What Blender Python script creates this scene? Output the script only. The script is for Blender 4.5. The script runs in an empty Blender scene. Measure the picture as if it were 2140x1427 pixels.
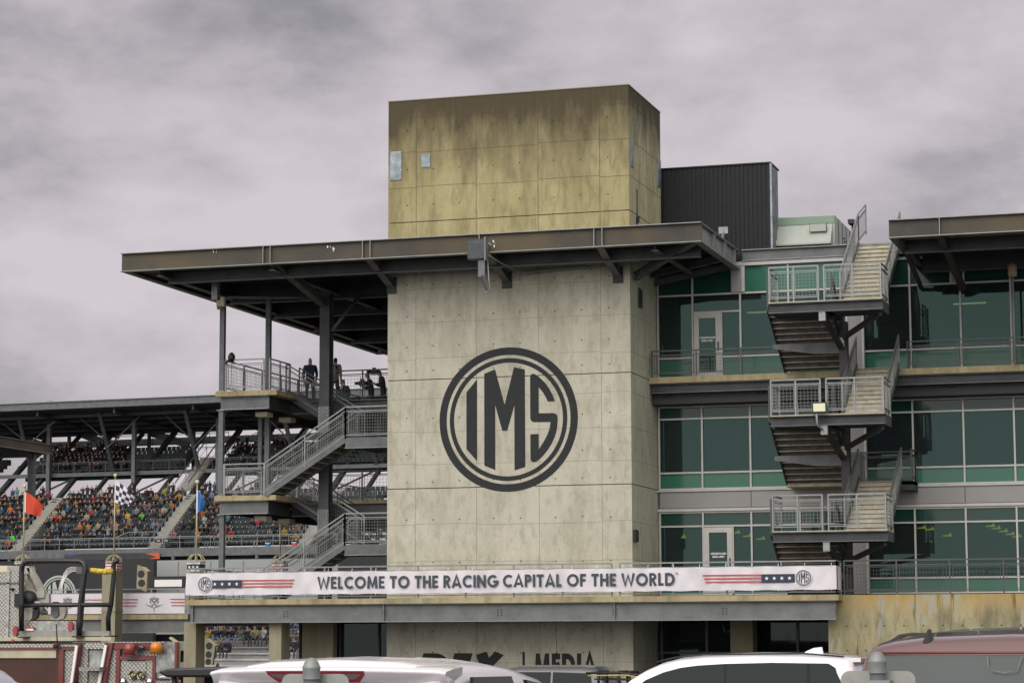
import bpy, bmesh, math, random
from mathutils import Vector, Matrix
PI = math.pi
R_ = math.radians
random.seed(7)
S = bpy.context.scene
C = bpy.data.collections.new("scene_objects"); S.collection.children.link(C)

# ------------------------------------------------------------------ camera
FPX, PITCH, YAW, ROLL = 5038.955, 0.123586163, 0.297620525, -0.002868059
CAM = Vector((0, 0, 1.85))
_f = Vector((-math.sin(YAW)*math.cos(PITCH), math.cos(YAW)*math.cos(PITCH), math.sin(PITCH)))
_r0 = Vector((math.cos(YAW), math.sin(YAW), 0)); _u0 = _r0.cross(_f)
_r = _r0*math.cos(ROLL) + _u0*math.sin(ROLL); _u = -_r0*math.sin(ROLL) + _u0*math.cos(ROLL)
cd = bpy.data.cameras.new("camera"); co = bpy.data.objects.new("camera", cd); C.objects.link(co)
cd.sensor_width = 36; cd.lens = FPX/2140*36; cd.clip_end = 5000; cd.clip_start = 0.5
M = Matrix.Identity(4)
for i in range(3):
    M[i][0] = _r[i]; M[i][1] = _u[i]; M[i][2] = -_f[i]; M[i][3] = CAM[i]
co.matrix_world = M
S.camera = co

# ------------------------------------------------------------------ world and sun
w = bpy.data.worlds.new("World"); S.world = w; w.use_nodes = True
nt = w.node_tree; nt.nodes.clear()
def N(t, ty, **k):
    n = t.nodes.new(ty)
    for a, b in k.items():
        if a.startswith('i_'):
            key = a[2:]; key = int(key) if key.isdigit() else key.replace('_', ' ')
            n.inputs[key].default_value = b
        else: setattr(n, a, b)
    return n
SUN_EL, SUN_ROT = R_(34), R_(188)
sky = N(nt, 'ShaderNodeTexSky', sky_type='NISHITA', sun_disc=False)
sky.sun_elevation = SUN_EL; sky.sun_rotation = SUN_ROT
bgs = N(nt, 'ShaderNodeBackground'); bgs.inputs['Strength'].default_value = 0.05
nt.links.new(sky.outputs[0], bgs.inputs['Color'])
tc = N(nt, 'ShaderNodeTexCoord')
mp = N(nt, 'ShaderNodeMapping'); mp.inputs['Scale'].default_value = (1, 1, 2.0); mp.inputs['Location'].default_value = (7.15, 6.2, 3.45)
nt.links.new(tc.outputs['Generated'], mp.inputs['Vector'])
n1 = N(nt, 'ShaderNodeTexNoise', i_Scale=11.0, i_Detail=10.0, i_Roughness=0.57, i_Distortion=0.15)
n2 = N(nt, 'ShaderNodeTexNoise', i_Scale=4.0, i_Detail=4.0, i_Roughness=0.5)
nt.links.new(mp.outputs[0], n1.inputs['Vector']); nt.links.new(mp.outputs[0], n2.inputs['Vector'])
mx = N(nt, 'ShaderNodeMath', operation='MULTIPLY_ADD'); mx.inputs[1].default_value = 0.6
nt.links.new(n1.outputs[0], mx.inputs[0])
m2 = N(nt, 'ShaderNodeMath', operation='MULTIPLY'); m2.inputs[1].default_value = 0.4
nt.links.new(n2.outputs[0], m2.inputs[0]); nt.links.new(m2.outputs[0], mx.inputs[2])
cr = N(nt, 'ShaderNodeValToRGB'); e = cr.color_ramp.elements
e[0].position = 0.34; e[0].color = (0.185, 0.178, 0.188, 1)
e[1].position = 0.60; e[1].color = (0.425, 0.384, 0.407, 1)
q = e.new(0.42); q.color = (0.268, 0.246, 0.264, 1)
q = e.new(0.49); q.color = (0.345, 0.312, 0.333, 1)
sxyz = N(nt, 'ShaderNodeSeparateXYZ'); nt.links.new(tc.outputs['Generated'], sxyz.inputs[0])
lowb = N(nt, 'ShaderNodeMapRange'); lowb.inputs['From Min'].default_value = 0.05; lowb.inputs['From Max'].default_value = 0.24; lowb.inputs['To Min'].default_value = 0.05; lowb.inputs['To Max'].default_value = 0.0
nt.links.new(sxyz.outputs['Z'], lowb.inputs['Value'])
adl = N(nt, 'ShaderNodeMath', operation='ADD'); nt.links.new(mx.outputs[0], adl.inputs[0]); nt.links.new(lowb.outputs[0], adl.inputs[1])
nt.links.new(adl.outputs[0], cr.inputs[0])
bgc = N(nt, 'ShaderNodeBackground'); bgc.inputs['Strength'].default_value = 1.0
mw = N(nt, 'ShaderNodeMix', data_type='RGBA'); mw.inputs['B'].default_value = (0.350, 0.338, 0.328, 1)
nt.links.new(cr.outputs[0], mw.inputs['A']); nt.links.new(mw.outputs['Result'], bgc.inputs['Color'])
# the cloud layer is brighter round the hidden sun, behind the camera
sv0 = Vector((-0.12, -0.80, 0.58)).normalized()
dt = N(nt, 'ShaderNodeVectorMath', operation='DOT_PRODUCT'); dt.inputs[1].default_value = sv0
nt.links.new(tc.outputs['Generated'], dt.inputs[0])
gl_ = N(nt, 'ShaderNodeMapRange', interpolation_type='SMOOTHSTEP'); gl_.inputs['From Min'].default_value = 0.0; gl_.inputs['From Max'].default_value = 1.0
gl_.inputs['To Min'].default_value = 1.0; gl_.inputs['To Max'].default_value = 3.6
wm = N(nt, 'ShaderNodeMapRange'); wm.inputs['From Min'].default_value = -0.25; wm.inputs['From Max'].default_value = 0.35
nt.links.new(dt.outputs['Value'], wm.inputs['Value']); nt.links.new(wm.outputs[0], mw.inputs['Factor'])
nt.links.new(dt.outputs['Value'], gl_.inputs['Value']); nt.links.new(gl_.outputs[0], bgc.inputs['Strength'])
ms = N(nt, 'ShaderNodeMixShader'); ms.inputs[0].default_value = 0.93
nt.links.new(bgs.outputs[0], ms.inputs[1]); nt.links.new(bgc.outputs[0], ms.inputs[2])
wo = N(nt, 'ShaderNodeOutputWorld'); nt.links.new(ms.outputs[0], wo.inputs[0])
sd = bpy.data.lights.new("sun", 'SUN'); sd.energy = 0.8; sd.angle = R_(40); sd.color = (1, 0.965, 0.92)
so = bpy.data.objects.new("sun", sd); C.objects.link(so)
# direction towards the sun: behind the camera and a little to the left
az = R_(-98)
sv = Vector((math.cos(az)*math.cos(SUN_EL), math.sin(az)*math.cos(SUN_EL), math.sin(SUN_EL)))
so.rotation_euler = sv.to_track_quat('Z', 'Y').to_euler()
S.view_settings.view_transform = 'Standard'; S.view_settings.look = 'None'
S.view_settings.exposure = 0.66; S.view_settings.gamma = 1.0

# ------------------------------------------------------------------ pixel -> point on a known plane
def ray(px, py):
    return _f*FPX + _r*(px-1070) - _u*(py-713.5)
def at(px, py, X=None, Y=None, Z=None, D=None):
    d = ray(px, py)
    if D is not None: t = D/d.dot(_f)
    elif X is not None: t = (X-CAM.x)/d.x
    elif Y is not None: t = (Y-CAM.y)/d.y
    else: t = (Z-CAM.z)/d.z
    return CAM + d*t

# ------------------------------------------------------------------ materials
MATS = {}
def mat(name, col, rough=0.6, metal=0.0, var=0.0, vscale=3.0, bump=0.0, bscale=30.0, col2=None, streak=None, spec=0.4, emit=None, coat=0):
    """plain surface with optional mottling (var), second colour patches (col2) and vertical streaks"""
    m = bpy.data.materials.new(name); m.use_nodes = True; t = m.node_tree
    b = t.nodes['Principled BSDF']; b.inputs['Roughness'].default_value = rough
    b.inputs['Metallic'].default_value = metal; b.inputs['Specular IOR Level'].default_value = spec
    if coat: b.inputs['Coat Weight'].default_value = coat; b.inputs['Coat Roughness'].default_value = 0.05
    c4 = (*col, 1); b.inputs['Base Color'].default_value = c4
    if emit: b.inputs['Emission Color'].default_value = (*emit[:3], 1); b.inputs['Emission Strength'].default_value = emit[3]
    if var or col2 or streak or bump:
        g = N(t, 'ShaderNodeNewGeometry'); cur = None
        if var or col2:
            nz = N(t, 'ShaderNodeTexNoise', i_Scale=vscale, i_Detail=8.0, i_Roughness=0.65)
            t.links.new(g.outputs['Position'], nz.inputs['Vector'])
            mr = N(t, 'ShaderNodeMapRange'); mr.inputs['From Min'].default_value = 0.35; mr.inputs['From Max'].default_value = 0.65
            t.links.new(nz.outputs[0], mr.inputs['Value'])
            mxn = N(t, 'ShaderNodeMix', data_type='RGBA')
            a = tuple(max(0, x*(1-var)) for x in col); bb = col2 if col2 else tuple(x*(1+var) for x in col)
            mxn.inputs['A'].default_value = (*a, 1); mxn.inputs['B'].default_value = (*bb, 1)
            t.links.new(mr.outputs[0], mxn.inputs['Factor']); cur = mxn.outputs['Result']
        if streak:
            scol, lo, hi = streak
            mpn = N(t, 'ShaderNodeMapping'); mpn.inputs['Scale'].default_value = (2.2, 2.2, 0.16)
            t.links.new(g.outputs['Position'], mpn.inputs['Vector'])
            nz2 = N(t, 'ShaderNodeTexNoise', i_Scale=1.5, i_Detail=6.0, i_Roughness=0.6)
            t.links.new(mpn.outputs[0], nz2.inputs['Vector'])
            mr2 = N(t, 'ShaderNodeMapRange'); mr2.inputs['From Min'].default_value = lo; mr2.inputs['From Max'].default_value = hi
            t.links.new(nz2.outputs[0], mr2.inputs['Value'])
            mx2 = N(t, 'ShaderNodeMix', data_type='RGBA'); mx2.inputs['B'].default_value = (*scol, 1)
            if cur: t.links.new(cur, mx2.inputs['A'])
            else: mx2.inputs['A'].default_value = c4
            t.links.new(mr2.outputs[0], mx2.inputs['Factor']); cur = mx2.outputs['Result']
        if cur: t.links.new(cur, b.inputs['Base Color'])
        if bump:
            nb = N(t, 'ShaderNodeTexNoise', i_Scale=bscale, i_Detail=4.0)
            t.links.new(g.outputs['Position'], nb.inputs['Vector'])
            bn = N(t, 'ShaderNodeBump', i_Strength=bump, i_Distance=0.02)
            t.links.new(nb.outputs[0], bn.inputs['Height']); t.links.new(bn.outputs[0], b.inputs['Normal'])
    MATS[name] = m
    return m

def concrete(name, light, dark, grime, ztop=None, depth=2.5, topcol=(0.07, 0.06, 0.035), amount=0.5, sz=0.5, sharp=None):
    """cast concrete: blotches, soft vertical run marks and, below an exposed top edge, algae and soot stains"""
    m = bpy.data.materials.new(name); m.use_nodes = True; t = m.node_tree
    b = t.nodes['Principled BSDF']; b.inputs['Roughness'].default_value = 0.88; b.inputs['Specular IOR Level'].default_value = 0.25
    g = N(t, 'ShaderNodeNewGeometry')
    def noise(scale, sc=(1, 1, 1), det=7.0, rg=0.62, loc=(0, 0, 0)):
        mpn = N(t, 'ShaderNodeMapping'); mpn.inputs['Scale'].default_value = sc; mpn.inputs['Location'].default_value = loc
        t.links.new(g.outputs['Position'], mpn.inputs['Vector'])
        nz = N(t, 'ShaderNodeTexNoise', i_Scale=scale, i_Detail=det, i_Roughness=rg)
        t.links.new(mpn.outputs[0], nz.inputs['Vector']); return nz.outputs[0]
    def rng(v, a, b_, c=0.0, d=1.0):
        r = N(t, 'ShaderNodeMapRange'); t.links.new(v, r.inputs['Value'])
        r.inputs['From Min'].default_value = a; r.inputs['From Max'].default_value = b_
        r.inputs['To Min'].default_value = c; r.inputs['To Max'].default_value = d; return r.outputs[0]
    def mix(f, a, c):
        mx_ = N(t, 'ShaderNodeMix', data_type='RGBA')
        for i, v in (('Factor', f), ('A', a), ('B', c)):
            if isinstance(v, tuple): mx_.inputs[i].default_value = (*v, 1)
            elif isinstance(v, float): mx_.inputs[i].default_value = v
            else: t.links.new(v, mx_.inputs[i])
        return mx_.outputs['Result']
    def mul(a, c):
        n = N(t, 'ShaderNodeMath', operation='MULTIPLY', use_clamp=True)
        for i, v in ((0, a), (1, c)):
            if isinstance(v, float): n.inputs[i].default_value = v
            else: t.links.new(v, n.inputs[i])
        return n.outputs[0]
    col = mix(rng(noise(0.55), 0.34, 0.66), dark, light)
    col = mix(mul(rng(noise(14.0, det=3.0), 0.45, 0.75), 0.35), col, tuple(x*0.72 for x in dark))
    col = mix(mul(rng(noise(1.3, (1.0, 1.0, 0.28), loc=(4, 2, 1)), 0.47, 0.62), amount), col, grime)
    col = mix(mul(rng(noise(2.6, (1.9, 1.9, sz), loc=(9, 5, 3)), 0.49, 0.63), amount*0.8), col, tuple(x*0.8 for x in grime))
    if ztop is not None:
        sp = N(t, 'ShaderNodeSeparateXYZ'); t.links.new(g.outputs['Position'], sp.inputs[0])
        hgt = rng(sp.outputs['Z'], ztop-depth, ztop, 0.0, 1.0)
        st = noise(1.3, (1.5, 1.5, 0.50), loc=(1, 7, 2))
        ad = N(t, 'ShaderNodeMath', operation='ADD'); t.links.new(hgt, ad.inputs[0]); t.links.new(st, ad.inputs[1])
        col = mix(mul(rng(ad.outputs[0], 0.68, 1.35), 0.97), col, topcol)
        st2 = noise(6.0, (2.6, 2.6, 0.08), loc=(3, 3, 8))
        ad2 = N(t, 'ShaderNodeMath', operation='ADD'); t.links.new(hgt, ad2.inputs[0]); t.links.new(st2, ad2.inputs[1])
        col = mix(mul(rng(ad2.outputs[0], 1.2, 1.7), 0.5), col, tuple(x*0.55 for x in topcol))
    if sharp:   # hard edged pale and dark run marks
        col = mix(mul(rng(noise(1.1, (1.3, 1.3, 0.30), det=5.0, loc=(2, 8, 5)), 0.50, 0.545), 0.85), col, sharp[0])
        col = mix(mul(rng(noise(1.7, (1.5, 1.5, 0.12), det=6.0, loc=(6, 1, 9)), 0.55, 0.60), 0.8), col, sharp[1])
    t.links.new(col, b.inputs['Base Color'])
    bn = N(t, 'ShaderNodeBump', i_Strength=0.25, i_Distance=0.02); t.links.new(noise(9.0, det=5.0), bn.inputs['Height'])
    t.links.new(bn.outputs[0], b.inputs['Normal'])
    MATS[name] = m
    return m

concrete('conc_tower', (0.475, 0.455, 0.375), (0.40, 0.38, 0.305), (0.27, 0.255, 0.19), amount=0.42, sz=0.8)
concrete('conc_top', (0.375, 0.33, 0.18), (0.30, 0.26, 0.135), (0.20, 0.17, 0.085), ztop=19.65, depth=3.6, topcol=(0.070, 0.055, 0.032), amount=0.55, sz=0.5)
concrete('conc_side_lit', (0.52, 0.53, 0.43), (0.45, 0.46, 0.37), (0.30, 0.30, 0.22), amount=0.4)  # tower concrete again, paler: missing light on the side faces put into the colour
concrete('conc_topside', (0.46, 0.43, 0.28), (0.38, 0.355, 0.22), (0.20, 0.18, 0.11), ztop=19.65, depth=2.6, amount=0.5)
concrete('conc_wall', (0.36, 0.325, 0.20), (0.30, 0.26, 0.145), (0.15, 0.135, 0.085), ztop=3.25, depth=0.9, topcol=(0.36, 0.26, 0.11), amount=0.7, sharp=((0.30, 0.30, 0.235), (0.085, 0.065, 0.035)))
concrete('conc_slab', (0.40, 0.345, 0.22), (0.33, 0.27, 0.15), (0.20, 0.165, 0.10), amount=0.55)
concrete('conc_pillar', (0.31, 0.285, 0.20), (0.25, 0.225, 0.155), (0.17, 0.15, 0.09), amount=0.35)
concrete('conc_grey', (0.30, 0.29, 0.26), (0.24, 0.235, 0.21), (0.16, 0.155, 0.13), amount=0.3)
mat('seam', (0.23, 0.215, 0.165), 0.9)
mat('seam_top', (0.075, 0.062, 0.035), 0.9); mat('groove', (0.035, 0.03, 0.02), 0.9)
mat('hole', (0.02, 0.018, 0.015), 0.95)
mat('plate_blue', (0.19, 0.22, 0.24), 0.45, 0.5, var=0.35, vscale=4)
mat('plate_dark', (0.060, 0.066, 0.074), 0.5, 0.2, var=0.2, vscale=6); mat('paint_dark', (0.014, 0.0155, 0.018), 0.75, var=0.12, vscale=2.5)
mat('steel', (0.105, 0.112, 0.114), 0.55, 0.25, var=0.22, vscale=2.2, bump=0.1)
mat('steel_lt', (0.23, 0.245, 0.24), 0.5, 0.3, var=0.18, vscale=3)
mat('steel_dk', (0.042, 0.043, 0.046), 0.6, 0.2, var=0.25, vscale=1.6)
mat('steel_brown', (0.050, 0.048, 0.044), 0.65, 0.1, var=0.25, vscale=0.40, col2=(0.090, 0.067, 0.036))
mat('girder', (0.132, 0.138, 0.134), 0.55, 0.2, var=0.20, vscale=1.6, bump=0.1)
mat('galv', (0.205, 0.215, 0.212), 0.45, 0.45, var=0.15, vscale=8)
mat('rail_dk', (0.065, 0.068, 0.068), 0.5, 0.3)
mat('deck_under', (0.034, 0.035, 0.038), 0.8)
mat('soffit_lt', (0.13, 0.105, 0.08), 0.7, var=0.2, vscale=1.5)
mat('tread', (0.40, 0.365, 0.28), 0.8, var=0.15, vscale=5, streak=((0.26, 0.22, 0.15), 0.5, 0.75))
mat('tread_under', (0.085, 0.078, 0.070), 0.7, var=0.3, vscale=4); mat('tread_rib', (0.33, 0.29, 0.24), 0.6, var=0.3, vscale=4); mat('nosing_shadow', (0.10, 0.09, 0.07), 0.8)
mat('frame_white', (0.42, 0.41, 0.39), 0.5, var=0.06, vscale=3)
mat('spandrel', (0.23, 0.225, 0.222), 0.5, 0.1, var=0.05, vscale=1.5)
mat('black_clad', (0.010, 0.010, 0.012), 0.7, 0.0, var=0.2, vscale=2)
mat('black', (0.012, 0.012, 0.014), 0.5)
mat('black_gloss', (0.012, 0.012, 0.014), 0.25, spec=0.5)
mat('hvac', (0.35, 0.37, 0.33), 0.6, var=0.06, vscale=2)
mat('hvac_green', (0.19, 0.27, 0.20), 0.6)
mat('interior', (0.12, 0.15, 0.14), 0.9)
mat('interior_lt', (0.35, 0.42, 0.40), 0.9)
mat('lamp_yellow', (0.8, 0.9, 0.2), 0.5, emit=(1.9, 0.85, 0.10, 1.1))
mat('tube_lamp', (0.6, 0.9, 0.5), 0.5, emit=(1.5, 0.85, 0.4, 1.3))
mat('banner', (0.59, 0.555, 0.58), 0.75, var=0.06, vscale=1.1, bump=1.0, bscale=2.2)
mat('navy', (0.032, 0.038, 0.065), 0.75)
mat('letter', (0.045, 0.055, 0.07), 0.75)
mat('red_print', (0.40, 0.075, 0.065), 0.75)
mat('white', (0.72, 0.70, 0.70), 0.6)
mat('asphalt', (0.055, 0.055, 0.055), 0.9, var=0.3, vscale=1.2, bump=0.3)
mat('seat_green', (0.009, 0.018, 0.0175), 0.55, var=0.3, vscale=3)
mat('bench', (0.50, 0.49, 0.49), 0.6, var=0.1)
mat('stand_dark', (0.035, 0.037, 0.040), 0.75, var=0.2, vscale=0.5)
mat('stand_grey', (0.30, 0.315, 0.31), 0.7, var=0.08, vscale=0.5)
mat('white_car', (0.68, 0.65, 0.67), 0.22, spec=0.5, coat=0.6)
mat('red_car', (0.125, 0.060, 0.058), 0.32, 0.15, coat=1.0)
mat('silver_car', (0.55, 0.53, 0.60), 0.25, 0.2, coat=0.6)
mat('dark_car', (0.035, 0.036, 0.040), 0.3, spec=0.5, coat=0.5)
mat('car_glass', (0.011, 0.017, 0.0155), 0.05, spec=0.09); mat('car_black', (0.006, 0.006, 0.007), 0.3, spec=0.1)
mat('car_glass_grey', (0.04, 0.052, 0.050), 0.15, spec=0.3)
mat('tyre', (0.02, 0.02, 0.02), 0.9)
mat('trim', (0.02, 0.02, 0.022), 0.55)
mat('lamp_red', (0.25, 0.02, 0.03), 0.2, coat=0.5)
mat('lamp_grey', (0.15, 0.12, 0.125), 0.3)
mat('truck_red', (0.135, 0.022, 0.018), 0.35, var=0.12, vscale=2, coat=0.3)
mat('truck_dkred', (0.052, 0.018, 0.014), 0.6, var=0.25, vscale=1.5)
mat('truck_cream', (0.40, 0.36, 0.26), 0.6, var=0.12, vscale=3)
mat('beacon_red', (0.22, 0.035, 0.028), 0.25, coat=0.5)
mat('beacon_orange', (0.55, 0.17, 0.01), 0.25, coat=0.5)
mat('yellow', (0.46, 0.35, 0.035), 0.6, var=0.4, vscale=20)
mat('chrome', (0.6, 0.6, 0.6), 0.15, 1.0)
mat('mottled_steel', (0.30, 0.31, 0.30), 0.35, 0.6, var=0.45, vscale=7)
mat('flag_red', (0.50, 0.055, 0.025), 0.8); mat('flag_blue', (0.03, 0.13, 0.34), 0.8)
mat('flag_white', (0.62, 0.60, 0.66), 0.8); mat('flag_black', (0.035, 0.03, 0.05), 0.8)
mat('brass', (0.42, 0.37, 0.22), 0.5, 0.3)
mat('skin', (0.42, 0.24, 0.17), 0.6); mat('hair', (0.035, 0.025, 0.02), 0.8)
mat('trousers', (0.03, 0.035, 0.055), 0.85); mat('shoes', (0.03, 0.03, 0.03), 0.7)
mat('purple', (0.06, 0.04, 0.16), 0.7); mat('orange', (0.45, 0.09, 0.03), 0.7)
mat('sign_back', (0.27, 0.275, 0.255), 0.5, 0.35, var=0.08, vscale=30); mat('lamp_face', (0.62, 0.62, 0.42), 0.4); mat('beige', (0.55, 0.50, 0.38), 0.6)
mat('logo_grey', (0.36, 0.38, 0.35), 0.7); mat('cooler_red', (0.5, 0.05, 0.05), 0.6); mat('cooler_blue', (0.03, 0.15, 0.35), 0.6)

# clothing colour comes from each person's own object colour
def cloth(name, dark=1.0):
    m = bpy.data.materials.new(name); m.use_nodes = True; t = m.node_tree; b = t.nodes['Principled BSDF']
    oi = N(t, 'ShaderNodeObjectInfo'); t.links.new(oi.outputs['Color'], b.inputs['Base Color']); b.inputs['Roughness'].default_value = 0.85
    MATS[name] = m
cloth('top')
def randmat(name, stops):
    m = bpy.data.materials.new(name); m.use_nodes = True; t = m.node_tree; b = t.nodes['Principled BSDF']
    oi = N(t, 'ShaderNodeObjectInfo'); cr_ = N(t, 'ShaderNodeValToRGB'); cr_.color_ramp.interpolation = 'CONSTANT'
    el = cr_.color_ramp.elements
    for i, (p, c) in enumerate(stops):
        x = el[i] if i < 2 else el.new(p)
        x.position = p; x.color = (*c, 1)
    t.links.new(oi.outputs['Random'], cr_.inputs[0]); t.links.new(cr_.outputs[0], b.inputs['Base Color']); b.inputs['Roughness'].default_value = 0.85
    MATS[name] = m
randmat('hair_r', [(0, (0.03, 0.02, 0.015)), (0.35, (0.10, 0.06, 0.03)), (0.55, (0.4, 0.4, 0.4)), (0.62, (0.02, 0.03, 0.05)), (0.8, (0.3, 0.24, 0.14)), (0.9, (0.3, 0.03, 0.03))])
randmat('pants_r', [(0, (0.03, 0.035, 0.06)), (0.4, (0.02, 0.02, 0.022)), (0.6, (0.07, 0.10, 0.16)), (0.78, (0.25, 0.2, 0.13)), (0.9, (0.12, 0.12, 0.12))])
randmat('skin_r', [(0, (0.30, 0.18, 0.13)), (0.8, (0.20, 0.11, 0.07)), (0.92, (0.12, 0.06, 0.04))])

# glass: tinted, see-through, with a mirror reflection of the surroundings
def glassm(name, tint, refl, ior_mix=0.10):
    m = bpy.data.materials.new(name); m.use_nodes = True; t = m.node_tree; t.nodes.clear()
    tr = N(t, 'ShaderNodeBsdfTransparent'); tr.inputs['Color'].default_value = (*tint, 1)
    gl = N(t, 'ShaderNodeBsdfGlossy'); gl.inputs['Color'].default_value = (*refl, 1); gl.inputs['Roughness'].default_value = 0.02
    fr = N(t, 'ShaderNodeFresnel'); fr.inputs['IOR'].default_value = 1.5
    ad = N(t, 'ShaderNodeMath', operation='ADD', use_clamp=True); ad.inputs[1].default_value = ior_mix
    t.links.new(fr.outputs[0], ad.inputs[0])
    g = N(t, 'ShaderNodeNewGeometry')
    nz = N(t, 'ShaderNodeTexNoise', i_Scale=0.8, i_Detail=1.0); t.links.new(g.outputs['Position'], nz.inputs['Vector'])
    bn = N(t, 'ShaderNodeBump', i_Strength=0.03, i_Distance=0.05); t.links.new(nz.outputs[0], bn.inputs['Height']); t.links.new(bn.outputs[0], gl.inputs['Normal'])
    mx_ = N(t, 'ShaderNodeMixShader'); o = N(t, 'ShaderNodeOutputMaterial')
    df = N(t, 'ShaderNodeBsdfDiffuse'); df.inputs['Color'].default_value = (0.11, 0.15, 0.155, 1); md2 = N(t, 'ShaderNodeMixShader'); md2.inputs[0].default_value = 0.13
    t.links.new(tr.outputs[0], md2.inputs[1]); t.links.new(df.outputs[0], md2.inputs[2])
    t.links.new(ad.outputs[0], mx_.inputs[0]); t.links.new(md2.outputs[0], mx_.inputs[1]); t.links.new(gl.outputs[0], mx_.inputs[2]); t.links.new(mx_.outputs[0], o.inputs[0])
    MATS[name] = m
glassm('glass_vision', (0.20, 0.34, 0.31), (0.40, 0.66, 0.60), 0.0)
mat('glass_spandrel', (0.032, 0.122, 0.085), 0.10, spec=0.32)
mat('glass_upper', (0.012, 0.045, 0.036), 0.08, spec=0.32)
glassm('glass_dark', (0.10, 0.12, 0.12), (0.34, 0.40, 0.40), 0.0)

def diamond(name, c1, c2, sc=18.0):
    m = bpy.data.materials.new(name); m.use_nodes = True; t = m.node_tree; b = t.nodes['Principled BSDF']
    b.inputs['Metallic'].default_value = 0.6; b.inputs['Roughness'].default_value = 0.4
    g = N(t, 'ShaderNodeNewGeometry'); mpn = N(t, 'ShaderNodeMapping'); mpn.inputs['Rotation'].default_value = (0, R_(45), 0); mpn.inputs['Scale'].default_value = (sc, 2, sc)
    t.links.new(g.outputs['Position'], mpn.inputs['Vector'])
    ck = N(t, 'ShaderNodeTexVoronoi', i_Scale=1.0); ck.inputs['Randomness'].default_value = 0.15
    t.links.new(mpn.outputs[0], ck.inputs['Vector'])
    mr = N(t, 'ShaderNodeMapRange'); mr.inputs['From Min'].default_value = 0.15; mr.inputs['From Max'].default_value = 0.65
    t.links.new(ck.outputs['Distance'], mr.inputs['Value'])
    mx_ = N(t, 'ShaderNodeMix', data_type='RGBA'); mx_.inputs['A'].default_value = (*c1, 1); mx_.inputs['B'].default_value = (*c2, 1)
    t.links.new(mr.outputs[0], mx_.inputs['Factor']); t.links.new(mx_.outputs['Result'], b.inputs['Base Color'])
    bn = N(t, 'ShaderNodeBump', i_Strength=0.8, i_Distance=0.01); bn.invert = True
    t.links.new(ck.outputs['Distance'], bn.inputs['Height']); t.links.new(bn.outputs[0], b.inputs['Normal'])
    MATS[name] = m
diamond('diamond', (0.40, 0.39, 0.35), (0.22, 0.21, 0.195))
mat('boom_paint', (0.36, 0.345, 0.30), 0.5, var=0.15, vscale=5)

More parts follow.
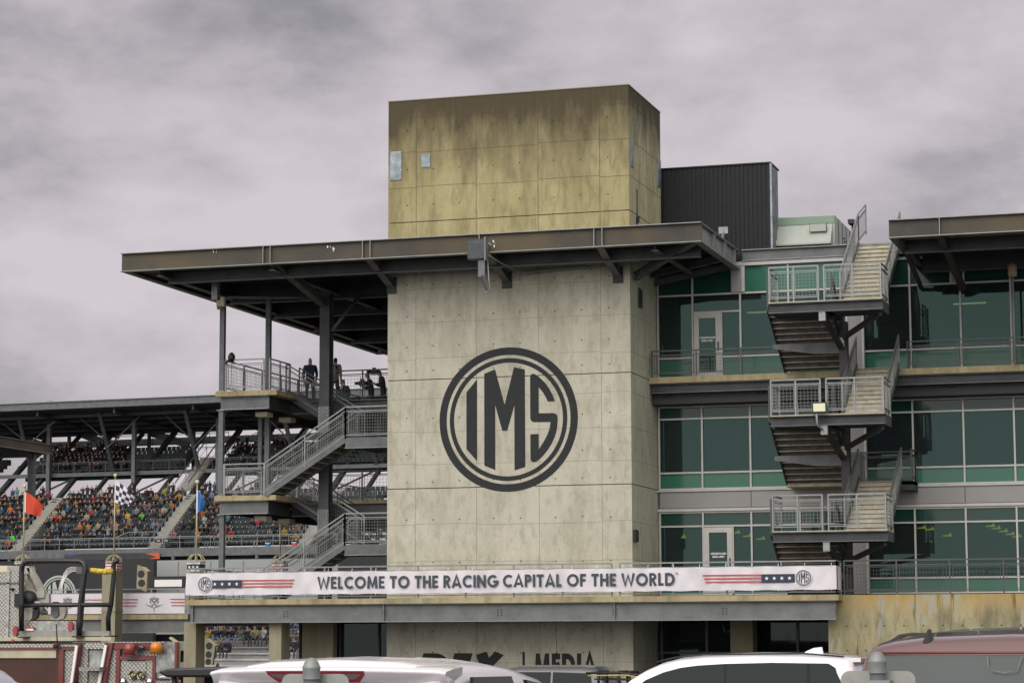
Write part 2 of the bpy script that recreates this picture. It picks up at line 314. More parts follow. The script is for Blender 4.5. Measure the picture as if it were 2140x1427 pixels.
# ------------------------------------------------------------------ mesh builder
class MB:
    def __init__(s): s.v = []; s.f = []; s.m = []; s.slots = []; s.sm = []
    def mi(s, m):
        if m not in s.slots: s.slots.append(m)
        return s.slots.index(m)
    def add(s, vs, fs, m, smooth=False):
        o = len(s.v); s.v += [Vector(x) for x in vs]; k = s.mi(m)
        for f in fs: s.f.append([i+o for i in f]); s.m.append(k); s.sm.append(smooth)
        return s
    def box(s, x0, x1, y0, y1, z0, z1, m):
        vs = [(x, y, z) for x in (x0, x1) for y in (y0, y1) for z in (z0, z1)]
        return s.add(vs, [(0, 1, 3, 2), (4, 6, 7, 5), (0, 4, 5, 1), (2, 3, 7, 6), (0, 2, 6, 4), (1, 5, 7, 3)], m)
    def beam(s, p, q, w, h, m, up=(0, 0, 1)):
        p = Vector(p); q = Vector(q); d = (q-p)
        if d.length < 1e-6: return s
        d.normalize(); upv = Vector(up)
        if abs(d.dot(upv)) > 0.98: upv = Vector((1, 0, 0))
        a = d.cross(upv).normalized(); b = a.cross(d).normalized()
        vs = []
        for c in (p, q):
            for i, j in ((-1, -1), (1, -1), (1, 1), (-1, 1)): vs.append(c + a*(i*w/2) + b*(j*h/2))
        return s.add(vs, [(0, 3, 2, 1), (4, 5, 6, 7), (0, 1, 5, 4), (1, 2, 6, 5), (2, 3, 7, 6), (3, 0, 4, 7)], m)
    def tube(s, pts, r, m, n=8, cap=True):
        pts = [Vector(p) for p in pts]; vs = []; fs = []; L = len(pts); prev = None
        for i, p in enumerate(pts):
            d = (pts[min(i+1, L-1)] - pts[max(i-1, 0)])
            d = d.normalized() if d.length > 1e-9 else Vector((0, 0, 1))
            if prev is None:
                up = Vector((0, 0, 1)) if abs(d.z) < 0.95 else Vector((1, 0, 0))
                a = d.cross(up).normalized()
            else: a = (prev - d*prev.dot(d)).normalized()
            prev = a; b = d.cross(a)
            rr = r[i] if isinstance(r, (list, tuple)) else r
            for k in range(n):
                t = 2*PI*k/n; vs.append(p + a*math.cos(t)*rr + b*math.sin(t)*rr)
        for i in range(L-1):
            for k in range(n):
                k2 = (k+1) % n; fs.append((i*n+k, i*n+k2, (i+1)*n+k2, (i+1)*n+k))
        if cap: fs.append(tuple(range(n))[::-1]); fs.append(tuple((L-1)*n+k for k in range(n)))
        return s.add(vs, fs, m, True)
    def prism(s, poly, axis, a, b, m, cap=True):
        """poly: 2D points in the two other axes, extruded along axis from a to b"""
        n = len(poly); vs = []
        for c in (a, b):
            for (u, v) in poly:
                vs.append({'X': (c, u, v), 'Y': (u, c, v), 'Z': (u, v, c)}[axis])
        fs = [(i, (i+1) % n, n+(i+1) % n, n+i) for i in range(n)]
        if cap: fs += [tuple(range(n))[::-1], tuple(range(n, 2*n))]
        return s.add(vs, fs, m)
    def flat(s, pts, m): return s.add(pts, [tuple(range(len(pts)))], m)
    def grid(s, rows, m, smooth=True):
        L = len(rows); n = len(rows[0]); vs = [p for r in rows for p in r]
        fs = [(i*n+j, i*n+j+1, (i+1)*n+j+1, (i+1)*n+j) for i in range(L-1) for j in range(n-1)]
        return s.add(vs, fs, m, smooth)
    def lathe(s, prof, c, m, n=16):
        rows = []
        for r, z in prof: rows.append([(c[0]+r*math.cos(2*PI*k/n), c[1]+r*math.sin(2*PI*k/n), c[2]+z) for k in range(n+1)])
        return s.grid(rows, m)
    def ring(s, c, r0, r1, y, m, n=64, sz=1.0, th=0.0):
        """flat ring in the XZ plane facing -Y, centre c=(x,z)"""
        vs = []
        for k in range(n):
            t = 2*PI*k/n
            for r in (r0, r1): vs.append((c[0]+r*math.cos(t), y, c[1]+r*math.sin(t)*sz))
        fs = [(2*k, 2*k+1, (2*k+3) % (2*n), (2*k+2) % (2*n)) for k in range(n)]
        return s.add(vs, fs, m)
    def obj(s, name, parent=None, local=False, loc=None, bevel=0):
        me = bpy.data.meshes.new(name); off = Vector((0, 0, 0))
        vs = s.v
        if parent is not None and not local:
            inv = ROOTM[parent.name].inverted(); vs = [inv @ v for v in vs]
        elif loc is not None: vs = [v - Vector(loc) for v in vs]
        me.from_pydata([tuple(v) for v in vs], [], s.f)
        for m in s.slots: me.materials.append(MATS[m])
        me.polygons.foreach_set('material_index', s.m); me.polygons.foreach_set('use_smooth', s.sm)
        me.update()
        bm = bmesh.new(); bm.from_mesh(me); bmesh.ops.recalc_face_normals(bm, faces=bm.faces); bm.to_mesh(me); bm.free()
        o = bpy.data.objects.new(name, me); C.objects.link(o)
        if parent is not None: o.parent = parent; ROOTM[o.name] = ROOTM[parent.name]
        elif loc is not None: o.location = loc; ROOTM[o.name] = Matrix.Translation(Vector(loc))
        else: ROOTM[o.name] = Matrix.Identity(4)
        if bevel:
            b = o.modifiers.new('bevel', 'BEVEL'); b.width = bevel; b.segments = 2; b.limit_method = 'ANGLE'
        return o
ROOTM = {}
def tag(o, label, cat, group=None, kind=None):
    if label: o['label'] = label
    if cat: o['category'] = cat
    if group: o['group'] = group
    if kind: o['kind'] = kind
    return o
def thing(name, label, cat, loc, rz=0.0, group=None):
    o = bpy.data.objects.new(name, None); C.objects.link(o); o.empty_display_size = 0.3
    o.location = loc; o.rotation_euler = (0, 0, rz)
    ROOTM[o.name] = Matrix.Translation(Vector(loc)) @ Matrix.Rotation(rz, 4, 'Z')
    return tag(o, label, cat, group)
def part(mb, name, parent, label=None, **k):
    o = mb.obj(name, parent, **k)
    if label: o['label'] = label
    return o

# ------------------------------------------------------------------ lettering drawn as strokes
def arc(cx, cy, rx, ry, a0, a1, n=18):
    return [(cx+rx*math.cos(R_(a0+(a1-a0)*i/n)), cy+ry*math.sin(R_(a0+(a1-a0)*i/n))) for i in range(n+1)]
def glyph(ch, t):
    h = t/2; L = h; B = h; T = 1-h; r = .5-h
    if ch == 'A': return .80, [[(h*.7, 0), (.40, 1-h*.3), (.80-h*.7, 0)], [(.18, .26), (.62, .26)]]
    if ch == 'C': return .80, [arc(.48, .5, r*.94, r, 48, 312)]
    if ch == 'D': return .78, [[(L, 0), (L, 1)], [(L, T)]+arc(.30, .5, .78-.30-h, r, 90, -90)+[(L, B)]]
    if ch == 'E': return .50, [[(L, 0), (L, 1)], [(L, T), (.50, T)], [(L, .5), (.46, .5)], [(L, B), (.50, B)]]
    if ch == 'F': return .48, [[(L, 0), (L, 1)], [(L, T), (.48, T)], [(L, .5), (.44, .5)]]
    if ch == 'G': return .86, [arc(.48, .5, r*.94, r, 50, 338)+[(.48+r*.94, .46)], [(.48+r*.94+h, .46), (.50, .46)]]
    if ch == 'H': return .68, [[(L, 0), (L, 1)], [(.68-h, 0), (.68-h, 1)], [(L, .5), (.68-h, .5)]]
    if ch == 'I': return t, [[(h, 0), (h, 1)]]
    if ch == 'L': return .44, [[(L, 1), (L, B), (.44, B)]]
    if ch == 'M': return .90, [[(h, 0), (h+.06, 1)], [(h+.06, 1-h*.6), (.45, .16), (.84-h, 1-h*.6)], [(.84-h, 1), (.90-h, 0)]]
    if ch == 'N': return .74, [[(L, 0), (L, 1)], [(L, 1-h*.5), (.74-h, h*.5)], [(.74-h, 0), (.74-h, 1)]]
    if ch == 'O': return .96, [arc(.48, .5, r*.96, r, 0, 360, 32)]
    if ch == 'P': return .56, [[(L, 0), (L, 1)], [(L, T)]+arc(.28, .70, .56-.28-h, .30-h, 90, -90)+[(L, .40+h)]]
    if ch == 'R': return .60, [[(L, 0), (L, 1)], [(L, T)]+arc(.28, .71, .57-.28-h, .29-h, 90, -90)+[(L, .42+h)], [(.27, .45), (.60-h*.8, 0)]]
    if ch == 'S': return .56, [arc(.28, .74, .28-h, .26-h, 35, 270, 12)[:-1]+arc(.28, .26, .28-h, .26-h+.02, 90, -145, 12)]
    if ch == 'T': return .60, [[(0, T), (.60, T)], [(.30, 0), (.30, T)]]
    if ch == 'W': return 1.06, [[(h*.7, 1), (.29, h*.4), (.53, .86), (.77, h*.4), (1.06-h*.7, 1)]]
    if ch == 'X': return .80, [[(h, 1), (.80-h, 0)], [(.80-h, 1), (h, 0)]]
    if ch == 'Y': return .68, [[(h, 1), (.34, .45), (.68-h, 1)], [(.34, .45), (.34, 0)]]
    if ch == '1': return .34, [[(.05, .8), (.24, 1-h*.5)], [(.26, 0), (.26, 1)]]
    if ch == '|': return t, [[(h, -.1), (h, 1.1)]]
    if ch == '6': return .56, [arc(.28, .3, .28-h, .3-h, 0, 360, 18), arc(.5, .3, .5-h, .7-h, 180, 115, 8)]
    return .30, []
def ribbon(pts, hw):
    P = [Vector((x, z)) for x, z in pts]; n = len(P)
    closed = (P[0]-P[-1]).length < 1e-4
    if closed: P = P[:-1]; n -= 1
    Ls = []; Rs = []
    for i in range(n):
        a = P[i-1] if (i > 0 or closed) else None
        b = P[(i+1) % n] if (i < n-1 or closed) else None
        d1 = (P[i]-a).normalized() if a is not None else None
        d2 = (b-P[i]).normalized() if b is not None else None
        d1 = d1 if d1 is not None else d2; d2 = d2 if d2 is not None else d1
        n1 = Vector((-d1.y, d1.x)); n2 = Vector((-d2.y, d2.x)); m = (n1+n2)
        if m.length < 0.3: m = n1.copy(); k = 1
        else: m.normalize(); k = min(1/max(m.dot(n1), .25), 1.55)
        Ls.append(P[i]+m*hw*k); Rs.append(P[i]-m*hw*k)
    return Ls, Rs, closed
def text_width(s, t, sp=.13, space=.34):
    w = 0
    for ch in s: w += space if ch == ' ' else glyph(ch, t)[0]+sp
    return w-sp
def text(mb, s, x0, y, z0, H, m, t=.2, width=None, slant=0.0, slope=0.0, sx=1.0, th=0.003, sp=.13, ax='Y', bounds=None):
    tot = text_width(s, t, sp); kx = (width/tot) if width else H*sx; pen = 0; k = 0
    for ch in s:
        if ch == ' ': pen += .34; continue
        wd, strokes = glyph(ch, t)
        for st in strokes:
            Ls, Rs, cl = ribbon([(a+pen, b) for a, b in st], t/2)
            n = len(Ls); yy = y-(k % 4)*0.0006; k += 1
            vs = [(x0+(p.x+slant*p.y)*kx, yy, z0+p.y*H+slope*p.x*kx) for p in Ls+Rs]
            fs = [(i, i+1, n+i+1, n+i) for i in range(n-1)]
            if cl: fs.append((n-1, 0, n, 2*n-1))
            mb.add(vs, fs, m)
        pen += wd+sp

# round emblem: two rings and three interlocked letters, unit radius
EMB_I = [(385, 487), (478, 375), (478, 1075), (385, 972)]
EMB_M = [(540, 328), (634, 290), (716, 592), (798, 272), (891, 292), (893, 1120), (800, 1150), (800, 598), (738, 815), (696, 815), (635, 598), (635, 1148), (540, 1112)]
EMB_S = [(936, 360), (940, 340), (952, 330), (968, 329), (985, 337), (1025, 367), (1065, 407), (1100, 455), (1128, 510), (1147, 563), (1087, 566), (1068, 525), (1042, 483), (1008, 443), (1008, 665),
         (1130, 663), (1150, 667), (1164, 679), (1170, 700), (1169, 745), (1163, 800), (1148, 855), (1122, 915), (1085, 975), (1040, 1030), (1005, 1062), (985, 1076), (965, 1080), (945, 1073), (937, 1058),
         (936, 843), (1007, 840), (1007, 970), (1050, 905), (1082, 845), (1102, 790), (1110, 739), (970, 741), (952, 736), (940, 722), (936, 702)]
def emblem(mb, cx, cz, Rr, y, m, slope=0.0):
    mb.ring((cx, cz), Rr*0.895, Rr, y, m); mb.ring((cx, cz), Rr*0.787, Rr*0.85, y, m)
    for P in (EMB_I, EMB_M, EMB_S):
        mb.flat([(cx+(a-746)/596*Rr, y, cz-(b-717+0.033*(a-746))/615*Rr) for a, b in P], m)
def star(mb, cx, cz, r, y, m):
    mb.flat([(cx+(r if k % 2 == 0 else r*.4)*math.sin(PI*k/5), y, cz+(r if k % 2 == 0 else r*.4)*math.cos(PI*k/5)) for k in range(10)], m)

# ------------------------------------------------------------------ railings and stairs
def railing(mb, p, q, m='galv', H=1.07, mesh=True, step=1.5, wire=0.0065, gap=0.095, posts=True, low=0.12, tr=0.022):
    p = Vector(p); q = Vector(q); d = q-p; hl = math.hypot(d.x, d.y); Z = Vector((0, 0, 1)); n = max(1, round(hl/step))
    if posts:
        for i in range(n+1): c = p+d*(i/n); mb.beam(c, c+Z*H, 0.045, 0.045, m)
    mb.beam(p+Z*H, q+Z*H, tr*2, tr*2, m); mb.beam(p+Z*(H-.14), q+Z*(H-.14), .03, .03, m); mb.beam(p+Z*low, q+Z*low, .03, .03, m)
    if mesh:
        for i in range(n):
            a = p+d*((i+.06)/n); b = p+d*((i+.94)/n); z1 = H-.19; z0 = low+.05
            mb.beam(a+Z*z1, b+Z*z1, .018, .018, m); mb.beam(a+Z*z0, b+Z*z0, .018, .018, m)
            mb.beam(a+Z*z0, a+Z*z1, .018, .018, m); mb.beam(b+Z*z0, b+Z*z1, .018, .018, m)
            k = int((b-a).length/gap)
            for j in range(1, k): c = a+(b-a)*(j/k); mb.beam(c+Z*z0, c+Z*z1, wire, wire, m)
            k = int((z1-z0)/gap)
            for j in range(1, k): z = z0+(z1-z0)*j/k; mb.beam(a+Z*z, b+Z*z, wire, wire, m)
def flight(mt, mst, p, q, side, width, n, mu='tread_under', mtr='tread', ms='steel'):
    """steps from p (bottom) to q (top); side = unit vector across; treads and pans in mt, stringers in mst"""
    p = Vector(p); q = Vector(q); d = q-p; run = Vector((d.x, d.y, 0)); rise = d.z; s = Vector(side)
    r = run/n; h = rise/n
    for i in range(n):
        a = p+r*i+Vector((0, 0, h*(i+1)))
        b = a+r; e1 = s*0.0; e2 = s*width
        lo = Vector((0, 0, -.05))
        vs = [a, b, b+e2, a+e2, a+lo, b+lo, b+e2+lo, a+e2+lo]
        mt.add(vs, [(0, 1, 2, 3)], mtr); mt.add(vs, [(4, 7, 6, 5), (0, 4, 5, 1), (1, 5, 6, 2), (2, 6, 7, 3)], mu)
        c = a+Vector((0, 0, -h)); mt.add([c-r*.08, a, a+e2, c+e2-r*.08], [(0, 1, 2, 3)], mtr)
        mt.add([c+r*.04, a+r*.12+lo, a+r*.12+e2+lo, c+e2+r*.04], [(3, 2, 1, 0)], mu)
        mt.beam(a-r*.02+Vector((0, 0, -.035)), a-r*.02+e2+Vector((0, 0, -.035)), .045, .02, 'nosing_shadow')  # dark strip that paints in the shadow under the nosing
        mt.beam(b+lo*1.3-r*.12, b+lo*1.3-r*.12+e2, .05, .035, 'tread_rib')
    for k in (-.02, width+.02):
        mst.beam(p+s*k+Vector((0, 0, .06)), q+s*k+Vector((0, 0, .06)), .04, .30, ms)
# ================================================================== SETTING
gb = MB()
gb.grid([[(x, y, z) for x in (-900, 700)] for y, z in ((-60, 0), (50, 0), (68, -.9), (120, -.9), (2500, -.9))], 'asphalt', False)
tag(gb.obj('ground'), None, None, kind='structure')

TX0, TX1, TY0, TY1, TZ = -26.97, -18.75, 74.0, 78.36, 19.65
CX0, CX1, CY0, CY1, CZ0, CZ1 = -35.5, -15.87, 71.56, 96.1, 14.0, 14.62
GY = 77.56

# ------------------------------------------------------------------ stair tower of cast concrete
tw = thing('concrete_tower', 'tall windowless concrete tower painted with a big round emblem', 'tower', (-22.86, 76.18, -.9))
mb = MB(); grooves = [6.78, 10.33, 15.56]
segs = [(-.9, 6.78), (6.78, 10.33), (10.33, 14.3), (14.3, 15.56), (15.56, TZ)]
for i, (a, b) in enumerate(segs):
    top = b > 15; g0 = .014 if a in grooves else 0; g1 = .014 if b in grooves else 0
    f = 'conc_top' if a >= 14.3 else 'conc_tower'; sd_ = 'conc_topside' if a >= 14.3 else 'conc_side_lit'
    a2, b2 = a+g0, b-g1; X0, X1, Y0, Y1 = TX0, TX1, TY0, TY1
    mb.flat([(X0, Y0, a2), (X1, Y0, a2), (X1, Y0, b2), (X0, Y0, b2)], f)
    mb.flat([(X0, Y1, a2), (X1, Y1, a2), (X1, Y1, b2), (X0, Y1, b2)], f)
    mb.flat([(X1, Y0, a2), (X1, Y1, a2), (X1, Y1, b2), (X1, Y0, b2)], sd_)
    mb.flat([(X0, Y0, a2), (X0, Y1, a2), (X0, Y1, b2), (X0, Y0, b2)], sd_)
    mb.flat([(X0, Y0, b2), (X1, Y0, b2), (X1, Y1, b2), (X0, Y1, b2)], f)
    mb.flat([(X0, Y0, a2), (X1, Y0, a2), (X1, Y1, a2), (X0, Y1, a2)], f)
part(mb, 'wall', tw)
mb = MB(); mb.box(TX0+.03, TX1-.03, TY0+.03, TY1-.03, -.9, TZ-.05, 'groove'); part(mb, 'joint_core', tw)
# formwork seams and tie holes
mb = MB(); rn = random.Random(3)
for x in (-25.99, -23.91, -21.80, -19.72):
    for a, b in segs: mb.box(x-.008, x+.008, TY0-.003, TY0+.001, a+.03, b-.03, 'seam_top' if a > 14 else 'seam')
hz = [(-.9, 3.1, (1.2, 2.45)), (3.2, 6.78, (4.4, 5.6)), (6.78, 10.33, (7.55, 8.6, 9.7)), (10.33, 14.3, (11.0, 12.2, 13.3)), (15.56, TZ, (16.71, 17.91, 19.07))]
for a, b, zs in hz:
    for z in zs:
        xs = [TX0]+[-25.99, -23.91, -21.80, -19.72]+[TX1]
        for i in range(5):
            zz = z+rn.choice((0, 0, 0, .03, -.02))
            mb.box(xs[i]+.01, xs[i+1]-.01, TY0-.003, TY0+.001, zz-.006, zz+.006, 'seam_top' if a > 14 else 'seam')
        mb.box(TX1-.001, TX1+.003, TY0+.02, TY1-.02, z-.006, z+.006, 'seam_top' if a > 14 else 'seam')
for z in (18.64, 17.31, 16.13, 13.46, 12.41, 11.41, 10.62, 9.06, 7.88, 7.0, 5.77, 4.38, 2.2, 1.5):
    for x in (-26.3, -25.39, -24.49, -23.33, -22.43, -21.26, -20.36, -19.45):
        zz = z+rn.uniform(-.02, .02); r = .023
        mb.prism([(x+r*math.cos(k*PI/4), zz+r*math.sin(k*PI/4)) for k in range(8)], 'Y', TY0-.004, TY0+.001, 'hole')
    for y in (74.6, 75.5, 76.5, 77.3): mb.box(TX1-.001, TX1+.004, y-.02, y+.02, z-.02, z+.02, 'hole')
part(mb, 'form_seams', tw)
for n, (x0, x1, z0, z1) in enumerate(((-26.9, -26.5, 17.0, 17.96), (-25.8, -25.5, 17.36, 17.82))):
    mb = MB(); mb.box(x0, x1, TY0-.03, TY0-.002, z0, z1, 'plate_blue')
    for cx in (x0+.04, x1-.04):
        for cz in (z0+.04, z1-.04): mb.box(cx-.012, cx+.012, TY0-.04, TY0-.03, cz-.012, cz+.012, 'galv')
    part(mb, 'cover_plate', tw)
for y0, y1, z0, z1 in ((74.2, 74.55, 17.03, 17.96), (77.9, 78.3, 17.05, 17.98)):
    mb = MB(); mb.box(TX1+.002, TX1+.03, y0, y1, z0, z1, 'plate_blue'); part(mb, 'cover_plate', tw)
mb = MB(); mb.box(TX1+.002, TX1+.03, 75.0, 75.5, 12.55, 13.2, 'steel')
for k in range(8): mb.box(TX1+.03, TX1+.05, 75.02, 75.48, 12.6+.07*k, 12.63+.07*k, 'black')
part(mb, 'louvre', tw)
mb = MB(); mb.box(TX1+.002, TX1+.08, 74.1, 74.5, 4.96, 5.34, 'black'); mb.box(TX1+.08, TX1+.1, 74.13, 74.47, 5.0, 5.3, 'trim'); part(mb, 'wall_box', tw)
mb = MB(); mb.tube([(TX1+.04, 74.9, 14.65), (TX1+.04, 74.9, 16.4)], .018, 'trim'); mb.box(TX1+.002, TX1+.09, 74.85, 74.97, 15.3, 15.48, 'black'); part(mb, 'conduit', tw)
mb = MB(); mb.box(TX0-.02, TX1+.02, TY0-.02, TY0+.18, TZ, TZ+.03, 'seam'); mb.box(TX1-.18, TX1+.02, TY0+.18, TY1+.02, TZ, TZ+.03, 'seam')
mb.box(TX0-.02, TX0+.18, TY0+.18, TY1+.02, TZ, TZ+.03, 'seam'); part(mb, 'coping', tw)
mb = MB(); emblem(mb, -22.835, 8.945, 2.335, TY0-.006, 'paint_dark'); part(mb, 'painted_emblem', tw)
mb = MB()
text(mb, 'DEX', -25.98, TY0-.006, .62, .86, 'paint_dark', t=.30, width=2.75, slant=.22, sp=.08)
part(mb, 'painted_word', tw); mb = MB(); mb.box(-22.38, -22.30, TY0-.008, TY0-.004, .5, 1.52, 'paint_dark'); part(mb, 'painted_bar', tw); mb = MB()
text(mb, 'MEDIA', -21.97, TY0-.006, .72, .75, 'paint_dark', t=.25, width=2.03, sp=.10)
part(mb, 'painted_word', tw)

# ------------------------------------------------------------------ wide steel canopy round the tower
cn = thing('steel_canopy', 'wide flat steel canopy with brownish fascia wrapping round the concrete tower', 'canopy', (-25.7, 83.0, 14.0))
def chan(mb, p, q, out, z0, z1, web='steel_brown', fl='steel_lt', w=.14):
    """channel shaped edge beam from p to q; out = unit vector outwards"""
    p = Vector(p); q = Vector(q); o = Vector(out)
    zm = Vector((0, 0, 1)); a = p-o*w; b = q-o*w
    mb.beam(Vector((a.x, a.y, (z0+z1)/2)), Vector((b.x, b.y, (z0+z1)/2)), .03, z1-z0-.05, web)
    for z in (z0+.0125, z1-.0125):
        c = p-o*(w*.5+.06); d = q-o*(w*.5+.06); mb.beam(Vector((c.x, c.y, z)), Vector((d.x, d.y, z)), w+.12, .025, fl)
mb = MB()
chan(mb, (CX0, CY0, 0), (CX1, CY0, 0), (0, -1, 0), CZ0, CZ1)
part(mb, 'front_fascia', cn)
mb = MB(); chan(mb, (CX1, CY0+.27, 0), (CX1, GY-.15, 0), (1, 0, 0), CZ0, CZ1, 'steel_lt', 'steel_lt'); part(mb, 'side_fascia', cn)
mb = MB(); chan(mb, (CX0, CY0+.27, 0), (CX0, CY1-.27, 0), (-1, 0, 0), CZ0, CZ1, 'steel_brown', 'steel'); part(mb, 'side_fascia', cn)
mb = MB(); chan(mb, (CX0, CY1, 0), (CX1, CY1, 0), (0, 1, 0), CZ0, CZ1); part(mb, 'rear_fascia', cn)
for px in (549, 564, 757, 773, 1001, 1241, 1258):
    x = at(px, 530, Y=CY0)[0]; mb = MB(); mb.box(x-.012, x+.012, CY0+.01, CY0+.125, CZ0+.03, CZ1-.03, 'galv'); part(mb, 'stiffener', cn)
for y in (73.6, 73.75, 75.2, 75.35, 76.8): mb = MB(); mb.box(CX1-.125, CX1-.01, y-.012, y+.012, CZ0+.03, CZ1-.03, 'galv'); part(mb, 'stiffener', cn)
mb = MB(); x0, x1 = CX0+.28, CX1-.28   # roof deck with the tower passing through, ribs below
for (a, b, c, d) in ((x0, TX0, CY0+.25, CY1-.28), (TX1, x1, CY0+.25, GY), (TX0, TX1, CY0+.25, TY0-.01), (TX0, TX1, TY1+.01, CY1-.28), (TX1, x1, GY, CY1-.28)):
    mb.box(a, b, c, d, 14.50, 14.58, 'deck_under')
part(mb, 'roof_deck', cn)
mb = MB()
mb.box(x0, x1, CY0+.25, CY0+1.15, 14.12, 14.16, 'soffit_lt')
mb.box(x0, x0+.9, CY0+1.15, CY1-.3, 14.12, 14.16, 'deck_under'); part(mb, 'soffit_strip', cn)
mb = MB()
for y in (CY0+1.2, 77.9, 81.9, 85.9, 89.9, 93.9):
    for a, b in (((x0+.9), TX0-.02), (TX1+.02, x1)) if 73.9 < y < 78.5 else ((x0+.9, x1),):
        mb.box(a, b, y-.012, y+.012, 13.72, 14.48, 'steel_dk'); mb.box(a, b, y-.12, y+.12, 13.70, 13.72, 'steel')
part(mb, 'cross_beams', cn)
mb = MB()
for x in (-34.2, -30.2, -24.5, -20.5, -17.4):
    y0 = CY0+.3 if x < TX0 or x > TX1 else TY1+.05
    mb.box(x-.012, x+.012, y0, CY1-.3, 13.85, 14.49, 'steel_dk'); mb.box(x-.11, x+.11, y0, CY1-.3, 13.83, 13.85, 'steel')
for k in range(20): y = 73.5+k*1.15; mb.box(x0+.9, TX0-.05, y-.03, y+.03, 14.28, 14.495, 'steel_dk')
part(mb, 'roof_ribs', cn)
def brace(p, q, w, h, m='steel'):
    mb = MB(); p = Vector(p); q = Vector(q); mb.beam(p, q, w, .02, m)
    d = (q-p).normalized(); a = d.cross(Vector((0, 0, 1))).normalized(); b = a.cross(d)
    mb.beam(p-b*.0+b*h*.5, q+b*h*.5, .02, h, m); mb.beam(p+b*h, q+b*h, w, .02, m); part(mb, 'brace', cn)
for x in (-26.83, -22.86, -19.14): brace((x, CY0+.2, 14.02), (x, TY0+.02, 13.38), .24, .22)
brace((-30.14, CY0+.2, 14.02), (-30.14, 76.4, 13.2), .24, .25)
brace((-16.05, CY0+.25, 14.02), (TX1+.05, TY0+.5, 13.35), .20, .22)
brace((-16.1, 75.6, 14.0), (TX1+.02, 76.7, 13.75), .16, .2); brace((-16.1, 77.2, 14.0), (TX1+.02, 77.3, 13.55), .16, .2)
for x in (-26.83, -22.86, -19.14): mb = MB(); mb.box(x-.17, x+.17, TY0-.03, TY0-.002, 13.2, 13.75, 'steel_dk'); part(mb, 'bearing_plate', cn)
mb = MB(); mb.tube([(-30.0, 76.6, 12.4), (-29.3, 77.6, 13.75)], .07, 'steel'); mb.tube([(-33.4, 75.6, 13.6), (-30.2, 76.4, 13.55)], .05, 'steel'); part(mb, 'strut', cn)
mb = MB(); mb.box(-33.3, -33.1, 74.0, 74.2, 13.3, 14.1, 'steel_lt'); mb.box(-33.12, -33.08, 73.98, 74.22, 13.3, 14.1, 'galv'); part(mb, 'hanger', cn)
for px, py in ((448, 525), (691, 520), (1028, 509)):    # bird droppings: white splashes on the fascia web
    c = at(px, py, Y=CY0+.118); mb = MB()
    for k in range(5):
        a = c+Vector((rn.uniform(-.1, .12), 0, rn.uniform(-.1, .08))); r = rn.uniform(.010, .030)
        mb.prism([(a.x+r*math.cos(t*PI/3), a.z+r*1.6*math.sin(t*PI/3)) for t in range(6)], 'Y', CY0+.100, CY0+.106, 'white')
    part(mb, 'white_splash', cn)
# big column and slim posts
bc = thing('steel_column', 'thick dark steel column standing under the canopy between the two stair flights', 'column', (-30.1, 76.5, -.9))
mb = MB(); mb.box(-30.29, -29.93, 76.3, 76.34, -.9, 13.75, 'steel_dk'); mb.box(-30.29, -29.93, 76.66, 76.7, -.9, 13.75, 'steel_dk'); mb.box(-30.13, -30.09, 76.34, 76.66, -.9, 13.75, 'steel_dk')
part(mb, 'shaft', bc)
mb = MB()
for z in (8.9, 5.4):
    mb.box(-30.31, -29.91, 76.27, 76.298, z, z+.9, 'steel')
    for k in range(7):
        for x in (-30.26, -29.96): mb.box(x-.02, x+.02, 76.24, 76.27, z+.08+k*.12, z+.12+k*.12, 'steel_lt')
part(mb, 'splice_plate', bc)

# ------------------------------------------------------------------ horn speaker box and conduit under the canopy
fl = thing('floodlight', 'square grey floodlight box on a bracket hanging from the front edge of the big canopy', 'floodlight', (-22.95, 71.3, 14.0))
mb = MB(); mb.prism([(71.42, 13.74), (71.20, 13.76), (71.16, 14.30), (71.42, 14.42)], 'X', -23.3, -22.72, 'plate_dark'); part(mb, 'housing', fl, bevel=.015)
mb = MB(); mb.box(-22.72, -22.69, 71.15, 71.45, 13.70, 14.44, 'galv'); part(mb, 'side_plate', fl)
mb = MB(); mb.prism([(-22.98, 13.74), (-22.76, 13.74), (-22.76, 13.2), (-22.98, 13.2)], 'Y', 71.3, 71.38, 'steel'); mb.beam((-22.86, 71.35, 13.25), (-22.73, 71.42, 12.78), .17, .06, 'plate_dark'); part(mb, 'bracket', fl)
mb = MB(); mb.tube([(-22.70, 71.42, 13.7), (-22.66, 71.45, 13.0), (-22.64, 71.45, 12.78), (-22.72, 71.45, 12.7), (-22.84, 71.45, 12.78)], .022, 'galv'); part(mb, 'cable', fl)
mb = MB(); mb.tube([(-22.69, 71.5, 13.9), (-22.5, 72.2, 13.75), (-22.35, 73.2, 13.68), (-22.25, 73.93, 13.72), (-20.4, 73.93, 13.80), (-20.12, 73.93, 13.76), (-20.0, 73.97, 13.68)], .022, 'steel_lt')
mb.tube([(-22.2, 73.93, 13.63), (-20.45, 73.93, 13.72), (-20.15, 73.93, 13.68)], .016, 'steel_lt')
tag(mb.obj('conduit_pipe', loc=(-21.3, 73.93, 13.75)), 'bent metal conduit running along the tower face under the canopy', 'pipe')

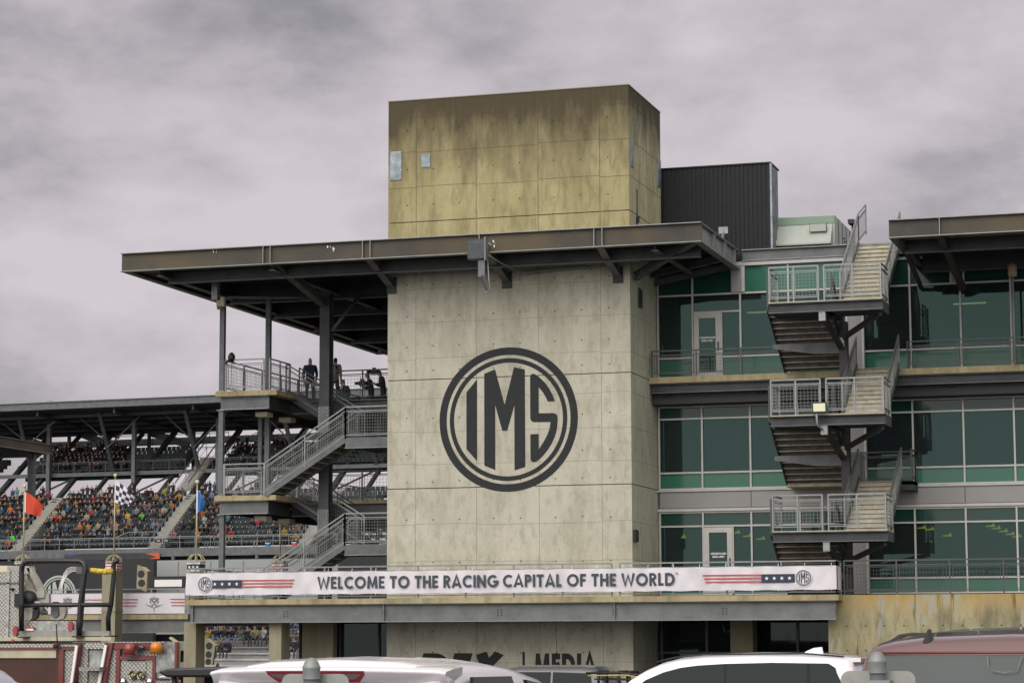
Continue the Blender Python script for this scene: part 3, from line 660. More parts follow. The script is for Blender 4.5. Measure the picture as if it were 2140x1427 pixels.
# ------------------------------------------------------------------ glazed wing right of the tower
md = thing('media_building', 'long glass and concrete office wing with green tinted windows right of the tower', 'building', (-8.0, 80.0, -.9))
MX = [-18.69, -17.24, -15.63, -14.03, -12.37, -11.86, -10.33, -8.72, -7.13, -5.53, -3.93, -2.33, -.73]
FLOORS = {'C': (10.43, 11.13, 13.22, 14.12), 'B': (6.78, 7.33, 9.11, 9.53), 'A': (3.32, 3.82, 5.575, 6.05)}
def fr(mb, x0, x1, z0, z1, y=GY, w=.075): mb.box(x0, x1, y-w, y+.03, z0, z1, 'frame_white')
def pane(par, x0, x1, z0, z1, m): mb = MB(); mb.box(x0, x1, GY, GY+.02, z0, z1, m); part(mb, 'pane', par)
mset = {}
for F, (z0, z1, z2, z3) in FLOORS.items():
    mxs = list(MX)
    if F == 'C': mxs[1] = -17.51; mxs[2] = -15.90; mxs[3] = -14.29
    for i in range(len(mxs)-1):
        a, b = mxs[i], mxs[i+1]
        if i == 4:
            mb = MB(); mb.box(a+.03, b-.03, GY-.16, GY+.1, z0, z3, 'spandrel'); part(mb, 'column_cover', md)
            mb = MB(); fr(mb, a-.04, a+.03, z0, z3, w=.19); fr(mb, b-.03, b+.04, z0, z3, w=.19); part(mb, 'column_trim', md); continue
        door = (F == 'C' and i == 1) or (F == 'A' and i == 1)
        mb = MB(); h = .028
        fr(mb, a-h, a+h, z0, z3); 
        if i == len(mxs)-2: fr(mb, b-h, b+h, z0, z3)
        dx0, dx1, dz = ((-17.46, -16.56, 12.60) if F == 'C' else (-17.21, -16.27, 5.53))
        fr(mb, a+h, b-h, z2-h, z2+h)
        if F != 'C' or i > 4: fr(mb, a+h, b-h, z3-.05, z3)
        if door: fr(mb, dx1+.03, b-h, z1-h, z1+h); fr(mb, dx1, dx1+.05, z0, dz+.02); fr(mb, a+h, b-h, dz, dz+.06) if F == 'C' else None
        else: fr(mb, a+h, b-h, z1-h, z1+h)
        fr(mb, a+h, b-h, z0, z0+.045)
        wn = mb.obj('window', md)
        x0, x1 = a+h, b-h
        up = 'glass_upper' if F != 'C' or i > 2 else 'glass_upper'
        if F == 'C' and i in (2, 3): pane(wn, x0, x1, z2+h, 14.12, 'glass_spandrel')
        else: pane(wn, x0, x1, z2+h, z3-.05, up)
        if door:
            pane(wn, dx1+.05, x1, z0+.045, z1-h, 'glass_spandrel'); pane(wn, dx1+.05, x1, z1+h, (dz if F == 'C' else z2-h), 'glass_vision')
            if F == 'C': pane(wn, x0, x1, dz+.06, z2-h, 'glass_vision')
            mb = MB(); dy = GY-.05; lf = .17
            for p in ((dx0, dx0+lf, z0, dz), (dx1-lf, dx1, z0, dz), (dx0+lf, dx1-lf, dz-.17, dz), (dx0+lf, dx1-lf, z0, z0+.2)): mb.box(p[0], p[1], dy-.05, dy+.04, p[2], p[3], 'frame_white')
            dr = part(mb, 'door', md)
            mb = MB(); mb.box(dx0+lf, dx1-lf, dy-.01, dy+.01, z0+.2, dz-.17, 'glass_vision'); part(mb, 'door_glass', dr)
            mb = MB(); mb.box(dx1-.1, dx1-.06, dy-.09, dy-.05, z0+.9, z0+1.2, 'trim'); part(mb, 'handle', dr)
            mb = MB(); zz = z0+1.32; cxm = (dx0+dx1)/2
            text(mb, 'CREDENTIALED', cxm-.26, dy-.02, zz, .065, 'white', t=.24, width=.52); text(mb, 'MEDIA ONLY', cxm-.20, dy-.02, zz-.10, .065, 'white', t=.24, width=.40); part(mb, 'door_sign', dr)
        else:
            pane(wn, x0, x1, z0+.045, z1-h, 'glass_spandrel'); pane(wn, x0, x1, z1+h, z2-h, 'glass_vision')
# white pilaster head near the canopy corner, trims, spandrel band
mb = MB(); mb.box(-16.18, -15.82, GY-.14, GY-.077, 13.25, 14.1, 'spandrel'); mb.box(-15.82, -15.72, GY-.16, GY-.077, 13.25, 14.1, 'frame_white'); part(mb, 'column_cover', md)
mb = MB(); mb.box(-8.97, -8.75, GY-.12, GY-.077, 13.25, 13.9, 'spandrel'); mb.box(-9.03, -8.97, GY-.14, GY-.077, 13.25, 14.1, 'frame_white'); mb.box(-8.62, -8.56, GY-.14, GY-.077, 13.25, 14.1, 'frame_white'); part(mb, 'column_cover', md)
mb = MB(); mb.box(-16.2, -11.9, GY-.14, GY+.03, 14.12, 14.25, 'frame_white'); part(mb, 'window_head', md)
mb = MB(); chan(mb, (-15.8, GY-.2, 0), (-10.2, GY-.2, 0), (0, -1, 0), 14.26, 14.64, 'steel', 'steel_lt'); part(mb, 'parapet_beam', md)
xs = [-18.69, -15.62, -12.37, -8.72, -5.53, -.7]
for a, b in zip(xs, xs[1:]):
    mb = MB(); mb.box(a+.01, b-.01, GY-.10, GY+.05, 6.17, 6.70, 'spandrel'); part(mb, 'spandrel_panel', md)
mb = MB(); mb.box(TX1, -.7, GY-.14, GY+.03, 6.06, 6.15, 'frame_white'); mb.box(TX1, -.7, GY-.16, GY+.03, 6.71, 6.77, 'frame_white'); part(mb, 'window_head', md)
# upper deck
mb = MB(); mb.box(TX1+.01, -.7, 76.4, GY-.08, 10.20, 10.40, 'conc_slab'); part(mb, 'deck_slab', md)
mb = MB(); chan(mb, (TX1+.02, 76.46, 0), (-.7, 76.46, 0), (0, -1, 0), 9.88, 10.19, 'steel_dk', 'steel'); mb.box(TX1+.02, -.7, 76.75, GY-.05, 9.54, 10.19, 'deck_under'); part(mb, 'deck_beam', md)
for x in (-18.2, -15.1, -9.0, -5.6): mb = MB(); mb.prism([(76.55, 9.87), (GY, 9.87), (GY, 9.56), (77.2, 9.56)], 'X', x-.1, x+.1, 'deck_under'); part(mb, 'bracket', md)
mb = MB(); railing(mb, (TX1+.1, 76.45, 10.40), (-14.2, 76.45, 10.40), 'rail_dk', H=.86, step=1.7); part(mb, 'railing', md)
mb = MB(); railing(mb, (-10.3, 76.45, 10.40), (-.7, 76.45, 10.40), 'rail_dk', H=.86, step=1.55); part(mb, 'railing', md)
# roof, side and interior
mb = MB(); mb.box(TX1, -.7, GY+.1, 96, 14.2, 14.5, 'black_clad'); part(mb, 'roof', md)
mb = MB()
for z in (3.3, 6.78, 10.4): mb.box(TX1+.02, -.75, GY+.06, 92, z-.3, z-.01, 'interior')
for z in (6.15, 9.62, 14.13): mb.box(TX1+.02, -.75, GY+.06, 92, z, z+.06, 'interior_lt')
mb.box(TX1, -.7, 92, 92.2, -.9, 14.2, 'interior'); mb.box(-.9, -.7, GY+.06, 92, -.9, 14.2, 'interior'); mb.box(TX1+.02, TX1+.1, TY1, 92, -.9, 14.2, 'interior')
part(mb, 'interior_shell', md)
mb = MB(); mb.box(-17.9, -12.5, 84, 84.1, 10.4, 13.0, 'interior_lt'); mb.box(-10.9, -1, 83, 83.1, 10.4, 12.9, 'interior_lt'); mb.box(-16.5, -1, 85, 85.1, 6.8, 7.6, 'interior_lt')
mb.box(-10.2, -1, 80.5, 80.7, 3.3, 4.15, 'interior_lt'); mb.box(-17, -13, 86, 86.2, 3.3, 6.1, 'interior_lt'); mb.box(-9.7, -1, 79.2, 79.3, 13.0, 13.12, 'interior_lt'); part(mb, 'partition', md)
mb = MB(); c = at(1990, 655, Y=80.0); text(mb, 'MEDIA CENTER', c.x-.05, 80.0, c.z-.1, .17, 'interior_lt', t=.25, width=1.15); part(mb, 'inside_sign', md)
mb = MB(); mb.box(c.x-.5, c.x+1.2, 80.02, 80.1, c.z-.2, c.z+.2, 'interior'); part(mb, 'inside_sign_board', md)
for (px, py, w_, F) in ((1406, 663, 27, 1), (1588, 654, 50, 1), (2027, 636, 68, 1)):
    a = at(px-w_/2, py, Y=81); b = at(px+w_/2, py, Y=81); mb = MB(); mb.box(a.x, b.x, 80.9, 81.0, a.z-.02, a.z+.02, 'tube_lamp'); part(mb, 'tube_light', md)
for px, py in ((1401, 1115), (1424, 1122), (1538, 1112), (1562, 1119), (1590, 1125), (1455, 1094), (1926, 1102), (1943, 1105), (1980, 1118), (2070, 1098), (2082, 1103), (2097, 1109), (2111, 1115), (1672, 1110), (2125, 1120)):
    a = at(px, py, Y=80.5); mb = MB(); mb.prism([(a.x-.16, a.z-.035), (a.x+.16, a.z-.035), (a.x+.10, a.z+.09), (a.x+.05, a.z+.01), (a.x-.12, a.z+.0)], 'Y', 80.4, 80.5, 'lamp_yellow'); part(mb, 'pendant_lamp', md)
# concrete base wall at the right with streaks
mb = MB(); WY = 72.35
mb.box(-12.30, -.7, WY, GY, -.9, 3.2, 'conc_wall'); part(mb, 'base_wall', md)
mb = MB()
for x in (-10.72, -8.9, -7.05, -5.2): mb.box(x-.006, x+.006, WY-.003, WY+.001, -.9, 3.15, 'seam')
mb.box(-12.29, -.7, WY-.003, WY+.001, 2.0, 2.012, 'seam')
for z in (2.28, 1.55):
    for k in range(14): x = -11.75+.57*k; mb.box(x-.02, x+.02, WY-.005, WY+.001, z-.02, z+.02, 'hole')
part(mb, 'form_seams', md)
mb = MB(); railing(mb, (-11.80, WY+.03, 3.2), (-.8, WY+.03, 3.2), 'rail_dk', H=1.02, step=1.62); part(mb, 'railing', md)
# ground floor recess behind the terrace
mb = MB(); mb.box(TX1+.05, -12.4, 77.2, 77.25, -.9, 3.0, 'glass_dark'); part(mb, 'ground_floor_glass', md)
mb = MB()
for px in (1384, 1478, 1668): x = at(px, 1350, Y=77.2)[0]; mb.box(x-.04, x+.04, 77.12, 77.2, -.9, 3.0, 'steel')
z = at(1450, 1363, Y=77.2)[2]; mb.box(TX1+.05, -12.4, 77.13, 77.2, z-.03, z+.03, 'steel'); part(mb, 'ground_floor_frame', md)
for px in (1554,): x = at(px, 1350, Y=76.0)[0]; mb = MB(); mb.box(x-.36, x+.36, 75.7, 76.4, -.9, 3.0, 'conc_pillar'); part(mb, 'ground_floor_column', md)

# second canopy over the right wing
c2 = thing('steel_canopy', 'flat steel roof canopy with brown fascia at the top right above the glass wing', 'canopy', (-5.0, 77, 13.8))
KX, KY = -10.13, 71.56
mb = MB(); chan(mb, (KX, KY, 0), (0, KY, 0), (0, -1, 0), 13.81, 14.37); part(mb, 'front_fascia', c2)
mb = MB(); chan(mb, (KX, KY+.27, 0), (KX, 96, 0), (-1, 0, 0), 13.81, 14.37, 'steel_dk', 'steel'); part(mb, 'side_fascia', c2)
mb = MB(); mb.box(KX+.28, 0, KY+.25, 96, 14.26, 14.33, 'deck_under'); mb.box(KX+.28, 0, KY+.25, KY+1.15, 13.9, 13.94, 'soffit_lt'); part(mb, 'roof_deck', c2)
mb = MB()
for y in (73.0, 77.0, 81): mb.box(KX+.3, 0, y-.012, y+.012, 13.55, 14.25, 'steel_dk'); mb.box(KX+.3, 0, y-.1, y+.1, 13.53, 13.55, 'steel')
part(mb, 'cross_beams', c2)
for px in (1963,):
    x = at(px, 470, Y=KY)[0]; mb = MB(); mb.box(x-.012, x+.012, KY+.01, KY+.12, 13.84, 14.34, 'galv'); part(mb, 'stiffener', c2)
    mb = MB(); mb.beam((x, KY+.2, 13.86), (x+.05, 76.9, 12.95), .2, .18, 'steel_dk'); part(mb, 'brace', c2)
mb = MB(); mb.beam((KX+.3, KY+.6, 13.8), (KX+.2, GY-.2, 13.1), .12, .12, 'steel_dk'); part(mb, 'brace', c2)
x = -6.93
mb = MB(); mb.tube([(x, 76.2, 10.4), (x, 76.2, 13.6)], .035, 'steel_lt'); pl = part(mb, 'post', c2)
mb = MB(); mb.tube([(x, 76.2, 13.16), (x, 76.2, 13.54)], .14, 'conc_slab', 14); part(mb, 'post_cap', c2)

# rooftop things
ph = thing('mechanical_penthouse', 'black ribbed metal box standing on the roof behind the tower', 'penthouse', (-17, 80.5, 14.5))
mb = MB(); mb.box(-19.72, -15.13, 79.05, 80.45, 14.5, 17.82, 'black_clad'); part(mb, 'wall', ph)
mb = MB()
for k in range(31): x = -19.7+k*.15; mb.box(x, x+.06, 79.01, 79.05, 14.5, 17.78, 'black_clad')
for k in range(5): y = 79.1+k*.25; mb.box(-15.13, -15.09, y, y+.12, 14.5, 17.78, 'plate_blue')
part(mb, 'ribs', ph)
mb = MB(); mb.box(-19.74, -15.08, 78.98, 80.5, 17.82, 17.86, 'black'); mb.box(-15.13, -15.06, 79.0, 79.07, 14.5, 17.82, 'plate_blue'); part(mb, 'coping', ph)
hv = thing('rooftop_unit', 'pale green rooftop air unit with sloping hood on the roof beside the black box', 'air unit', (-14.1, 81, 14.5))
mb = MB(); mb.box(-15.22, -13.16, 80.2, 84.2, 14.9, 16.15, 'hvac'); part(mb, 'casing', hv, bevel=.02)
mb = MB(); mb.prism([(80.19, 15.85), (79.75, 15.16), (79.75, 15.10), (80.19, 15.10)], 'X', -15.2, -13.24, 'hvac'); part(mb, 'hood', hv)
mb = MB(); mb.box(-15.22, -13.18, 80.17, 80.2, 15.86, 16.12, 'hvac_green'); part(mb, 'top_band', hv)
mb = MB(); c = at(1714, 467, Y=79.88); 
for a, b, c_, d in ((-.42, -.40, -.16, .16), (.40, .42, -.16, .16), (-.42, .42, .15, .17), (-.42, .42, -.17, -.15)): mb.box(-14.02+a+.2, -14.02+b+.2, 80.16, 80.175, 15.95+c_-.0, 15.95+d, 'trim')
mb = MB(); mb.box(-13.95, -13.40, 79.86, 79.9, 15.55, 15.80, 'hvac'); mb.box(-13.97, -13.38, 79.9, 79.93, 15.53, 15.82, 'trim'); part(mb, 'access_panel', hv)
mb = MB()
for y in (80.9, 81.7, 82.5, 83.3): mb.box(-13.16, -13.13, y, y+.03, 14.8, 16.1, 'steel')
for y, z in ((82.0, 15.6), (82.1, 15.5), (82.0, 15.2), (82.3, 15.0)): mb.box(-13.16, -13.12, y, y+.12, z, z+.05, 'black')
part(mb, 'side_panels', hv)
mb = MB(); mb.box(-15.3, -13.1, 80.1, 84.3, 14.5, 14.9, 'black'); part(mb, 'base_frame', hv)
cm = thing('security_camera', 'small black camera on a pole above the rooftop beside the pale air unit', 'camera', (-12.55, 80, 14.5))
mb = MB(); mb.box(-12.62, -12.42, 79.6, 80.1, 15.72, 15.86, 'black'); part(mb, 'housing', cm); mb = MB(); mb.tube([(-12.5, 80, 14.5), (-12.5, 80, 15.72)], .06, 'trim'); part(mb, 'pole', cm)
vt = thing('roof_vent', 'small rounded white vent cap on the canopy roof', 'vent', (-16.2, 73.9, 14.6))
mb = MB(); mb.lathe([(.0, .24), (.12, .22), (.2, .12), (.21, .0)], (-16.35, 74.1, 14.6), 'white'); part(mb, 'cap', vt)
an = thing('roof_bracket', 'leaning white steel bracket on the canopy edge before the black box', 'bracket', (-16.0, 75.6, 14.6))
mb = MB(); mb.beam((-16.05, 75.4, 14.58), (-15.98, 75.5, 15.05), .08, .05, 'steel_lt'); part(mb, 'arm', an); mb = MB(); mb.box(-16.15, -15.85, 75.45, 75.5, 14.88, 15.1, 'galv'); part(mb, 'plate', an)

# ------------------------------------------------------------------ terrace in front, with banner
tr = thing('terrace', 'long raised concrete and steel terrace running in front of the tower', 'terrace', (-22.5, 72, -.9))
AX0, AX1, AY = -33.0, -11.85, 71.56
mb = MB(); mb.box(AX0, AX1, AY, 77.1, 3.03, 3.20, 'conc_slab'); part(mb, 'slab', tr)
mb = MB(); chan(mb, (AX0+.12, AY+.08, 0), (AX1-.1, AY+.08, 0), (0, -1, 0), 2.46, 3.025, 'girder', 'galv', w=.12); mb.box(AX0+.25, AX1-.3, AY+.4, AY+.43, 2.5, 3.0, 'steel_dk'); part(mb, 'edge_girder', tr)
mb = MB()
for px in (396, 799, 1282): x = at(px, 1280, Y=AY)[0]+ (0.06 if px == 396 else 0); mb.box(x-.01, x+.01, AY+.09, AY+.18, 2.49, 3.0, 'galv')
for px in (401, 589, 796, 803, 1037, 1278, 1286, 1508, 1745):
    x = at(px, 1280, Y=AY)[0]
    for dx in (0, .11) if px in (589, 1037, 1508) else (0,):
        for z in (2.66, 2.74, 2.82): mb.box(x+dx-.014, x+dx+.014, AY+.155, AY+.19, z-.014, z+.014, 'steel_dk')
part(mb, 'bolts', tr)
mb = MB(); mb.box(AX0+.3, AX1-.3, AY+.6, 77.1, 2.92, 3.0, 'deck_under'); 
for y in (73, 75): mb.box(AX0+.3, AX1-.3, y-.1, y+.1, 2.5, 2.92, 'steel_dk')
part(mb, 'under_beams', tr)
for px in (402, 580):
    x = at(px, 1350, Y=72.2)[0]; mb = MB(); mb.box(x-.21, x+.21, 72.0, 72.7, -.9, 2.5, 'conc_pillar'); part(mb, 'pillar', tr)
mb = MB(); 
railing(mb, (AX0+.1, AY+.06, 3.2), (-18.80, AY+.06, 3.2), 'galv', H=1.0, mesh=False, step=1.52, low=.08)
railing(mb, (-18.55, AY+.06, 3.2), (AX1-.05, AY+.06, 3.2), 'galv', H=1.0, mesh=False, step=1.5, low=.08)
railing(mb, (AX1-.05, AY+.06, 3.2), (AX1-.05, WY, 3.2), 'galv', H=1.0, mesh=False, step=1, low=.08)
railing(mb, (AX0+.1, AY+.1, 3.2), (AX0+.1, 77, 3.2), 'galv', H=1.0, mesh=False, step=1.5, low=.08)
mb.beam((AX0+.1, AY+.06, 3.2+.22), (AX1-.05, AY+.06, 3.2+.22), .02, .02, 'galv'); part(mb, 'railing', tr)
# ground floor glazing left of the tower, under the terrace
gl = thing('glazed_lobby', 'dark glazed lobby front under the terrace left of the tower', 'glass front', (-28, 75, -.9))
lx = [at(p, 1350, Y=74.6)[0] for p in (628, 640, 690, 712, 722, 793)]
mb = MB(); mb.box(lx[0], TX0, 74.6, 74.63, -.9, 3.0, 'glass_dark'); part(mb, 'pane', gl)
mb = MB()
for x in (lx[0], lx[1], lx[3], lx[5]): mb.box(x-.03, x+.03, 74.52, 74.6, -.9, 3.0, 'steel_dk')
mb.box(lx[0], TX0, 74.52, 74.6, .95, 1.02, 'steel_dk'); part(mb, 'frame', gl)
mb = MB(); mb.box(lx[1]+.05, lx[2]+.3, 74.1, 74.45, -.9, 3.0, 'conc_pillar'); part(mb, 'pillar', gl)
mb = MB(); mb.box(lx[0], TX0, 77, 77.2, -.9, 3.0, 'interior'); part(mb, 'back_wall', gl)
mb = MB(); x = at(771, 1350, Y=75.1)[0]; mb.box(x-.52, x+.55, 75.12, 75.16, 1.15, 2.6, 'interior_lt'); emblem(mb, x+.08, 1.95, .42, 75.11, 'paint_dark'); part(mb, 'reflected_emblem', gl)  # panel behind the glass, standing in for an emblem banner reflected in it

# long welcome banner tied to the terrace railing
bn_ = thing('welcome_banner', 'long white banner lettered welcome to the racing capital of the world, on the terrace railing', 'banner', (-22.4, 71.5, 3.2))
BX0, BX1, BY, BZ0, BZ1 = -32.93, -11.89, 71.50, 3.345, 4.045
mb = MB(); rows = []
nx = 260
def wav(x, k): return .016*math.sin(x*2.1+k)+.013*math.sin(x*5.3+1.7*k)+.009*math.sin(x*9.1-2*k)
for j in range(7):
    z = BZ0+(BZ1-BZ0)*j/6
    rows.append([(BX0+(BX1-BX0)*i/nx, BY-.02+wav(i*.11, z*3), z+(.008*math.cos(i*2*PI/13) if j in (0, 6) else 0)) for i in range(nx+1)])
mb.grid(rows, 'banner'); mb.box(BX1-.002, BX1+.002, BY, WY-.05, BZ0, BZ1, 'banner'); part(mb, 'cloth', bn_)
LY = BY-.062
bz = (BZ0+BZ1)/2
mb = MB(); xa = at(665, 1215, Y=BY)[0]; xb = at(1411, 1215, Y=BY)[0]
text(mb, 'WELCOME TO THE RACING CAPITAL OF THE WORLD', xa, LY, bz-.185, .385, 'letter', t=.20, width=xb-xa, sp=.11)
part(mb, 'lettering', bn_); mb = MB(); text(mb, 'TM', xb+.02, LY, bz+.15, .05, 'letter', t=.25); part(mb, 'trademark', bn_)
def flagband(mb, xl, xn, xs, left, z=bz, H=.25, s=1.0):
    """four-star navy block xn wide next to three stripes"""
    navy0, navy1 = (xl, xn)
    mb.box(min(navy0, navy1), max(navy0, navy1), LY+.004, LY+.006, z-H/2, z+H/2, 'navy')
    for k in range(4): star(mb, navy0+(navy1-navy0)*(k+.7)/4.4, z, .065*s, LY-.001, 'white')
    for k in range(3):
        zt = z+H/2-k*H*.4; zb = zt-H*.17; e = .035*k*(-1 if left else 1)
        mb.flat([(xn, LY+.003, zb), (xs+e-(.02 if left else -.02), LY+.003, zb), (xs+e, LY+.003, zt), (xn, LY+.003, zt)], 'red_print')
mb = MB(); X_ = lambda p: at(p, 1215, Y=BY)[0]
flagband(mb, X_(440), X_(507), X_(617), True); part(mb, 'flag_print', bn_); mb = MB(); flagband(mb, X_(1662), X_(1592), X_(1469), False); part(mb, 'flag_print', bn_)
for p in (430, 1680):
    x = X_(p); mb = MB(); mb.prism([(x+.26*math.cos(k*PI/12), bz+.26*math.sin(k*PI/12)) for k in range(24)], 'Y', LY, LY+.002, 'banner'); emblem(mb, x, bz, .235, LY-.003, 'letter'); part(mb, 'round_emblem', bn_)
mb = MB()
for k in range(27):
    x = BX0+.1+k*.8
    mb.tube([(x, BY-.03, BZ1-.02), (x, BY+.02, BZ1+.10)], .007, 'white', 5); mb.tube([(x, BY-.03, BZ0+.02), (x, BY+.02, BZ0-.07)], .007, 'white', 5)
part(mb, 'ties', bn_)
# ------------------------------------------------------------------ outside stair on the right wing
st = thing('escape_stair', 'grey galvanised steel zigzag escape stair climbing the glass wing to its roof', 'stair', (-12.2, 74.2, -.9))
SX0, SX1, SY0, SY1 = -13.90, -10.42, 72.0, 73.45
for z in (12.08, 8.62, 5.12):
    mb = MB(); mb.box(SX0, SX1, SY0, SY1, z-.04, z, 'tread'); 
    part(mb, 'landing', st)
    mb = MB(); chan(mb, (SX0, SY0, 0), (SX1, SY0, 0), (0, -1, 0), z-.34, z-.03, 'steel_dk', 'steel'); mb.box(SX0+.02, SX0+.05, SY0+.27, SY1, z-.33, z-.04, 'steel_dk')
    mb.box(SX1-.05, SX1-.02, SY0+.27, SY1, z-.33, z-.04, 'steel'); mb.box(SX0, SX1, SY1-.05, SY1, z-.33, z-.04, 'steel_dk')
    mb.box(SX0+.06, SX1-.06, SY0+.27, SY1-.06, z-.30, z-.28, 'deck_under'); part(mb, 'landing_beam', st)
    mb = MB(); xm = -12.28
    railing(mb, (SX0+.03, SY0+.04, z), (xm-.08, SY0+.04, z), step=.8); railing(mb, (xm+.1, SY0+.04, z), (SX1-.04, SY0+.04, z), step=1.1)
    railing(mb, (SX0+.03, SY0+.1, z), (SX0+.03, SY1, z), step=1.4); railing(mb, (SX1-.04, SY0+.1, z), (SX1-.04, SY1, z), step=1.4)
    part(mb, 'railing', st)
    # cantilever arms from the column
    mb = MB(); mb.beam((-12.28, SY0+.1, z-.40), (-12.1, 74.5, z-1.15), .14, .16, 'steel_dk'); mb.beam((SX1-.15, SY0+.5, z-.4), (-12.0, 74.5, z-.85), .12, .14, 'steel_dk')
    mb.box(-12.36, -12.16, SY0+.03, SY0+.2, z-.62, z-.34, 'steel_lt'); mb.box(-12.2, -12.05, SY0+.3, 74.6, z-.30, z-.05, 'steel_dk'); part(mb, 'bracket', st)
# lower, left hand flights climb towards the camera; right hand ones climb back
LW = 1.96; RW = 1.28
flz = [((3.3, 5.12), (5.12, 6.83)), ((6.83, 8.62), (8.62, 10.42)), ((10.42, 12.08), (12.08, 14.55))]
for (a, b), (c, d) in flz:
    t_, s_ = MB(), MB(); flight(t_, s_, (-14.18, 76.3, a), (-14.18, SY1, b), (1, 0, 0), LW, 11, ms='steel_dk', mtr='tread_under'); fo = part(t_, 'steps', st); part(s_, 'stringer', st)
    y1 = 76.35 if d < 14 else 77.3
    t_, s_ = MB(), MB(); flight(t_, s_, (-11.88, SY1, c), (-11.88, y1, d), (1, 0, 0), RW, 11 if d < 14 else 14, ms='steel'); part(t_, 'steps', st); part(s_, 'stringer', st)
    mb = MB()
    for x in (-11.92, -10.56): railing(mb, (x, SY1, c+.05), (x, y1, d+.05), 'galv', H=1.0, step=1.5, gap=.09)
    part(mb, 'railing', st)
    mb = MB()
    for x in (-14.2, -12.2): railing(mb, (x, 76.3, a+.05), (x, SY1, b+.05), 'rail_dk', H=1.0, step=1.5, gap=.09)
    part(mb, 'railing', st)
    mb = MB(); zc = (a+b)/2-.35; mb.prism([(-14.3, zc+.22), (-12.1, zc+.22), (-12.1, zc-.14), (-13.0, zc-.12), (-14.3, zc+.08)], 'Y', 74.72, 74.78, 'steel'); part(mb, 'cross_beam', st)
mb = MB()
mb.box(-12.18, -11.92, 74.6, 74.63, -.9, 11.75, 'steel_dk'); mb.box(-12.18, -11.92, 74.85, 74.88, -.9, 11.75, 'steel_dk'); mb.box(-12.07, -12.03, 74.63, 74.85, -.9, 11.75, 'steel_dk'); part(mb, 'column', st)
for z in (10.95, 7.55):
    mb = MB(); mb.box(-12.17, -12.01, 74.5, 74.59, z, z+.28, 'beige'); part(mb, 'junction_box', st)
mb = MB(); railing(mb, (-11.92, 77.3, 14.6), (-11.92, 79.0, 15.2), 'galv', H=1.0, step=1.5, gap=.09); part(mb, 'railing', st)
mb = MB(); railing(mb, (-10.0, 76.5, 14.4), (-10.0, 78.4, 14.75), 'galv', H=.62, step=1.5, mesh=False); part(mb, 'railing', st)
# bridge from the left flights up to deck level on the right of the column
mb = MB(); mb.box(-10.6, -10.2, 76.36, GY, 6.55, 6.83, 'steel_dk'); mb.box(-14.25, -10.2, 76.36, GY-.08, 6.72, 6.83, 'tread'); railing(mb, (-13.7, GY-.3, 6.83), (-10.25, GY-.3, 6.83), 'rail_dk', H=1.0, step=1.6)
railing(mb, (-10.25, 76.4, 6.83), (-10.25, GY-.3, 6.83), 'rail_dk', H=1.0, step=1.2); part(mb, 'deck_bridge', st)
lf = thing('floodlight', 'small yellowish rectangular floodlight in front of the middle landing of the escape stair', 'floodlight', (-12.35, 71.7, 8.6))
c = at(1712, 851, Y=71.7); mb = MB(); mb.box(c.x-.21, c.x+.21, 71.72, 71.8, c.z-.16, c.z+.16, 'trim'); part(mb, 'housing', lf)
mb = MB(); mb.box(c.x-.18, c.x+.18, 71.70, 71.72, c.z-.12, c.z+.12, 'lamp_face'); part(mb, 'lens', lf)
mb = MB(); mb.tube([(c.x-.1, 71.78, c.z-.15), (c.x-.1, 71.85, c.z-.5), (c.x+.05, 71.95, c.z-.66)], .035, 'steel_lt'); part(mb, 'bracket', lf)

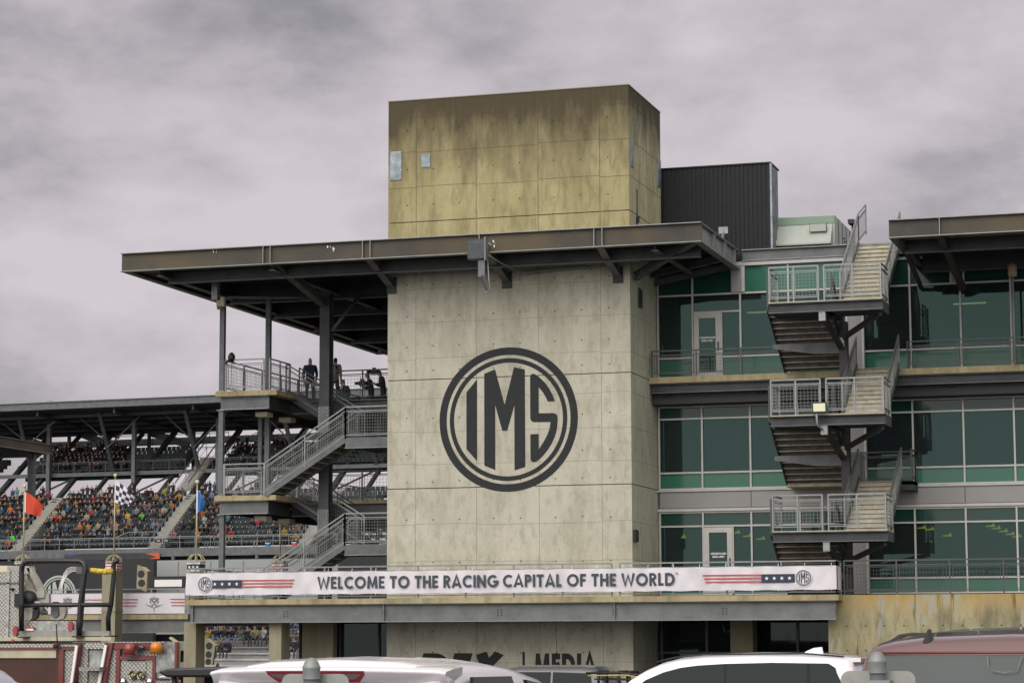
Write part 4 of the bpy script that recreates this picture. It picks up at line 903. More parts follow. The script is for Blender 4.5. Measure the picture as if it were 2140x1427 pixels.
# ------------------------------------------------------------------ open stair and decks left of the tower
ls = thing('deck_stair', 'steel zigzag stair with landings and mesh railings between the tower and the slim posts', 'stair', (-30.5, 77, -.9))
LX0, LXm, LY0 = -33.60, -31.35, 75.1
for z in (6.75, 10.30):
    mb = MB(); mb.prism([(LX0, LY0), (LXm, LY0), (LXm, 79.4), (LX0, 79.4)], 'Z', z-.17, z, 'conc_slab'); part(mb, 'landing', ls)
    mb = MB(); chan(mb, (LX0+.12, LY0+.1, 0), (LXm-.35, LY0+.1, 0), (0, -1, 0), z-.62, z-.175, 'steel', 'steel_lt', w=.1)
    mb.box(LXm-.40, LXm-.36, LY0+.2, 77.2, z-.62, z-.18, 'steel_dk'); mb.box(LX0+.3, LX0+.34, LY0+.35, 90, z-.62, z-.18, 'steel_dk')
    chan(mb, (LXm-.35, 77.3, 0), (-27.0, 77.3, 0), (0, -1, 0), z-.62, z-.2, 'steel_dk', 'steel')
    mb.box(LX0+.35, LXm-.42, LY0+.35, 79.3, z-.30, z-.26, 'deck_under'); part(mb, 'landing_beam', ls)
    for px, dy in ((512, .9), (602 if z < 8 else 610, 3.0)):
        x = at(546 if dy < 1 else 595, 870, Y=LY0+dy)[0]; mb = MB(); mb.box(x-.22, x+.22, LY0+dy, LY0+dy+.5, z-.80, z-.65, 'beige'); part(mb, 'deck_light', ls)
    mb = MB()
    railing(mb, (LX0+.36, LY0+.05, z), (LXm-.5 if z > 8 else LXm-.45, LY0+.05, z), step=1.0)
    railing(mb, (LX0+.3, LY0+.1, z), (LX0+.3, 90, z), step=1.6, m='galv' if z < 8 else 'rail_dk', gap=.11)
    railing(mb, (LXm-.3, (LY0+.1 if z > 8 else 76.4), z), (LXm-.3, 77.0 if z > 8 else 76.6, z), step=1.0)
    part(mb, 'railing', ls)
    mb = MB(); mb.box(LXm, TX0-.0, 79.4, 92, z-.15, z+.02, 'conc_slab'); mb.box(LX0, LXm, 79.41, 92, z-.15, z+.02, 'conc_slab'); part(mb, 'deck_slab', ls)
    mb = MB(); mb.box(LXm, TX0, 79.5, 79.54, z-.62, z-.16, 'steel_dk'); mb.box(LX0+.3, TX0, 80, 92, z-.34, z-.30, 'deck_under')
    for y in (83, 87, 91): mb.box(LX0+.4, TX0, y, y+.04, z-.62, z-.3, 'steel_dk')
    part(mb, 'deck_beam', ls)
    mb = MB(); railing(mb, (LXm, 79.45, z), (TX0-.02, 79.45, z), step=1.6, m='rail_dk', gap=.11); part(mb, 'railing', ls)
    mb = MB(); railing(mb, (LX0+.3, 91.8, z), (TX0-.02, 91.8, z), step=1.6, m='rail_dk', gap=.12); part(mb, 'railing', ls)
for zl, zh in ((3.2, 6.75), (6.75, 10.30)):
    zm = zl+(zh-zl)*.5+.03; xb = -31.75; xk = -28.85
    # front flight
    t_, s_ = MB(), MB(); flight(t_, s_, (xb, LY0, zl), (xk, LY0, zm), (0, 1, 0), 1.1, 11); part(t_, 'steps', ls); part(s_, 'stringer', ls)
    mb = MB(); railing(mb, (xb, LY0-.03, zl), (xk, LY0-.03, zm), step=1.45, gap=.09); part(mb, 'railing', ls)
    mb = MB(); railing(mb, (xb, LY0+1.13, zl), (xk, LY0+1.13, zm), step=1.45, gap=.09, m='steel'); part(mb, 'railing', ls)
    # mid platform
    mb = MB(); mb.box(xk, TX0-.01, LY0, 78.1, zm-.06, zm, 'tread'); part(mb, 'landing', ls)
    mb = MB(); mb.box(xk, TX0-.01, LY0-.04, LY0-.001, zm-.30, zm+.04, 'steel'); mb.box(xk, TX0-.01, LY0-.10, LY0-.04, zm-.32, zm-.30, 'steel_lt'); mb.box(xk, TX0-.01, LY0+.1, 78.0, zm-.26, zm-.24, 'deck_under'); part(mb, 'landing_beam', ls)
    mb = MB(); railing(mb, (xk, LY0-.03, zm), (TX0-.05, LY0-.03, zm), step=1.9, gap=.09); railing(mb, (xk+.1, 78.05, zm), (TX0-.05, 78.05, zm), 'rail_dk', step=1.9, gap=.09); part(mb, 'railing', ls)
    # rear flight going back up to the left
    t_, s_ = MB(), MB(); flight(t_, s_, (xk, 76.95, zm), (xb, 76.95, zh), (0, 1, 0), 1.1, 11, ms='steel_dk'); part(t_, 'steps', ls); part(s_, 'stringer', ls)
    mb = MB(); railing(mb, (xk, 76.9, zm), (xb, 76.9, zh), 'steel_lt' if zl < 4 else 'steel', step=1.45, gap=.09); railing(mb, (xk, 78.1, zm), (xb, 78.1, zh), 'rail_dk', step=1.45, gap=.09); part(mb, 'railing', ls)
def slim_post(x, y, z0, z1, label):
    p = thing('steel_post', label, 'post', (x, y, z0))
    mb = MB(); mb.box(x-.085, x+.085, y-.08, y-.07, z0, z1, 'steel'); mb.box(x-.085, x+.085, y+.07, y+.08, z0, z1, 'steel'); mb.box(x-.012, x+.012, y-.07, y+.07, z0, z1, 'steel_dk'); part(mb, 'shaft', p)
    mb = MB(); mb.box(x-.13, x+.13, y-.13, y+.13, z0, z0+.03, 'steel_lt'); mb.box(x-.13, x+.13, y-.13, y+.13, z1-.03, z1, 'steel_lt'); part(mb, 'end_plate', p)
slim_post(-33.42, 75.25, 10.30, 13.55, 'slim steel post holding the canopy corner, box lamp at its top')
slim_post(-32.55, 77.2, 10.30, 13.8, 'slim steel post rising from the upper landing behind its mesh railing')
slim_post(-33.42, 75.25, 6.75, 9.68, 'slim steel post between lower and upper landing at their left corner')
slim_post(-32.55, 77.2, 6.75, 9.68, 'slim steel post on the lower landing behind its railing')
slim_post(-33.42, 75.4, 3.2, 6.13, 'slim steel post on the terrace under the lower landing')
lb = thing('box_lamp', 'small beige box lamp at the top of the left canopy post', 'lamp', (-33.42, 75.1, 13.3))
mb = MB(); mb.box(-33.56, -33.28, 75.0, 75.15, 13.2, 13.52, 'beige'); part(mb, 'housing', lb); mb = MB(); mb.box(-33.52, -33.36, 74.97, 75.0, 13.1, 13.22, 'steel'); part(mb, 'lens', lb)

# ------------------------------------------------------------------ people
def human(name, J, rad, segmat, head=None, extra=None, subd=2):
    """skeleton J: name->pos, segmat: list (a,b,material); grows one skin surface and colours it by nearest bone"""
    names = list(J); idx = {n: i for i, n in enumerate(names)}
    me = bpy.data.meshes.new('tmp'); me.from_pydata([J[n] for n in names], [(idx[a], idx[b]) for a, b, _ in segmat], [])
    ob = bpy.data.objects.new('tmp', me); C.objects.link(ob)
    md_ = ob.modifiers.new('s', 'SKIN'); md_.use_smooth_shade = True
    for i, n in enumerate(names):
        r = rad.get(n, .05); r = r if isinstance(r, tuple) else (r, r)
        me.skin_vertices[0].data[i].radius = r; me.skin_vertices[0].data[i].use_root = (n == 'pelvis')
    if subd: sb = ob.modifiers.new('d', 'SUBSURF'); sb.levels = subd; sb.render_levels = subd
    dg = bpy.context.evaluated_depsgraph_get(); ev = ob.evaluated_get(dg); out = bpy.data.meshes.new_from_object(ev)
    bpy.data.objects.remove(ob)
    ml = []
    for a, b, m in segmat:
        if m not in ml: ml.append(m)
    if 'head' in J and head not in (None, False) and head not in ml: ml.append(head)
    out.materials.clear()
    for m in ml: out.materials.append(MATS[m])
    segs_ = [(Vector(J[a]), Vector(J[b]), ml.index(m)) for a, b, m in segmat]
    hd = Vector(J['head']); fw = Vector(J.get('_fw', (0, -1, 0)))
    for p in out.polygons:
        c = p.center; best = 9e9; k = 0
        for a, b, m in segs_:
            ab = b-a; t = max(0, min(1, (c-a).dot(ab)/max(ab.length_squared, 1e-9))); dd = (c-a-ab*t).length
            if dd < best: best = dd; k = m
        if head and (c-hd).length < .2 and c.z > hd.z-.10:
            l = c-hd
            if l.z > .06 or l.dot(fw) < -.02: k = ml.index(head)
        p.material_index = k; p.use_smooth = True
    out.name = name
    return out
def limbs(J, rad, fingers=False):
    pass
def stand_pose(arms='down', fingers=False, lean=0.0, bulky=1.0, mats_=('top', 'skin_r', 'hair_r', 'pants_r'), look=(0, -1, 0)):
    top, sk, hr, pn = mats_
    J = {'pelvis': (0, 0, .95), 'waist': (0, 0, 1.10), 'chest': (0, -.02-lean*.4, 1.32), 'neck': (0, -.02-lean*.7, 1.49), 'head0': (0, -.03-lean*.8, 1.58), 'head': (0, -.04-lean*.9, 1.66), 'crown': (0, -.03-lean*.9, 1.75),
         'nose': (look[0]*.105, -.04-lean*.9+look[1]*.105, 1.645)}
    rad = {'pelvis': (.16, .12), 'waist': (.15, .11), 'chest': (.19*bulky, .13*bulky), 'neck': .062, 'head0': .075, 'head': (.082, .10), 'crown': (.06, .07), 'nose': .016}
    sm = [('pelvis', 'waist', top), ('waist', 'chest', top), ('chest', 'neck', top), ('neck', 'head0', sk), ('head0', 'head', sk), ('head', 'crown', hr), ('head', 'nose', sk)]
    for s, n in ((-1, 'l'), (1, 'r')):
        J['hip'+n] = (s*.10, 0, .90); J['knee'+n] = (s*.115, -.02, .50); J['ank'+n] = (s*.12, .02, .09); J['toe'+n] = (s*.13, -.14, .04)
        rad.update({'hip'+n: (.10, .10), 'knee'+n: .062, 'ank'+n: .045, 'toe'+n: (.045, .03)})
        sm += [('pelvis', 'hip'+n, top), ('hip'+n, 'knee'+n, pn), ('knee'+n, 'ank'+n, pn), ('ank'+n, 'toe'+n, 'shoes')]
        J['sh'+n] = (s*.19, -lean*.6, 1.42); rad['sh'+n] = .065*bulky
        if arms == 'down': J['el'+n] = (s*.245, .02, 1.14); J['wr'+n] = (s*.215, -.09, .91)
        elif arms == 'front': J['el'+n] = (s*.25, -.08, 1.16); J['wr'+n] = (s*.10, -.28, 1.22)
        elif arms == 'cam': J['el'+n] = (s*.24, -.20, 1.22); J['wr'+n] = (s*.14, -.36, 1.45)
        elif arms == 'phone': J['el'+n] = (s*.24, -.16, 1.25); J['wr'+n] = (s*.09, -.25, 1.55)
        rad.update({'el'+n: .046*bulky, 'wr'+n: .034}); w_ = Vector(J['wr'+n]); d = (w_-Vector(J['el'+n])).normalized()
        J['pm'+n] = tuple(w_+d*.07); rad['pm'+n] = (.034, .022)
        sm += [('chest', 'sh'+n, top), ('sh'+n, 'el'+n, top), ('el'+n, 'wr'+n, top), ('wr'+n, 'pm'+n, sk)]
        if fingers:
            side = d.cross(Vector((0, 1, 0))); side = side.normalized() if side.length > .1 else Vector((1, 0, 0))
            for q, (o_, ln) in enumerate(((-.027, .065), (-.009, .078), (.009, .074), (.027, .058))):
                a = Vector(J['pm'+n])+side*o_+d*.028; b = a+d*ln*.55+Vector((0, -.008, -.005)); e_ = b+d*ln*.4+Vector((0, -.02, -.012))
                for nm, v_ in (('a', a), ('b', b), ('c', e_)): J[f'f{n}{q}{nm}'] = tuple(v_); rad[f'f{n}{q}{nm}'] = .009
                sm += [('pm'+n, f'f{n}{q}a', sk), (f'f{n}{q}a', f'f{n}{q}b', sk), (f'f{n}{q}b', f'f{n}{q}c', sk)]
            a = w_+d*.02+side*(.04*s); b = a+d*.035+side*(.015*s); J[f't{n}a'] = tuple(a); J[f't{n}b'] = tuple(b); rad[f't{n}a'] = .011; rad[f't{n}b'] = .009
            sm += [('wr'+n, f't{n}a', sk), (f't{n}a', f't{n}b', sk)]
    J['_fw'] = look
    fw = J.pop('_fw'); J2 = dict(J); return J2, rad, sm, hr, fw
def sit_pose(arms='lap', lean=0.0, mats_=('top', 'skin_r', 'hair_r', 'pants_r')):
    top, sk, hr, pn = mats_
    J = {'pelvis': (0, .05, .50), 'waist': (0, .04, .64), 'chest': (0, .02-lean*.5, .86), 'neck': (0, -.0-lean*.8, 1.03), 'head0': (0, -.01-lean, 1.12), 'head': (0, -.03-lean, 1.20), 'crown': (0, -.02-lean, 1.29)}
    rad = {'pelvis': (.17, .13), 'waist': (.155, .12), 'chest': (.19, .135), 'neck': .062, 'head0': .075, 'head': (.085, .10), 'crown': (.062, .07)}
    sm = [('pelvis', 'waist', top), ('waist', 'chest', top), ('chest', 'neck', top), ('neck', 'head0', sk), ('head0', 'head', sk), ('head', 'crown', hr)]
    for s, n in ((-1, 'l'), (1, 'r')):
        J['hip'+n] = (s*.11, 0, .47); J['knee'+n] = (s*.14, -.42, .48); J['ank'+n] = (s*.13, -.42, .08); J['toe'+n] = (s*.14, -.57, .04)
        rad.update({'hip'+n: .095, 'knee'+n: .065, 'ank'+n: .047, 'toe'+n: (.045, .03)})
        sm += [('pelvis', 'hip'+n, pn), ('hip'+n, 'knee'+n, pn), ('knee'+n, 'ank'+n, pn), ('ank'+n, 'toe'+n, 'shoes')]
        J['sh'+n] = (s*.20, .01-lean*.7, .96); rad['sh'+n] = .068
        if arms == 'lap': J['el'+n] = (s*.27, -.06, .70); J['wr'+n] = (s*.10, -.30, .60)
        elif arms == 'chin': J['el'+n] = (s*.22, -.32, .66); J['wr'+n] = (s*.07, -.26-lean, .90)
        else: J['el'+n] = (s*.25, -.14, .78); J['wr'+n] = (s*.08, -.24, .96)
        rad.update({'el'+n: .05, 'wr'+n: .037}); w_ = Vector(J['wr'+n]); d = (w_-Vector(J['el'+n])).normalized()
        J['pm'+n] = tuple(w_+d*.09); rad['pm'+n] = (.04, .028)
        sm += [('chest', 'sh'+n, top), ('sh'+n, 'el'+n, top), ('el'+n, 'wr'+n, top), ('wr'+n, 'pm'+n, sk)]
    return J, rad, sm, hr, (0, -1, 0)
def mk(name, pose, subd=1):
    J, rad, sm, hr, fw = pose; m = human(name, J, rad, sm, head=hr, subd=subd); return m
P_SIT = [mk('person', sit_pose('lap')), mk('person', sit_pose('chin', .12)), mk('person', sit_pose('up', .04)), mk('person', sit_pose('lap', .18))]
P_STD = [mk('person', stand_pose('down')), mk('person', stand_pose('front')), mk('person', stand_pose('phone'))]
def person(mesh, loc, rz, col, label, group=None, scale=1.0):
    o = bpy.data.objects.new('person', mesh); C.objects.link(o); o.location = loc; o.rotation_euler = (0, 0, rz); o.color = (*col, 1)
    ROOTM[o.name] = Matrix.Translation(Vector(loc)) @ Matrix.Rotation(rz, 4, 'Z')
    if scale != 1: o.scale = (scale,)*3
    return tag(o, label, 'person', group)

# people on the upper deck
DK = 10.32
dmesh = mk('person', stand_pose('down', True, .03, 1.25, mats_=('top', 'skin', 'hair', 'trousers')), 2)
a = at(651, 826, Z=DK); person(dmesh, (at(648, 800, Y=81.0)[0], 81.0, DK), PI*.1, (.02, .025, .045), 'person in dark navy jacket standing on the upper deck just left of the thick column')
bmesh_ = mk('person', stand_pose('down', True, .06, 1.18, mats_=('top', 'skin', 'hair', 'trousers')), 2)
bx_ = at(699, 800, Y=81.0)[0]; pb = person(bmesh_, (bx_, 81.0, DK), PI, (.26, .25, .22), 'person in beige jacket seen from behind wearing a backpack, right of the thick column')
bp = thing('backpack', 'pale grey backpack on the back of the person in beige beside the column', 'bag', (bx_, 80.85, DK+1.1))
mb = MB(); mb.lathe([(.0, -.24), (.13, -.23), (.165, -.10), (.16, .12), (.11, .24), (0, .28)], (bx_-.02, 80.8, DK+1.2), 'beige', 14); part(mb, 'pack', bp)
mb = MB(); mb.lathe([(.0, -.1), (.10, -.1), (.11, .02), (.0, .08)], (bx_-.02, 80.67, DK+1.08), 'conc_grey', 12); part(mb, 'pocket', bp)
mb = MB()
for s in (-.1, .1): mb.tube([(bx_-.02+s, 80.82, DK+.98), (bx_-.02+s*1.3, 80.95, DK+1.42), (bx_-.02+s*1.2, 81.08, DK+1.38)], .018, 'trim', 6)
part(mb, 'strap', bp)
smesh = mk('person', stand_pose('down', True, .02, 1.15, mats_=('top', 'skin', 'hair', 'trousers')), 2)
x = at(719, 800, Y=88)[0]; o = person(smesh, (x, 88, DK), R_(-12), (.022, .024, .032), 'person in dark suit and tie facing the camera, right of the one with the backpack')
mb = MB(); mb.prism([(-.05, 1.44), (.05, 1.44), (.0, 1.20)], 'Y', -.195, -.16, 'white'); mb.prism([(-.012, 1.43), (.012, 1.43), (.014, 1.18), (-.014, 1.18)], 'Y', -.205, -.196, 'trim')
sh = mb.obj('shirt', o, local=True)
kmesh = mk('person', stand_pose('front', True, .12, 1.45, mats_=('top', 'skin', 'trim', 'trousers')), 2)
for px, Yk, lab, cl in ((776, 86.6, 'person in black operating a camera by the upper deck railing', (.012, .012, .016)), (801, 85.8, 'person in black hard against the tower holding a video camera', (.015, .014, .018))):
    x = at(px, 800, Y=Yk)[0]
    person(kmesh, (x, Yk, DK), R_(-60), cl, lab, scale=1.02)
    cv = thing('video_camera', 'black broadcast camera held by '+('the operator at the railing' if px == 776 else 'the operator against the tower'), 'camera', (x-.3, Yk-.1, DK+1.1))
    zc_ = DK+(1.30 if px == 776 else 1.62)
    mb = MB(); mb.box(x-.46, x-.16, Yk-.2, Yk-.04, zc_, zc_+.17, 'black'); part(mb, 'body', cv, bevel=.02); mb = MB(); mb.tube([(x-.46, Yk-.12, zc_+.09), (x-.62, Yk-.12, zc_+.09)], .06, 'black'); part(mb, 'lens', cv)
    mb = MB(); mb.box(x-.38, x-.26, Yk-.18, Yk-.08, zc_+.18, zc_+.25, 'trim'); part(mb, 'viewfinder', cv)
cc = thing('covered_camera', 'pointed black covered camera on the left corner of the upper landing railing', 'camera', (-33.2, 75.2, 11.4))
mb = MB(); c = at(484, 748, Y=75.15); mb.lathe([(0, .20), (.06, .17), (.12, .08), (.125, -.02), (.09, -.12), (0, -.14)], (c.x, 75.15, c.z), 'black', 12); part(mb, 'cover', cc)
mb = MB(); mb.tube([(c.x-.06, 75.15, c.z-.08), (c.x-.2, 75.15, c.z-.14), (c.x-.2, 75.15, c.z-.2)], .05, 'black'); part(mb, 'arm', cc)
mb = MB(); mb.tube([(c.x+.05, 75.05, c.z-.1), (c.x+.06, 75.03, c.z-.5), (c.x+.05, 75.03, c.z-.9), (c.x-.05, 75.03, c.z-1.1)], .008, 'trim', 5); part(mb, 'cable', cc)

# ------------------------------------------------------------------ flags on poles with open domes
def flagpole(px, ptop, Y, kind, lab, bunting):
    base = at(px, 1174, Y=Y); ztop = at(px, ptop, Y=Y).z; x, z = base.x, base.z
    fp = thing('flagpole', lab, 'flagpole', (x, Y, z-.4))
    mb = MB(); mb.tube([(x, Y, z), (x, Y, ztop)], [.035, .022], 'brass', 8); part(mb, 'pole', fp)
    mb = MB(); mb.lathe([(0, .07), (.05, .05), (.07, 0), (.05, -.05), (0, -.07)], (x, Y, ztop+.05), 'beige', 12); part(mb, 'ball', fp)
    mb = MB()
    for k in range(4):
        t = k*PI/4+.3; mb.tube([(x+.29*math.cos(t)*math.cos(b), Y+.29*math.sin(t)*math.cos(b), z+.26*math.sin(b)) for b in [PI*j/14 for j in range(15)]], .012, 'brass', 6)
    mb.lathe([(.27, 0), (.31, 0), (.31, .03), (.27, .03)], (x, Y, z), 'brass', 24); part(mb, 'dome', fp)
    mb = MB(); w_ = .22; mb.box(x-w_, x+w_, Y-w_, Y+w_, z-.30, z-.003, 'white'); part(mb, 'cap', fp)
    mb = MB()
    if bunting == 'stars':
        mb.box(x-w_-.004, x+w_+.004, Y-w_-.004, Y+w_+.004, z-.26, z-.07, 'navy')
        for k in range(3): star(mb, x-.14+k*.14, z-.165, .05, Y-w_-.008, 'white')
    else:
        for k in range(3): mb.box(x-w_-.004, x+w_+.004, Y-w_-.004, Y+w_+.004, z-.28+k*.10, z-.235+k*.10, 'red_print')
    part(mb, 'bunting', fp)
    return x, z, ztop
def flag(x, Y, px0, pts, lab, kind):
    """hanging flag: pts = outline corners (px) ul, ll, lr, ur"""
    ul, ll, lr, ur = [at(*p, Y=Y) for p in pts]; rows = []; n = 14
    for j in range(n+1):
        v = j/n; row = []
        for i in range(n+1):
            u = i/n; p = ul*(1-u)*(1-v)+ll*(1-u)*v+lr*u*v+ur*u*(1-v)
            row.append((p.x, Y+.07*math.sin(u*7+v*2)*u+.05*math.sin(u*13-v*3)*u, p.z+.05*math.sin(PI*u)*(1-v)))
        rows.append(row)
    fo = thing('flag', lab, 'flag', (ul.x, Y, ll.z)); mb = MB()
    if kind == 'check':
        vs = [p for r in rows for p in r]
        for m_ in ('flag_white', 'flag_black'):
            k = mb.mi(m_)
        o = len(mb.v); mb.v += [Vector(p) for p in vs]
        for j in range(n):
            for i in range(n):
                mb.f.append([o+j*(n+1)+i, o+j*(n+1)+i+1, o+(j+1)*(n+1)+i+1, o+(j+1)*(n+1)+i]); q = (int(i*5/n)+int(j*5/n)) % 2
                mb.m.append(mb.mi('flag_black') if q else mb.mi('flag_white')); mb.sm.append(True)
    else: mb.grid(rows, kind)
    part(mb, 'cloth', fo)
    mb = MB(); mb.box(ul.x-.03, ul.x+.01, Y-.01, Y+.01, ll.z, ul.z, 'flag_white'); part(mb, 'hoist_edge', fo)
FY0, FY1, FY2, FY3 = 80, 79.5, 72.35, 80.5
flagpole(48, 1018, FY0, 'r', 'slim flagpole with red flag, leftmost of the row', 'stars')
flagpole(238, 996, FY1, 'c', 'slim flagpole with chequered flag on the striped pillar', 'stripes')
flagpole(410, 1010, FY2, 'b', 'slim flagpole with blue flag above the left end of the long banner', 'stars')
flagpole(585, 1078, FY3, 'n', 'slim flagpole with wire dome below the front stair flight', 'stripes')
flag(0, FY0-.03, 48, ((54, 1028), (53, 1070), (84, 1080), (90, 1056)), 'red flag hanging from the leftmost flagpole', 'flag_red')
flag(0, FY1-.03, 238, ((242, 1003), (241, 1050), (268, 1058), (281, 1038)), 'black and white chequered flag on the second pole', 'check')
flag(0, FY2-.03, 410, ((413, 1024), (412, 1072), (424, 1066), (428, 1045)), 'blue flag hanging slack from the third flagpole', 'flag_blue')
for px, Y, lab in ((235, FY1, 'square concrete pillar carrying the second flagpole'), (48, FY0, 'square concrete pillar carrying the leftmost flagpole')):
    x, z = at(px, 1240, Y=Y).x, at(px, 1193, Y=Y).z
    pl = thing('concrete_pillar', lab, 'pillar', (x, Y, -.9)); mb = MB(); mb.box(x-.27, x+.27, Y-.3, Y+.3, -.9, z, 'conc_pillar'); part(mb, 'shaft', pl); mb = MB(); mb.box(x-.29, x+.29, Y-.32, Y+.32, 2.95, 3.0, 'seam'); part(mb, 'joint', pl)
x = at(402, 1200, Y=FY2).x; 
for px, Y in ((410, FY2), (585, FY3)):
    x = at(px-1, 1200, Y=Y).x; z = at(px, 1193, Y=Y).z; mb = MB(); mb.box(x-.21, x+.21, Y-.2, Y+.2, 3.21, z, 'conc_pillar'); part(mb, 'pillar', tr)

# ------------------------------------------------------------------ lower terrace at the left with winged wheel banner
lt = thing('terrace', 'lower concrete terrace edge at the left, behind the fire truck', 'terrace', (-42, 80.5, -.9))
LTY = 80.5; lx0, lx1 = -47.5, -37.0
mb = MB(); mb.box(lx0, lx1, LTY, 90, 2.68, 2.86, 'conc_slab'); part(mb, 'slab', lt)
mb = MB(); mb.box(lx0, lx1, LTY+.15, LTY+.2, 2.22, 2.67, 'girder'); mb.box(lx0, lx1, LTY+.02, LTY+.2, 2.19, 2.22, 'galv'); mb.box(lx0, lx1, LTY+.5, 90, 2.5, 2.66, 'deck_under'); part(mb, 'edge_girder', lt)
mb = MB(); railing(mb, (lx0, LTY+.1, 2.86), (lx1, LTY+.1, 2.86), 'galv', H=.92, mesh=False, step=1.5); part(mb, 'railing', lt)
def wings(mb, cx, cz, s, y):
    mb.ring((cx, cz), .10*s, .125*s, y, 'letter', 20)
    for g in (-1, 1):
        for k in range(4):
            z0 = cz+.02*s-k*.035*s; L_ = (.62-.12*k)*s
            mb.flat([(cx+g*.12*s, y, z0), (cx+g*L_, y, z0+.10*s-k*.02*s), (cx+g*(L_-.05*s), y, z0+.075*s-k*.02*s), (cx+g*.12*s, y, z0-.014*s)], 'letter')
        for k in range(3):
            for j in range(3):
                if (k+j) % 2 == 0: x_ = cx+g*(.02+.09*k)*s; z_ = cz+.20*s+.09*j*s; mb.flat([(x_, y-.001*k, z_), (x_+g*.08*s, y-.001*k, z_+.02*s), (x_+g*.07*s, y-.001*k, z_+.09*s), (x_-g*.01*s, y-.001*k, z_+.08*s)], 'letter')
        mb.beam((cx, y, cz+.1*s), (cx+g*.16*s, y, cz+.50*s), .004, .014*s, 'letter')
    mb.ring((cx, cz+.30*s), .24*s, .255*s, y-.002, 'letter', 20, 1.0)
    mb.beam((cx, y, cz-.1*s), (cx, y, cz-.32*s), .004, .03*s, 'letter')
for (a, b, lab) in ((256, 386, 'white banner with winged wheel and red stripes left of the long welcome banner'), (101, 215, 'white banner with winged wheel partly hidden by the truck boom')):
    A = at(a, 1262, Y=LTY-.02); B = at(b, 1262, Y=LTY-.02); z0, z1 = 2.89, 3.62
    bb = thing('winged_banner', lab, 'banner', ((A.x+B.x)/2, LTY, 2.86))
    mb = MB(); mb.grid([[(A.x+(B.x-A.x)*i/40, LTY-.03+.012*math.sin(i*.5+j), z0+(z1-z0)*j/3) for i in range(41)] for j in range(4)], 'banner'); part(mb, 'cloth', bb)
    mb = MB(); cx = at(322 if a > 200 else 141, 1262, Y=LTY-.06).x; wings(mb, cx, 3.16, .62, LTY-.06); part(mb, 'wheel_print', bb)
    mb = MB(); y = LTY-.06
    for k in range(3):
        z = 3.42-k*.115
        if a > 200:
            mb.box(A.x+.02, at(288, 1262, Y=y).x-.03*k, y, y+.002, z-.03, z, 'red_print'); mb.box(at(355, 1262, Y=y).x+.03*k, B.x, y, y+.002, z-.03, z, 'red_print')
        else: mb.box(at(172, 1262, Y=y).x+.03*k, B.x-.02, y, y+.002, z-.03, z, 'red_print')
    part(mb, 'stripes', bb)

# black hoarding with pale round emblem, grey boxes and cast brackets behind
hd_ = thing('black_hoarding', 'black hoarding wall with big pale round emblem behind the left terrace', 'hoarding', (-50, 95, -.9))
a = at(60, 1172, Y=95); b = at(322, 1172, Y=95); zt = a.z
mb = MB(); mb.box(a.x-12, b.x, 95, 95.3, -.9, zt, 'black'); part(mb, 'panel', hd_)
c = at(122, 1243, Y=94.95); R0 = (at(159, 1243, Y=94.95)-c).length
mb = MB(); emblem(mb, c.x, c.z, R0, 94.96, 'logo_grey'); part(mb, 'painted_emblem', hd_)
sb_ = thing('score_box', 'low black cabinet with a blank white panel behind the terrace railing', 'cabinet', (at(352, 1217, Y=93).x, 93, 2))
a = at(322, 1204, Y=93); b = at(386, 1230, Y=93); mb = MB(); mb.box(a.x, b.x, 93, 93.6, b.z, a.z, 'black'); part(mb, 'cabinet', sb_)
a = at(323, 1211, Y=92.97); b = at(380, 1225, Y=92.97); mb = MB(); mb.box(a.x, b.x, 92.97, 92.99, b.z, a.z, 'white'); part(mb, 'panel', sb_)
gw = thing('grey_wall', 'pale grey panelled wall behind the terrace left of the long banner', 'wall', (-45, 97, 0))
a = at(320, 1178, Y=97); b = at(660, 1240, Y=97); mb = MB(); mb.box(a.x, b.x+1, 97, 97.2, b.z-.9, a.z+.15, 'stand_grey'); part(mb, 'panel', gw)
mb = MB()
for px in (372, 440, 508): x = at(px, 1200, Y=97).x; mb.box(x-.02, x+.02, 96.98, 97, b.z-.9, a.z+.1, 'seam')
part(mb, 'joints', gw)
mb = MB(); xw = at(388, 1300, Y=96.5).x; mb.box(-62, xw, 96.5, 96.9, .6, 1.0, 'stand_grey'); mb.box(-62, xw, 96.5, 96.9, 1.5, 1.9, 'stand_grey'); mb.box(-62, xw, 97, 97.2, -.9, 2.2, 'black')
tag(mb.obj('pit_wall', loc=(-42, 96.7, -.9)), 'dark wall with grey guard rails under the left terrace', 'wall')
def bracket(pts, holes, Y, lab):
    bk = thing('cast_bracket', lab, 'bracket', at(*pts[0], Y=Y)); mb = MB(); P = [at(*p, Y=Y) for p in pts]
    mb.prism([(p.x, p.z) for p in P], 'Y', Y, Y+.12, 'conc_pillar'); part(mb, 'plate', bk); mb = MB()
    for px, py, r in holes:
        c = at(px, py, Y=Y); rr = r/5039*(c-CAM).dot(_f); mb.prism([(c.x+rr*math.cos(k*PI/10), c.z+rr*math.sin(k*PI/10)) for k in range(20)], 'Y', Y-.004, Y-.001, 'black'); 
    part(mb, 'hole', bk); mb = MB(); mb.prism([(P[i].x, P[i].z) for i in (1, 2)]+[(P[2].x+.06, P[2].z), (P[1].x+.06, P[1].z)], 'Y', Y-.02, Y+.2, 'brass'); part(mb, 'rim', bk)
bracket(((287, 1180), (298, 1184), (308, 1193), (306, 1236), (285, 1228)), ((295, 1199, 8), (296, 1218, 8)), 90, 'pale metal bracket with two round holes standing before the black hoarding')
bracket(((427, 1330), (434, 1334), (450, 1348), (444, 1389), (427, 1389)), ((437, 1349, 7.5), (436, 1367, 7), (435, 1382, 6.5)), 79, 'pale metal bracket with three round holes under the terrace')
